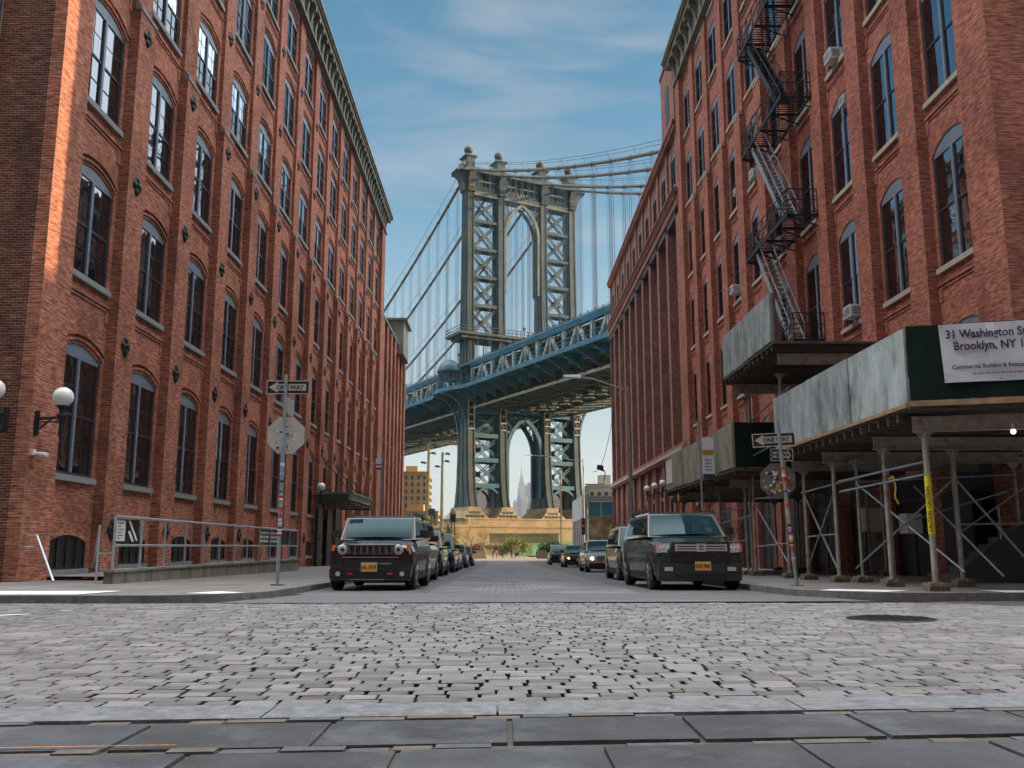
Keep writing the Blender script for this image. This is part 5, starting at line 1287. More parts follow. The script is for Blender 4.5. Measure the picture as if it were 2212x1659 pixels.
for p, q in (((7.8, 16.85, 2.45), (7.6, 20.9, 2.35)), ((7.8, 16.8, 2.22), (7.5, 20.6, 2.1)), ((7.9, 18.9, 2.45), (7.9, 24.5, 2.3)), ((7.9, 22.05, 2.2), (7.9, 24.4, .3)), ((7.95, 24.4, 2.2), (7.9, 22.05, .3)),
             ((9.35, 19.05, 1.35), (12.2, 19.0, 1.4)), ((8.35, 21.8, 2.4), (12.2, 21.0, 2.55)), ((8.35, 21.8, 2.35), (9.35, 19.0, .4)), ((9.35, 19.1, 2.3), (8.2, 21.8, .4)), ((9.35, 19.1, 2.3), (10.9, 19.0, .3)), ((9.6, 21.6, 2.3), (10.3, 19.3, .3)), ((7.9, 22.05, 1.2), (7.95, 24.4, 1.15)), ((9.5, 21.6, 1.5), (12, 22, 2.2))):
    mb.tube(p, q, .022, 6)
mb.build('brace_tubes', M['pole'], SH)
# yellow caution tape wound on the front post
ct = MB(); ct.tube((7.78, 16.9, 1.12), (7.78, 16.9, 2.18), .062, 12)
ob = ct.build('caution_tape', M['yellow'], None, origin=(7.78, 16.9, 1.12)); tag(ob, 'yellow caution tape wound round the front scaffold post', 'tape')
l = lettering('CAUTION  CAUTION', .085, M['black'], ob, (7.76, 16.832, 1.16), 0, 'LEFT', .002, tilt=R(-90)); 
ct = MB(); ct.path([(7.9, 18.9, 2.25), (7.98, 18.88, 2.32), (8.02, 18.88, 2.1), (7.99, 18.88, 1.9), (8.06, 18.88, 1.75)], .018, 5)
tag(ct.build('tape_loop', M['yellow'], None, origin=(7.95, 18.9, 2)), 'loose loop of yellow tape hanging from the second scaffold post', 'tape')
# banner
BN = thing('banner', 'white vinyl banner with the street address fixed to the dark scaffold parapet', 'banner', (10.3, FX(10.3), 3.8))
dirv = Vector((1, -.305, 0)).normalized(); nv = Vector((-.305, -1, 0)).normalized() ; az = math.atan2(dirv.y, dirv.x)
o0 = Vector((7.4, 16.4, 0)) + dirv * .50 + nv * .05; Lb = 4.6
mb = MB(); a = o0; c = o0 + dirv * Lb
def bp3(u, z): p = o0 + dirv * u; return (p.x, p.y, z)
nx_ = 24; nz_ = 6; rr = random.Random(3)
gridp = [[tuple(Vector(bp3(Lb * i / nx_ + .035 * (1 - j / nz_), 3.78 + (1.06) * j / nz_)) + nv * (.014 * math.sin(i * .9 + j) + .008 * math.sin(i * 2.3 + j * 2))) for i in range(nx_ + 1)] for j in range(nz_ + 1)]
for j in range(nz_):
    for i in range(nx_): mb.poly([gridp[j][i], gridp[j][i + 1], gridp[j + 1][i + 1], gridp[j + 1][i]])
mb.build('sheet', M['banner'], BN, smooth=60)
def btxt(s, size, u, z, bold=0.0, sx=1.0): 
    p = Vector(bp3(u, z)) + nv * .02; lettering(s, size, M['ink'], BN, tuple(p), az, 'LEFT', bold, sx)
btxt('31 Washington Street', .215, .10, 4.58, .004, .84); btxt('Brooklyn, NY 11201', .215, .22, 4.36, .004, .84)
btxt('Commercial Building & Restoration Contractors', .105, .17, 4.02, .002, .9); btxt('for more information about this property please call', .05, .5, 3.91, .001)
mb = MB()
for k in range(6):
    for z in (3.82, 4.79): q = Vector(bp3(.05 + k * .88, z)) + nv * .018; mb.tube(tuple(q), tuple(q + nv * .01), .012, 8)
mb.build('eyelets', M['brickB'], BN)
# raised catch platform over the fire escape drop
CP = thing('catch_platform', 'raised scaffold platform with grey plywood sides below the fire escape', 'scaffold', (9.5, 27, 6.3))
mb = MB(); ply_panels(mb, [(7.3, 29.95), (7.3, 24.35)], 6.38, 7.72); mb.build('parapet', M['ply'], CP)
mb = MB(); mb.box(7.28, 12.7, 24.3, 30.0, 6.28, 6.36)
for k in range(12): mb.box(7.3, 12.7, 24.5 + k * .48, 24.58 + k * .48, 6.12, 6.27)
mb.build('deck', M['wood'], CP)
mb = MB(); mb.box(7.34, 7.40, 24.3, 24.36, 6.37, 7.7); mb.bar((7.3, 24.28, 6.32), (12.7, 24.28, 6.32), .05, .06); mb.build('edge_board', M['wood'], CP)
for y in (24.7, 29.6):
    mb = MB(); ibeam(mb, (7.5, y, 5.95), (12.6, y, 5.95), .28, .14); mb.build('beam', M['scaffold'], CP)
post(CP, 8.0, 26.2, 5.8, .05); post(CP, 8.0, 29.6, 5.8, .05); post(CP, 8.1, 30.4, 5.8, .04); post(CP, 12.1, 26.2, 5.8, .05); post(CP, 12.1, 29.6, 5.8, .05)
mb = MB()
for p, q in (((7.9, 25.0, 5.25), (7.9, 30.6, 4.7)), ((7.9, 25.2, 3.9), (7.9, 29.4, 3.7)), ((8.0, 29.6, 1.9), (7.9, 40.6, 1.5)), ((8, 26.2, 1.0), (8, 29.6, .9)), ((8, 26.2, 2.3), (8, 29.6, 2.4)), ((8, 26.2, .4), (8, 29.6, 2.3))): mb.tube(p, q, .024, 6)
mb.build('brace_tubes', M['pole'], CP)
# farther shed
FS = thing('sidewalk_shed', 'farther sidewalk shed with weathered plywood parapet beyond the raised platform', 'scaffold', (9.5, 35, .0))
mb = MB(); ply_panels(mb, [(7.3, 41.2), (7.3, 29.05)], 3.36, 4.78, w=2.0); mb.build('parapet', pm('weathered_plywood', (.26, .265, .20), .75, var=.3, scale=2.5, stretch=(1, 1, .5), dirt=(.11, .12, .10), dscale=1.4, island=.25), FS)
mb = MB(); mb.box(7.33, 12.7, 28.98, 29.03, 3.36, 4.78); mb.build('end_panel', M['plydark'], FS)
mb = MB(); mb.box(7.28, 12.7, 28.95, 41.25, 3.24, 3.34); 
for k in range(26): mb.box(7.3, 12.7, 29.1 + k * .47, 29.18 + k * .47, 3.1, 3.235)
mb.build('deck', M['wood'], FS)
for y in (30.6, 34.2, 37.8, 41.0):
    mb = MB(); ibeam(mb, (7.5, y, 2.95), (12.6, y, 2.95)); mb.build('beam', M['scaffold'], FS); post(FS, 8.0, y, 2.83, .045); post(FS, 12.0, y, 2.83, .045)
mb = MB()
for p, q in (((8, 30.6, 2.2), (8, 41, 2.0)), ((8, 30.6, 2.1), (8, 34.2, .3)), ((8, 34.2, 2.1), (8, 37.8, .3)), ((8, 30.6, 1.1), (8, 41, 1.0))): mb.tube(p, q, .022, 6)
mb.build('brace_tubes', M['pole'], FS)
mb = MB(); mb.box(7.25, 7.27, 39.6, 41.0, 3.6, 4.6); tag(mb.build('notice', M['white'], None, origin=(7.26, 40.3, 4.1)), 'blank white notice sheet at the far end of the weathered plywood', 'notice')
mb = MB(); mb.box(7.25, 7.27, 38.2, 38.5, 2.75, 3.05); tag(mb.build('orange_notice', M['orange'], None, origin=(7.26, 38.3, 2.9)), 'small orange sign hanging under the farther shed', 'sign')
# shed clutter on the ground floor of the red building: cabinets, doors, lights
mb = MB(); mb.box(12.2, 12.75, 31.3, 32.0, 1.4, 2.2); tag(mb.build('meter_box', M['white'], None, origin=(12.4, 31.6, 1.8)), 'white meter box on the brick wall under the farther shed', 'box')
mb = MB(); mb.box(12.3, 12.76, 28.3, 28.9, 1.3, 1.9); tag(mb.build('meter_box', M['white'], None, origin=(12.4, 28.6, 1.6)), 'small white box on the brick wall beside the raised platform post', 'box')
mb = MB(); mb.box(12.45, 12.75, 24.6, 26.3, .12, 2.4); mb.box(12.42, 12.45, 25.42, 25.46, .2, 2.3, 1); tag(mb.build('steel_door', [M['black'], M['pole']], None, origin=(12.6, 25.4, .12)), 'black double steel door behind the near shed posts', 'door')
LB = thing('shed_lamp', 'lit white bulb under the near scaffold beam', 'lamp', (9.1, 16.3, 2.95))
mb = MB(); mb.tube((9.1, 16.3, 2.96), (9.1, 16.3, 3.06), .03, 8); mb.build('socket', M['white'], LB)
mb = MB(); mb.sphere((9.1, 16.3, 2.92), .045, 12); mb.build('bulb', emis('lit_bulb', (1, .98, .9), 2.5), LB)
# stair with side wall seen in the dark under the shed
ST = thing('concrete_steps', 'dark concrete steps with sloping side wall and handrail under the near shed', 'steps', (10.6, 21.6, .12))
mb = MB()
for k in range(7): mb.box(10.4 + .25 * k, 10.65 + .25 * k, 21.2, 22.4, .1, .28 + .17 * k)
mb.build('treads', M['kerbsteel'], ST)
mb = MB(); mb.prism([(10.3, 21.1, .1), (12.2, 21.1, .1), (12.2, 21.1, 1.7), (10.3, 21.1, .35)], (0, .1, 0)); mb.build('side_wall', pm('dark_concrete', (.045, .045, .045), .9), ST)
mb = MB(); mb.tube((10.35, 21.15, 1.2), (12.2, 21.15, 2.4), .02, 6); mb.tube((10.35, 21.15, .3), (10.35, 21.15, 1.2), .02, 6); mb.tube((11.3, 21.15, .9), (11.3, 21.15, 1.8), .02, 6); mb.build('handrail', M['pole'], ST)

# ================================================================ SIGN POSTS
def oneway(parent, cx, y, cz_, w, h, rot=0, flip=False, txt='ONE WAY', bent=0.0):
    mb = MB(); mb.box(cx - w/2, cx + w/2, y - .004, y + .004, cz_ - h/2, cz_ + h/2, 0)
    b = h * .06; t = .002
    for a, c, d, e in ((-w/2, w/2, h/2 - b, h/2), (-w/2, w/2, -h/2, -h/2 + b), (-w/2, -w/2 + b, -h/2 + b, h/2 - b), (w/2 - b, w/2, -h/2 + b, h/2 - b)): mb.box(cx + a, cx + c, y - .008, y - .0045, cz_ + d, cz_ + e, 1)
    s = -1 if not flip else 1
    tip = cx + s * w * .45; neck = cx + s * w * .24; tail = cx - s * w * .42
    mb.poly([(tip, y - .0085, cz_), (neck, y - .0085, cz_ + h * .4), (neck, y - .0085, cz_ + h * .25), (tail, y - .0085, cz_ + h * .25), (tail, y - .0085, cz_ - h * .25), (neck, y - .0085, cz_ - h * .25), (neck, y - .0085, cz_ - h * .4)], 1)
    sg = mb.build('one_way_sign', [M['black'], M['signback']], parent)
    lettering(txt, h * .44, M['black'], sg, (cx - s * w * .05, y - .011, cz_ - h * .15), 0, 'CENTER', .004, .95)
    return sg
def octagon(parent, cx, y, cz_, r, mt, name='stop_sign'):
    mb = MB(); pts = [(cx + r * math.cos(R(22.5 + 45 * k)), y, cz_ + r * math.sin(R(22.5 + 45 * k))) for k in range(8)]
    mb.prism(pts, (0, .004, 0)); return mb.build(name, mt, parent)
def stickers(parent, cx, y, cz_, r, n, seed, cols):
    rnd = random.Random(seed)
    for k in range(n):
        mb = MB(); a = rnd.uniform(0, 6.28); q = rnd.uniform(.15, .85) * r; x = cx + q * math.cos(a); z = cz_ + q * math.sin(a); w, h = rnd.uniform(.025, .07), rnd.uniform(.02, .05)
        if rnd.random() < .25: mb.tube((x, y - .004 - k * .0002, z), (x, y - .002, z), w * .6, 12, m=rnd.randrange(len(cols)))
        else: mb.box(x - w / 2, x + w / 2, y - .004 - k * .0002, y - .002, z - h / 2, z + h / 2, rnd.randrange(len(cols)))
        mb.build('sticker', cols, parent)
SG = thing('street_sign_post', 'left street sign post with one way arrow and the back of a stop sign', 'sign post', (-4.74, 20.0, .1), 'one way and stop sign posts at the two corners')
mb = MB(); mb.tube((-4.74, 20, .1), (-4.74, 20, 3.0), .04, 10); mb.tube((-4.74, 20, 3.0), (-4.74, 20, 4.62), .032, 10); mb.box(-4.86, -4.62, 19.88, 20.12, .1, .13); mb.build('pole', M['pole'], SG, smooth=40)
oneway(SG, -4.70, 20.05, 4.34, .94, .30)
s_ = octagon(SG, -4.70, 20.05, 3.28, .435, M['signback']); stickers(s_, -4.70, 20.05, 3.18, .36, 22, 5, [M['white'], M['cyan'], M['banner'], M['orange'], M['ink'], M['white'], M['signbackdark']])
mb = MB(); mb.prism([(-4.74, 20.05, 4.15), (-4.56, 20.05, 4.05), (-4.56, 20.05, 3.68), (-4.74, 20.05, 3.8)], (0, .004, 0)); mb.build('sign_back', M['signback'], SG)
rnd = random.Random(8)
for k in range(34): mb = MB(); z = rnd.uniform(.9, 2.75); h = rnd.uniform(.02, .06); mb.tube((-4.74, 20, z), (-4.74, 20, z + h), .0415 + k * .0001, 10, m=rnd.randrange(5)); mb.build('pole_sticker', [M['white'], M['banner'], M['ink'], M['red'], M['cyan']], SG)
SR = thing('street_sign_post', 'right street sign post with bent one way arrow and sticker covered stop sign back', 'sign post', (5.98, 19.9, .1), 'one way and stop sign posts at the two corners')
mb = MB(); mb.tube((6.12, 19.6, .1), (5.85, 19.5, 3.55), .038, 10); mb.box(6.0, 6.24, 19.5, 19.74, .1, .13); mb.build('pole', M['pole'], SR, smooth=40)
a_ = oneway(SR, 5.77, 19.55, 3.14, .92, .29); a_.rotation_euler = (0, R(-3), 0); a_.location = Vector((.0, 0, 0))
# rotate about its own centre
a_.location = Vector((5.77, 19.55, 3.14)) - woff(SR) - (Matrix.Rotation(R(-3), 3, 'Y') @ (Vector((5.77, 19.55, 3.14)) - woff(SR)))
oneway(SR, 5.93, 19.56, 2.82, .48, .26, flip=True, txt='ONE WAY')
s_ = octagon(SR, 5.82, 19.56, 2.27, .40, M['signbackdark']); stickers(s_, 5.82, 19.56, 2.25, .37, 60, 15, [M['white'], M['yellow'], M['banner'], M['orange'], M['white'], M['red'], M['cyan'], M['ink']])
rnd = random.Random(18)
for k in range(36): mb = MB(); z = rnd.uniform(.6, 2.7); h = rnd.uniform(.02, .07); xx = 6.12 - .27 * (z - .1) / 3.45; yy = 19.6 - .1 * (z - .1) / 3.45; mb.tube((xx, yy, z), (xx - .002, yy, z + h), .0395 + k * .0001, 10, m=rnd.randrange(5)); mb.build('pole_sticker', [M['white'], M['banner'], M['ink'], M['orange'], M['red']], SR)
# parking sign post right
PS = thing('parking_sign_post', 'slim parking sign post with white and yellow panels before the farther shed', 'sign post', (5.95, 27.8, 0))
mb = MB(); mb.tube((6.03, 27.8, 0), (5.93, 27.8, 4.7), .035, 8); mb.build('pole', M['pole'], PS)
mb = MB(); mb.box(6.02, 6.36, 27.75, 27.76, 2.9, 4.15); mb.box(6.02, 6.36, 27.742, 27.75, 3.62, 3.78, 1); mb.box(6.02, 6.36, 27.742, 27.75, 2.9, 3.05, 2)
for k in range(4): mb.box(6.08, 6.30, 27.744, 27.75, 3.15 + k * .1, 3.19 + k * .1, 3)
mb.build('panels', [M['white'], pm('mustard', (.45, .28, .03), .6), M['ink'], M['pole']], PS)
PL = thing('parking_sign_post', 'slim post with small striped sign in front of the left warehouse behind the black suv', 'sign post', (-4.3, 33, 0))
mb = MB(); mb.tube((-4.3, 33, -.03), (-4.28, 33, 4.25), .04, 8); mb.build('pole', M['pole'], PL)
mb = MB(); mb.box(-4.5, -4.3, 32.95, 32.96, 3.55, 4.0); mb.box(-4.5, -4.3, 32.94, 32.95, 3.6, 3.66, 1); mb.box(-4.5, -4.3, 32.94, 32.95, 3.75, 3.8, 2); mb.build('panels', [M['white'], M['ink'], M['red']], PL)

# ================================================================ RAMP, RAILING, HANDRAILS
RM = tag(MB().build('x', M['concrete']), None) if False else None
mb = MB(); mb.box(-8.86, -8.66, 21.1, 40.3, -.4, .34); mb.box(-8.9, -8.62, 21.05, 40.35, .34, .40, 1)
tag(mb.build('ramp_wall', [M['concreteOld'], M['concrete']], None, origin=(-8.76, 30.7, 0)), 'long low stained concrete ramp wall under the metal railing', 'wall')
mb = MB(); mb.poly([(-8.85, 24.1, .16), (-8.85, 40.3, .3), (-11.5, 40.3, .3), (-11.5, 24.1, .16)]); tag(mb.build('ramp_surface', M['concrete']), kind='structure')
RLG = thing('railing', 'long galvanised pipe railing along the ramp on the left', 'railing', (-8.72, 30.7, .4))
mb = MB()
for z, r in ((1.57, .038), (.93, .03)): mb.tube((-8.72, 21.2, z), (-8.72, 40.1, z), r, 10)
mb.build('rails', M['rail'], RLG, smooth=40)
k = 0; y = 21.2
while y < 40.2:
    mb = MB(); mb.tube((-8.72, y, .4), (-8.72, y, 1.57), .032, 8); mb.build('baluster', M['rail'], RLG, smooth=40); y += 1.575
mb = MB(); mb.tube((-8.98, 21.0, .12), (-8.98, 21.0, 1.35), .028, 8); mb.tube((-8.98, 21.0, 1.35), (-10.2, 23.6, .4), .024, 8); mb.tube((-8.98, 21.0, .75), (-8.98, 21.9, .75), .02, 8)
tag(mb.build('handrail', M['rail'], None, origin=(-8.98, 21, .12)), 'short handrail at the near end of the ramp railing', 'handrail')
mb = MB(); mb.tube((-10.95, 22.2, 1.16), (-10.1, 21.4, .13), .026, 8); mb.tube((-10.95, 22.2, 1.16), (-11.25, 22.4, 1.14), .026, 8); mb.tube((-11.1, 22.4, .9), (-11.5, 22.6, .9), .015, 6)
tag(mb.build('handrail', M['rail'], None, origin=(-10.9, 22.2, .12)), 'sloping pipe handrail by the corner basement window', 'handrail')
RS = thing('poster', 'black and white poster panel tied in the first bay of the railing', 'poster', (-8.76, 22, 1.25))
mb = MB(); mb.box(-8.78, -8.76, 21.3, 22.7, .98, 1.52, 0); mb.box(-8.757, -8.752, 21.35, 21.85, 1.03, 1.5, 1)
mb.prism([(-8.75, 22.0, 1.5), (-8.75, 22.1, 1.5), (-8.75, 22.62, 1.04), (-8.75, 22.5, 1.04)], (.004, 0, 0), 1); mb.prism([(-8.75, 22.0, 1.25), (-8.75, 22.12, 1.27), (-8.75, 22.4, 1.02), (-8.75, 22.25, 1.02)], (.004, 0, 0), 1)
for k in range(6): mb.box(-8.751, -8.747, 21.42, 21.42 + (.12, .3, .22, .34, .2, .3)[k], 1.08 + k * .068, 1.10 + k * .068, 0)
mb.build('sheet', [M['black'], M['white']], RS)
RS = thing('poster', 'dark poster panel with white lettering on the far end of the railing', 'poster', (-8.76, 37.5, 1.25))
mb = MB(); mb.box(-8.78, -8.76, 33.8, 40.0, .98, 1.52, 0)
rnd = random.Random(6)
for r_ in range(3):
    y = 34.0
    while y < 36.6: w = rnd.uniform(.15, .4); mb.box(-8.757, -8.752, y, y + w, 1.06 + r_ * .15, 1.15 + r_ * .15, 1); y += w + .12
mb.build('sheet', [M['black'], M['white']], RS)
CM = thing('security_camera', 'small white security camera on the corner pier below the globe lamp', 'camera', (-11.4, 22.9, 3.15))
mb = MB(); mb.box(-11.5, -11.42, 22.6, 22.75, 3.1, 3.25); mb.build('mount', M['white'], CM)
mb = MB(); mb.tube((-11.42, 22.7, 3.14), (-11.05, 22.55, 3.10), .05, 10); mb.build('body', M['white'], CM, smooth=40)

# ================================================================ GLOBE LAMPS
def globe_lamp(label, x, y, z, d, sc=1.0, r=.25, group=None):
    """d = direction (dx,dy) from wall to globe; x,y = wall point; z = globe centre"""
    o = thing('globe_lamp', label, 'wall lamp', (x, y, z - .8), group); dx, dy = d; L_ = .62 * sc
    gx, gy = x + dx * L_, y + dy * L_
    mb = MB(); mb.tube((x, y, z - .9), (x, y, z - .35), .09, 8); mb.box(x - .07, x + .07, y - .07, y + .07, z - .95, z - .85)
    mb.tube((x, y, z - .55), (gx, gy, z - .5), .035, 8); mb.tube((x + dx * .1, y + dy * .1, z - .8), (x + dx * .4, y + dy * .4, z - .53), .025, 6); mb.tube((x + dx * .12, y + dy * .12, z - .62), (gx, gy, z - .62), .02, 6)
    mb.lathe((gx, gy, z - .5), [(.03, -.5), (.05, -.45), (.035, -.1), (.11, -.05), (.12, .04), (.06, .1), (.07, .2), (.14, .25), (.13, .3)], 12)
    mb.build('bracket', M['iron'], o, smooth=40)
    mb = MB(); mb.sphere((gx, gy, z), r, 20); mb.build('globe', M['globe'], o, smooth=80); return o
globe_lamp('white globe lamp on a black bracket on the left corner pier', -11.5, 22.75, 4.55, (1, 0))
globe_lamp('white globe lamp cut by the left edge of the picture', -12.12, 22.5, 4.6, (0, -1))
globe_lamp('white globe lamp beside the green entrance canopy', -11.5, 56, 4.45, (1, 0))
for i, (y, lb) in enumerate(((70.5, 'nearest'), (74.3, 'middle'), (78.2, 'farthest'))):
    globe_lamp(lb + ' of the three white globe lamps on the brown factory', 12.8, y, 5.65 + i * .03, (-1, 0), r=.27, group='globe lamps on the brown factory')
# entrance canopy on the left
CN = thing('entrance_canopy', 'green iron entrance canopy hung on rods from the left warehouse', 'canopy', (-10.5, 62, 3.4))
mb = MB(); mb.box(-11.5, -9.4, 57.8, 66.3, 3.55, 3.65); mb.box(-9.5, -9.35, 57.7, 66.4, 3.75, 4.1, 1); mb.box(-11.5, -9.5, 57.7, 57.85, 3.6, 4.1, 0); mb.box(-11.5, -9.35, 66.25, 66.4, 3.45, 4.1, 0)
mb.box(-11.5, -9.2, 57.6, 66.5, 4.1, 4.22, 2); mb.build('roof', [M['steeldark'], M['steelpale'], pm('verdigris', (.10, .20, .17), .6, var=.3)], CN)
mb = MB()
for y in (58.5, 62, 65.6): mb.tube((-9.5, y, 4.2), (-11.5, y, 6.6), .025, 6)
mb.build('rods', M['iron'], CN)
mb = MB()
for y in (57.2, 60.4, 63.4): mb.box(-11.6, -11.45, y + 1.0, y + 2.6, -.4, 3.3)
tag(mb.build('entrance_doors', M['black'], None, origin=(-11.5, 62, -.4)), 'dark entrance doors below the green canopy', 'door')

# ================================================================ STREET LAMPS AND MASTS
def cobra(label, x, y, h, arm, lean=0.0, name='street_lamp'):
    o = thing(name, label, 'street lamp', (x, y, gz(y)), None)
    mb = MB(); mb.tube((x, y, gz(y)), (x - lean, y, h), .11, 10, .07); mb.build('pole', M['pole'], o, smooth=40)
    pts = [(x - lean, y, h - .25), (x - lean - arm * .35, y - .0, h + .02), (x - lean - arm * .7, y, h + .32), (x - lean - arm, y, h + .42)]
    mb = MB(); mb.path(pts, .04, 8); mb.build('arm', M['pole'], o)
    mb = MB(); xx = x - lean - arm; mb.hexa([(xx - .75, y - .1, h + .42), (xx - .75, y + .1, h + .42), (xx + .1, y + .16, h + .34), (xx + .1, y - .16, h + .34), (xx - .7, y - .07, h + .5), (xx - .7, y + .07, h + .5), (xx + .1, y + .08, h + .52), (xx + .1, y - .08, h + .52)]); mb.build('lamp_head', M['banner'], o)
    return o
cobra('tall grey street lamp with long arm against the brown factory', 5.9, 42.5, 8.3, 2.3, .05)
o = cobra('street lamp at the far right street end with the traffic light', 9.6, 110, 11.2, 6.2, .0)
TL = thing('traffic_light', 'black traffic light on the pole at the far right street end', 'traffic light', (9.45, 109.8, 2.6))
mb = MB(); mb.box(9.3, 9.7, 109.6, 109.9, 2.3, 4.2); mb.build('housing', M['black'], TL)
for k, (z, mt_) in enumerate(((3.85, M['red']), (3.3, M['orange']), (2.7, M['steeldark']))):
    mb = MB(); mb.tube((9.5, 109.55, z), (9.5, 109.62, z), .13, 12); mb.build('lens', mt_, TL)
for x, y, h, lb in ((-12.6, 158, 18.2, 'taller weathered light mast with floodlights left of the bridge'), (-10.5, 162, 17.2, 'shorter weathered light mast with floodlights left of the bridge')):
    o = thing('light_mast', lb, 'light mast', (x, y, -1), 'weathered light masts')
    mb = MB(); mb.tube((x, y, -1), (x, y, h), .34, 8, .2); mb.build('mast', pm('weathered_mast', (.16, .15, .08), .8, var=.3, scale=1), o)
    mb = MB()
    for i, (dx, z) in enumerate(((.9, h - .3), (-.9, h - 3.2 if x < -12 else h - 2.5), (.8, h - 1.6))):
        mb.bar((x, y, z), (x + dx, y, z), .08); mb.hexa([(x + dx - .45, y - .3, z - .05), (x + dx + .45, y - .3, z - .2), (x + dx + .45, y + .3, z - .2), (x + dx - .45, y + .3, z - .05), (x + dx - .3, y - .2, z + .25), (x + dx + .4, y - .2, z + .15), (x + dx + .4, y + .2, z + .15), (x + dx - .3, y + .2, z + .25)])
    mb.build('floodlights', M['iron'], o)
def lantern(x, y, z0, z1, lb):
    o = thing('street_lantern', lb, 'lantern', (x, y, z0), None)
    mb = MB(); s = .26
    for dx in (-s, s):
        for dy in (-s, s): mb.bar((x + dx, y + dy, z0), (x + dx * .8, y + dy * .8, z1 - 1.9), .1)
    for z in (z0 + .7, z0 + 1.5, z0 + 2.3): mb.box(x - s, x + s, y - s, y + s, z, z + .06)
    mb.build('lattice_post', M['iron'], o)
    mb = MB(); mb.lathe((x, y, z1 - 1.9), [(.2, -.1), (.42, 0), (.42, .9), (.5, .95), (.3, 1.35), (.1, 1.6), (.02, 1.9)], 8); mb.build('lantern_head', M['iron'], o)
lantern(-6.6, 125, -.7, 6.1, 'black lattice lantern post at the street end, left of the pier'); lantern(-13.6, 125, -.7, 5.4, 'black lantern post rising behind the dark pickup on the left')
o = thing('information_sign', 'small dark blue sign on a thin pole between the masts', 'sign', (-11.3, 150, -.7)); mb = MB(); mb.tube((-11.3, 150, -.7), (-11.3, 150, 7), .07, 6); mb.build('pole', M['iron'], o); mb = MB(); mb.box(-11.9, -10.8, 149.9, 149.95, 5.8, 6.9); mb.build('panel', M['ink'], o)
o = thing('light_mast', 'slim pale lamp pole standing before the right bridge legs', 'lamp pole', (9.4, 150, -.7)); mb = MB(); mb.tube((9.4, 150, -.7), (9.4, 150, 13), .12, 6); mb.path([(9.4, 150, 13), (9.7, 150, 13.6), (10.4, 150, 13.7)], .06); mb.build('pole', M['woodlight'], o)
# string of festoon bulbs from the lamp to the brown factory
FS_ = thing('festoon_string', 'sagging string of festoon bulbs from a lamp pole to the brown factory', 'string lights', (11, 108, 8))
mb = MB(); P0_, P1_ = Vector((10.6, 108, 9.5)), Vector((12.9, 104, 17.5)); pts = []
for i in range(17): t = i / 16; p = P0_.lerp(P1_, t); p.z -= 2.6 * math.sin(math.pi * t) * (1 - .3 * t); pts.append(tuple(p))
mb.path(pts, .035, 4); mb.build('wire', M['iron'], FS_)
mb = MB(); mb.tube((9.6, 110, 8.2), (12.0, 110, 8.2), .05, 6); mb.path([(12.0, 110, 8.2), (12.2, 110, 9.6), (11.8, 110, 10.3)], .06); mb.hexa([(11.2, 109.8, 10.0), (12.0, 109.8, 9.7), (12.0, 110.2, 9.7), (11.2, 110.2, 10.0), (11.3, 109.8, 10.5), (12.0, 109.8, 10.4), (12.0, 110.2, 10.4), (11.3, 110.2, 10.5)]); 
tag(mb.build('floodlight_arm', M['iron'], None, origin=(9.6, 110, 8.2)), 'curved floodlight arm reaching right from the far street lamp', 'lamp arm')
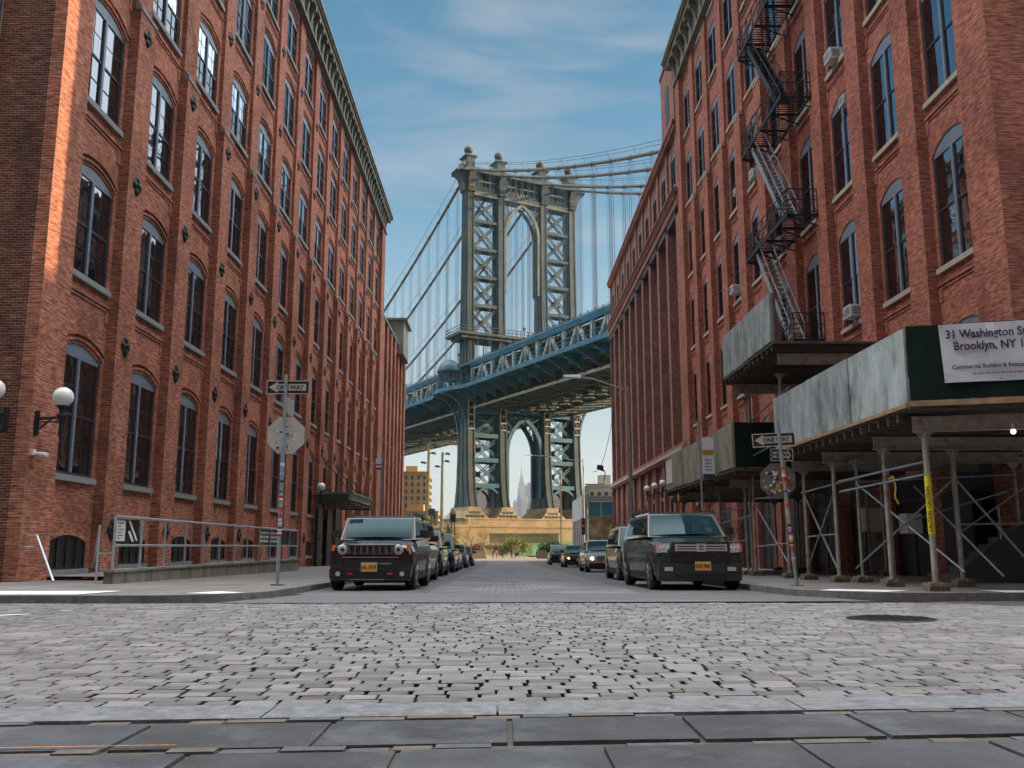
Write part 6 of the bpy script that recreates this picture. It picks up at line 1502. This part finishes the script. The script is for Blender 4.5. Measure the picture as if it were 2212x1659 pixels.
# ================================================================ CARS
def quad_on(fc, u0, v0, u1, v1, off):
    """sub-rectangle of a 4-corner face (a,b,c,d: bottom-left, bottom-right, top-right, top-left), pushed along its outward normal"""
    a, b, c, d = [Vector(p) for p in fc]; n = (b - a).cross(d - a).normalized() * off
    f = lambda u, v: (a * (1 - u) + b * u) * (1 - v) + (d * (1 - u) + c * u) * v + n
    return [f(u0, v0), f(u1, v0), f(u1, v1), f(u0, v1)]
def make_car(name, label, cat, W, L, H, hood, belt, hoodlen, paint, style, rakef=.5, raker=.3, wheel=.34, ground=.2, sidew=3, group='cars parked nose on along the street', tumble=.13, rails=False):
    """front faces -Y, origin on the ground under the front bumper centre"""
    o = thing(name, label, cat, (0, 0, 0), group); hw = W / 2
    box_ = style in ('boxy',)
    st = [(.0, hw * (.93 if box_ else .86), ground + .16, hood * (.93 if box_ else .76)), (.05, hw * (.97 if box_ else .95), ground + .08, hood * (.97 if box_ else .90)), (.16, hw * .99, ground, hood * (.985 if box_ else .94)), (hoodlen * .5, hw, ground, hood), (hoodlen, hw, ground, belt - .02), (hoodlen + .5, hw, ground, belt), (L * .6, hw, ground, belt + .01), (L - .5, hw, ground, belt + .02), (L - .12, hw * .98, ground + .03, belt), (L, hw * .93, ground + .12, belt - .08)]
    mb = MB(); rings = []
    for y, w, zb, zt in st:
        sh = .05 if box_ else .09
        pts = [(0, zt + .015), (w * .5, zt + .01), (w * .80, zt - .01), (w * .93, zt - sh), (w, zt - sh - .12), (w * 1.0, (zt + zb) / 2 - .04), (w * .985, zb + .12), (w * .93, zb), (0, zb)]
        rings.append([(x, y, z) for x, z in pts] + [(-x, y, z) for x, z in reversed(pts[1:-1])])
    n = len(rings[0])
    for r0, r1 in zip(rings[:-1], rings[1:]):
        for i in range(n): j = (i + 1) % n; mb.poly([r0[i], r0[j], r1[j], r1[i]])
    mb.poly(rings[0]); mb.poly(list(reversed(rings[-1])))
    # cabin
    y0, y1 = hoodlen - .05, L - (.12 if box_ or style == 'suv' else .75); ya, yb = y0 + rakef, y1 - raker
    wb, wr = hw * .93, hw * (.93 - tumble); zr = H - .05
    B = [(-wb, y0, belt - .03), (wb, y0, belt - .03), (wb, y1, belt - .03), (-wb, y1, belt - .03)]; T = [(-wr, ya, zr), (wr, ya, zr), (wr, yb, zr), (-wr, yb, zr)]
    mb.poly([B[0], B[1], T[1], T[0]]); mb.poly([B[1], B[2], T[2], T[1]]); mb.poly([B[2], B[3], T[3], T[2]]); mb.poly([B[3], B[0], T[0], T[3]])
    cr = [(-wr * .9, ya + .12, H), (wr * .9, ya + .12, H), (wr * .9, yb - .1, H), (-wr * .9, yb - .1, H)]
    for i in range(4): j = (i + 1) % 4; mb.poly([T[i], T[j], cr[j], cr[i]])
    mb.poly(cr)
    # lower black cladding and bumper bottom
    body = mb.build('body', paint, o, smooth=32)
    bv = body.modifiers.new('bevel', 'BEVEL'); bv.width = .03; bv.segments = 3; bv.limit_method = 'ANGLE'; bv.angle_limit = R(28)
    mb = MB(); mb.box(-hw * .9, hw * .9, .02, L - .04, ground - .02, ground + .10); mb.box(-hw * .86, hw * .86, -.015, .1, ground + .02, ground + .24)
    for x in (-hw, hw): mb.box(x - .012, x + .012, hoodlen * .95, L * .68, ground + .02, ground + .18)
    mb.build('lower_trim', M['trim'], o)
    front = (B[0], B[1], T[1], T[0])
    mb = MB(); ng = 10; gp_ = []
    qa, qb, qc, qd = quad_on(front, .05, .06, .95, .92, .010); nn = (qb - qa).cross(qd - qa).normalized()
    for j in range(ng + 1):
        for i in range(ng + 1):
            u_, v_ = i / ng, j / ng; p_ = (qa * (1 - u_) + qb * u_) * (1 - v_) + (qd * (1 - u_) + qc * u_) * v_
            gp_.append(p_ + nn * (.035 * (1 - (2 * u_ - 1) ** 2) + .015 * (1 - (2 * v_ - 1) ** 2)))
    for j in range(ng):
        for i in range(ng): k_ = j * (ng + 1) + i; mb.poly([gp_[k_], gp_[k_ + 1], gp_[k_ + ng + 2], gp_[k_ + ng + 1]])
    ws = mb.build('windshield', M['carglass'], o, recalc=False)
    wb2 = bmesh.new(); wb2.from_mesh(ws.data); bmesh.ops.remove_doubles(wb2, verts=wb2.verts, dist=.0005); wb2.to_mesh(ws.data); wb2.free(); ws.data.polygons.foreach_set('use_smooth', [True] * len(ws.data.polygons))
    fb = MB()
    for q_ in ((.012, .02, .052, .97), (.948, .02, .988, .97), (.052, .90, .948, .97), (.052, .02, .948, .07)): fb.poly(quad_on(front, *q_, .004))
    fb.build('windshield_surround', M['trim'], o, recalc=False)
    back = (B[2], B[3], T[3], T[2]); mb = MB(); mb.poly(quad_on(back, .08, .2, .92, .9, .006)); mb.build('rear_window', M['carglass'], o, recalc=False)
    for fc in ((B[1], B[2], T[2], T[1]), (B[3], B[0], T[0], T[3])):
        for k in range(sidew):
            a, c = .05 + .9 * k / sidew, .05 + .9 * (k + 1) / sidew - .03
            if fc[0] is B[3]: a, c = 1 - c, 1 - a
            mb = MB(); mb.poly(quad_on(fc, a, .12, c, .86, .006)); mb.build('side_window', M['carglass'], o, recalc=False)
    # wheels
    wy = (hoodlen * .62, L - .82)
    for y in wy:
        for sgn in (-1, 1):
            mb = MB(); x = sgn * (hw - .10)
            mb.lathe((x, y, wheel), [(.2, -.11), (wheel - .03, -.11), (wheel, -.07), (wheel, .07), (wheel - .03, .11), (.2, .11)], 24, axis='x')
            wo = mb.build('wheel', M['tyre'], o, smooth=40)
            mb = MB(); xo = x + sgn * .105
            mb.lathe((xo, y, wheel), [(.001, .01 * sgn), (.05, .015 * sgn), (wheel * .64, -.03 * sgn), (wheel * .68, .005 * sgn)], 20, 1, axis='x')
            for k in range(7):
                a = 2 * math.pi * k / 7; mb.bar((xo + .012 * sgn, y, wheel), (xo + .008 * sgn, y + wheel * .64 * math.cos(a), wheel + wheel * .64 * math.sin(a)), .05, .03, up=(1, 0, 0))
            mb.build('rim', [M['alloy'], M['trim']], wo)
            mb = MB(); xa = sgn * (hw - .003); r1 = wheel + .055
            pts = [(xa, y + r1 * math.cos(math.pi * k / 14), wheel + r1 * math.sin(math.pi * k / 14)) for k in range(15)]
            mb.prism(pts + [(xa, y - r1, ground), (xa, y + r1, ground)], (sgn * .008, 0, 0)); mb.build('wheel_arch', M['trim'], o)
    for sgn in (-1, 1):
        mb = MB(); x = sgn * (hw + .10); y = hoodlen + .32
        mb.hexa([(x - .11, y, belt + .02), (x + .11, y, belt + .02), (x + .10, y + .1, belt + .02), (x - .10, y + .1, belt + .02), (x - .10, y + .02, belt + .19), (x + .10, y + .02, belt + .19), (x + .09, y + .1, belt + .18), (x - .09, y + .1, belt + .18)])
        mb.bar((sgn * hw * .92, y + .05, belt + .04), (x, y + .05, belt + .06), .05); mb.build('mirror', M['trim'] if style != 'sedan' else paint, o)
        if rails:
            mb = MB(); xr = sgn * wr * .92; mb.path([(xr, ya + .1, zr + .02), (xr, ya + .3, H + .07), (xr, yb - .3, H + .07), (xr, yb - .05, zr + .02)], .022, 6); mb.build('roof_rail', M['trim'], o)
    mb = MB()
    for x in (-.32, .32): mb.bar((x * W * .7, y0 + .0, belt + .01), (x * W * .7 + .25, y0 + .12, belt + .1), .015)
    mb.build('wipers', M['trim'], o)
    return o, body
def plate(o, x, z, y, txt):
    mb = MB(); mb.box(x - .155, x + .155, y - .01, y, z - .08, z + .08); p = mb.build('license_plate', M['plate'], o)
    mb = MB(); mb.box(x - .17, x + .17, y - .004, y + .01, z - .095, z + .095); mb.build('plate_frame', M['chrome'], p)
    lettering(txt, .10, M['ink'], p, (x, y - .013, z - .035), 0, 'CENTER', .002, .82)
# --- black boxy suv with round headlamps and seven slot grille
o, b = make_car('parked_car', 'black boxy suv with round headlamps parked nose out on the left', 'car', 1.80, 4.2, 1.63, 1.00, 1.12, 1.05, M['cpblack'], 'boxy', rakef=.42, raker=.15, wheel=.345, ground=.22, tumble=.07, rails=True)
mb = MB(); mb.box(-.66, .66, -.02, .06, .76, .97); mb.build('grille_panel', M['trim'], o)
mb = MB()
for k in range(8): x = -.46 + .92 * k / 7; mb.box(x - .025, x + .025, -.045, -.02, .79, .95)
mb.box(-.5, .5, -.05, -.02, .945, .962); mb.box(-.5, .5, -.05, -.02, .778, .795); mb.build('grille', M['cpgrey'], o)
for sx in (-1, 1):
    mb = MB(); mb.lathe((sx * .595, -.03, .865), [(.098, .05), (.105, 0), (.088, -.012)], 20, 0, 'y'); mb.lathe((sx * .595, -.025, .865), [(.001, -.03), (.05, -.02), (.088, 0)], 20, 1, 'y'); mb.lathe((sx * .595, -.052, .865), [(.001, -.006), (.04, -.004), (.045, 0)], 14, 2, 'y')
    mb.build('headlight', [M['chrome'], M['lens'], M['trim']], o, smooth=40)
    mb = MB(); mb.box(sx * .80 - .03, sx * .80 + .03, -.03, .06, .84, .96); mb.build('indicator', M['amber'], o)
    mb = MB(); mb.tube((sx * .68, -.05, .36), (sx * .68, .02, .36), .05, 14); mb.build('fog_lamp', M['lens'], o)
    mb = MB(); mb.box(sx * .42 - .05, sx * .42 + .05, -.07, 0, .34, .385); mb.build('tow_hook', M['red'], o)
mb = MB(); mb.box(-.84, .84, -.03, .05, .23, .66); mb.box(-.56, .56, -.04, -.03, .56, .66, 1); mb.box(-.60, .60, -.04, -.028, .25, .45, 1); mb.box(-.86, -.60, -.04, -.028, .28, .46, 1); mb.box(.60, .86, -.04, -.028, .28, .46, 1); mb.build('bumper', [M['cpblack'], M['trim']], o)
mb = MB(); mb.box(-.60, .60, -.045, -.03, .695, .712); mb.box(-.45, .30, -.045, -.03, .232, .25); mb.box(.18, .45, -.052, -.04, .56, .585); mb.build('bumper_highlight', M['alloy'], o)  # silver strips standing in for shine on the bumper and under the grille
plate(o, -.02, .50, -.05, 'JAL 3274')
mb = MB(); mb.poly([(.40, .98 + .05, 1.17), (.52, .98 + .05, 1.17), (.52, .98 + .08, 1.21), (.40, .98 + .08, 1.21)]); mb.build('inspection_sticker', M['white'], o)
o.location = (-2.80, 20.05, gz(20.5)); o.rotation_euler = (R(-.4), 0, R(-1.0))
# --- dark grey green suv with wide chrome grille
o, b = make_car('parked_car', 'dark grey green suv with wide chrome grille parked nose out on the right', 'car', 1.94, 4.75, 1.74, 1.07, 1.19, 1.15, M['cpgreen'], 'suv', rakef=.62, raker=.3, wheel=.37, ground=.22, rails=True)
mb = MB(); mb.box(-.60, .66, -.03, .06, .80, 1.03); mb.build('grille_surround', M['cpgreen'], o)
mb = MB(); mb.box(-.52, .58, -.045, -.03, .83, .99, 1)
for z in (.855, .91, .965): mb.box(-.50, .56, -.06, -.045, z - .014, z + .014)
for x in (-.51, .57): mb.box(x - .02, x + .02, -.062, -.045, .835, .985)
mb.build('grille', [M['chrome'], M['trim']], o)
mb = MB(); cx = .03
for sx in (-1, 1): mb.hexa([(cx + sx * .055 - .016, -.075, .85), (cx + sx * .055 + .016, -.075, .85), (cx + sx * .055 + .016, -.06, .85), (cx + sx * .055 - .016, -.06, .85), (cx + sx * .075 - .016, -.075, .97), (cx + sx * .075 + .016, -.075, .97), (cx + sx * .075 + .016, -.06, .97), (cx + sx * .075 - .016, -.06, .97)])
mb.box(cx - .055, cx + .055, -.075, -.06, .9, .925)
for q in ((-.1, -.085, .84, .98), (.085, .1, .84, .98), (-.1, .1, .98, .995), (-.1, .1, .825, .84)): mb.box(cx + q[0], cx + q[1], -.075, -.06, q[2], q[3])
mb.build('emblem', M['chrome'], o)
for sx in (-1, 1):
    mb = MB(); x = sx * .77; mb.hexa([(x - .15, -.02, .80), (x + .15, .02, .82), (x + .15, .12, .82), (x - .15, .10, .80), (x - .15, -.0, .99), (x + .14, .05, 1.0), (x + .14, .14, 1.0), (x - .15, .10, .99)])
    for k in range(3): mb.lathe((x - .08 + k * .08, -.02, .9), [(.001, -.02), (.03, -.01), (.035, 0)], 10, 1, 'y')
    mb.build('headlight', [M['lens'], M['chrome']], o)
    mb = MB(); mb.box(sx * .90 - .035, sx * .90 + .035, -.0, .06, .86, .97); mb.build('indicator', M['amber'], o)
    mb = MB(); mb.box(sx * .68 - .09, sx * .68 + .09, -.05, 0, .42, .50); mb.build('fog_lamp', M['lens'], o)
mb = MB(); mb.box(-.9, .9, -.03, .05, .22, .58); mb.box(-.62, .64, -.04, -.03, .60, .72, 1); mb.box(-.55, .55, -.04, -.028, .26, .36, 1); mb.build('bumper', [pm('lower_bumper', (.03, .035, .035), .45), M['trim']], o)
plate(o, .06, .52, -.05, 'FDE 7981')
mb = MB(); mb.box(.58, .72, 1.24, 1.25, 1.2, 1.25); mb.build('inspection_sticker', M['white'], o)
o.location = (4.24, 20.2, gz(21)); o.rotation_euler = (R(-.5), 0, R(1.5))
def simple_front(o, W, paint, hood, amber=False, lit=False, txt='GHT 4410'):
    hw = W / 2
    mb = MB(); mb.box(-.42, .42, -.02, .05, hood * .62, hood * .80); mb.box(-.5, .5, -.02, .05, .3, .42); mb.build('grille', M['trim'], o)
    mb = MB(); 
    for z in (hood * .66, hood * .72): mb.box(-.40, .40, -.03, -.02, z, z + .014)
    mb.build('grille_bars', M['chrome'], o)
    for sx in (-1, 1):
        mb = MB(); x = sx * hw * .74; mb.hexa([(x - .15, -.0, hood * .64), (x + .15, .04, hood * .66), (x + .15, .12, hood * .66), (x - .15, .08, hood * .64), (x - .15, .02, hood * .78), (x + .15, .08, hood * .84), (x + .15, .14, hood * .84), (x - .15, .08, hood * .78)])
        mb.build('headlight', M['lens'], o)
        if (lit or amber) and sx < 0:
            mb = MB(); mb.sphere((x + .02, -.02, hood * .70), .075, 12); mb.build('lit_lamp', M['lampamber'] if amber else M['lampon'], o)
    mb = MB(); mb.box(-.15, .15, -.03, 0, .44, .58); mb.build('license_plate', M['plate'], o)
def rowcar(label, px, y, paint, style, W, L, H, hood, belt, hl, rot=0.0, amber=False, lit=False, name='parked_car', rails=False):
    o, b = make_car(name, label, 'car', W, L, H, hood, belt, hl, paint, style, rakef=.55 if style != 'sedan' else .75, raker=.3 if style != 'sedan' else .55, wheel=.34, ground=.2, rails=rails)
    simple_front(o, W, paint, hood, amber, lit); o.location = (px, y, gz(y + 2)); o.rotation_euler = (R(-.5 if y < 88 else 0), 0, R(rot)); return o
rowcar('tall navy suv tucked behind the black boxy suv, second in the left row', -3.02, 26.0, M['cpnavy'], 'suv', 1.9, 4.7, 1.78, 1.08, 1.14, 1.1, rails=True)
rowcar('black suv with pale windscreen, third in the left row', -3.1, 33.6, M['cpblack'], 'suv', 1.88, 4.6, 1.72, 1.02, 1.08, 1.1)
rowcar('dark blue minivan with tall windscreen, fourth in the left row', -3.1, 42.0, M['cpnavy'], 'suv', 1.9, 4.8, 1.80, 1.0, 1.06, .95)
rowcar('dark grey hatchback, fifth in the left row', -3.15, 49.2, M['cpgrey'], 'sedan', 1.78, 4.3, 1.48, .88, .94, 1.05)
rowcar('blue grey saloon, sixth in the left row', -3.15, 59.0, M['cpgrey'], 'sedan', 1.82, 4.6, 1.47, .88, .94, 1.15)
rowcar('small dark saloon, last and farthest in the left row', -3.1, 70.0, M['cpblack'], 'sedan', 1.8, 4.5, 1.48, .88, .94, 1.1)
rowcar('black suv with narrow chrome grille, second in the right row', 4.45, 27.9, M['cpnavy'], 'suv', 1.88, 4.5, 1.69, 1.02, 1.08, 1.15, rails=True)
rowcar('silver saloon with one lit headlamp, third in the right row', 4.72, 42.6, M['cpsilver'], 'sedan', 1.80, 4.6, 1.50, .92, .99, 1.1, lit=True)
rowcar('dark saloon with orange indicator lit, fourth in the right row', 5.0, 61.5, M['cpblack'], 'sedan', 1.82, 4.6, 1.47, .88, .94, 1.15, amber=True)
rowcar('dark suv at the far end of the right row', 5.0, 80, M['cpblack'], 'suv', 1.9, 4.7, 1.75, 1.02, 1.08, 1.1)

# ================================================================ PEOPLE
SKIN = pm('skin', (.45, .28, .2), .6, var=.05); HAIR = pm('hair', (.04, .03, .02), .7)
def person(label, x, y, h, top, legs, face=0.0, stride=.14, sit=False, arms=.12, hair=HAIR):
    s = h / 1.75; root = thing('person', label, 'person', (x, y, gz(y) + .02), 'people at the park entrance')
    hipz = .92 if not sit else .48
    V_ = [((0, 0, hipz), .13), ((0, 0, hipz + .22), .125), ((0, 0, hipz + .44), .15), ((0, 0, hipz + .56), .06), ((0, -.01, hipz + .64), .085), ((0, -.01, hipz + .76), .09)]
    E_ = [(0, 1), (1, 2), (2, 3), (3, 4), (4, 5)]
    def add(p, r, par): V_.append((p, r)); E_.append((par, len(V_) - 1)); return len(V_) - 1
    for sg in (-1, 1):
        sh = add((sg * .19, 0, hipz + .50), .06, 2); el = add((sg * .25, .03, hipz + .22), .045, sh); wr = add((sg * .24, -arms, hipz - .0), .033, el); add((sg * .235, -arms - .03, hipz - .1), .035, wr)
        if sit:
            kn = add((sg * .1, -.42, hipz + .02), .075, 0); an = add((sg * .1, -.44, .08), .045, kn); add((sg * .1, -.6, .04), .04, an)
        else:
            h1 = add((sg * .09, 0, .84), .09, 0); kn = add((sg * .1, -sg * stride * .6, .48), .062, h1); an = add((sg * .1, sg * stride * .8 if sg > 0 else -stride, .08), .042, kn); add((sg * .1, (sg * stride * .8 if sg > 0 else -stride) - .15, .04), .038, an)
    me = bpy.data.meshes.new('body'); me.from_pydata([tuple(Vector(p) * s) for p, r in V_], E_, []); ob = bpy.data.objects.new('body', me); COL.objects.link(ob)
    sk = ob.modifiers.new('skin', 'SKIN'); 
    for i, (p, r) in enumerate(V_): me.skin_vertices[0].data[i].radius = (r * s, r * s)
    me.skin_vertices[0].data[0].use_root = True
    sb_ = ob.modifiers.new('sub', 'SUBSURF'); sb_.levels = 1; sb_.render_levels = 1
    bpy.context.view_layer.update(); me2 = bpy.data.meshes.new_from_object(ob.evaluated_get(bpy.context.evaluated_depsgraph_get())); bpy.data.objects.remove(ob)
    me2.materials.clear()
    for m_ in (SKIN, top, legs, hair): me2.materials.append(m_)
    for p in me2.polygons:
        z = p.center.z / s; xx = abs(p.center.x) / s; yy = p.center.y / s
        if z > hipz + .70 or (z > hipz + .6 and yy > .02): p.material_index = 3
        elif z > hipz + .54: p.material_index = 0
        elif xx > .2 and z < hipz + .02 and z > hipz - .16 and not sit: p.material_index = 0
        elif z > hipz - .02: p.material_index = 1
        else: p.material_index = 2
        p.use_smooth = True
    bo = bpy.data.objects.new('body', me2); COL.objects.link(bo); bo.parent = root; root.rotation_euler = (0, 0, face); return root
cl = lambda n, c: pm(n, c, .8, var=.1)
W1, D1, PK, BL1, DN, RD = cl('white_cloth', (.6, .62, .65)), cl('dark_cloth', (.03, .03, .04)), cl('pink_cloth', (.55, .16, .35)), cl('blue_cloth', (.12, .16, .35)), cl('denim', (.06, .09, .15)), cl('red_cloth', (.4, .05, .06))
person('standing person in white top and dark trousers at the end of the street', 4.9, 132, 1.85, W1, D1, .3)
person('person in dark jacket standing left of the pink child', .05, 133, 1.6, D1, DN, 1.2)
person('child in pink coat near the end of the street', -.75, 131, 1.15, PK, RD, -.6)
person('second child in purple coat beside the pink child', -1.3, 132, 1.2, cl('purple_cloth', (.25, .1, .3)), DN, .4)
person('person in black coat bending over a stroller at the street end', 1.3, 132, 1.55, D1, D1, 2.0)
person('person in blue leaning near the concrete block at the street end', 11.3 - 2.9, 133, 1.6, BL1, D1, -1.0, sit=True)
ST_ = thing('stroller', 'dark baby stroller between the standing people at the street end', 'stroller', (2.1, 131.5, -.7))
mb = MB(); z = gz(131)
mb.hexa([(1.8, 131.2, z + .45), (2.3, 131.2, z + .45), (2.3, 131.9, z + .5), (1.8, 131.9, z + .5), (1.75, 131.1, z + .75), (2.35, 131.1, z + .75), (2.35, 132.0, z + 1.05), (1.75, 132.0, z + 1.05)]); mb.build('seat', D1, ST_)
mb = MB(); mb.bar((1.8, 131.2, z + .2), (1.8, 132.2, z + 1.1), .04); mb.bar((2.3, 131.2, z + .2), (2.3, 132.2, z + 1.1), .04); mb.build('frame', M['pole'], ST_)
mb = MB()
for x in (1.78, 2.32):
    for y in (131.25, 131.95): mb.tube((x - .02, y, z + .14), (x + .02, y, z + .14), .13, 12)
mb.build('wheels', M['tyre'], ST_)
for x, w, lb, mt_ in ((-3.1, 1.9, 'tan stone block at the street end beyond the left row', M['stone']), (5.7, 2.0, 'rough brown stone block right of the standing person', pm('rough_stone', (.16, .13, .10), .9, var=.4)), (-5.8, 1.6, 'low planter box with green leaves at the street end left', M['woodlight'])):
    mb = MB(); zz = gz(128); mb.hexa([(x - w / 2, 128, zz), (x + w / 2, 128, zz), (x + w / 2, 129, zz), (x - w / 2, 129, zz), (x - w / 2 + .12, 128.1, zz + 1.15), (x + w / 2 - .2, 128.1, zz + 1.05), (x + w / 2 - .2, 128.9, zz + 1.05), (x - w / 2 + .12, 128.9, zz + 1.15)])
    tag(mb.build('stone_block', mt_, None, origin=(x, 128.5, zz)), lb, 'block')
mb = MB(); mb.tube((8.6, 129, gz(129)), (8.6, 129, gz(129) + 1.5), .45, 14); mb.sphere((8.6, 129, gz(129) + 1.5), .45, 14, sz=.6)
tag(mb.build('litter_bin', pm('pale_bin', (.35, .42, .42), .5), None, origin=(8.6, 129, -.7)), 'pale round topped litter bin beside the hedge', 'bin')
# ================================================================ AIR
hz = MB(); hz.box(-3500, 3500, -90, 5600, -9, 500)
hm = bpy.data.materials.new('haze'); hm.use_nodes = True; hn = hm.node_tree.nodes; hl = hm.node_tree.links
for n_ in list(hn): hn.remove(n_)
ho = hn.new('ShaderNodeOutputMaterial'); hv = hn.new('ShaderNodeVolumePrincipled'); hv.inputs['Color'].default_value = (.86, .88, .92, 1); hv.inputs['Density'].default_value = 0.00006; hv.inputs['Anisotropy'].default_value = .2
hl.new(hv.outputs[0], ho.inputs['Volume'])
tag(hz.build('haze', hm), None, None, None, 'stuff')
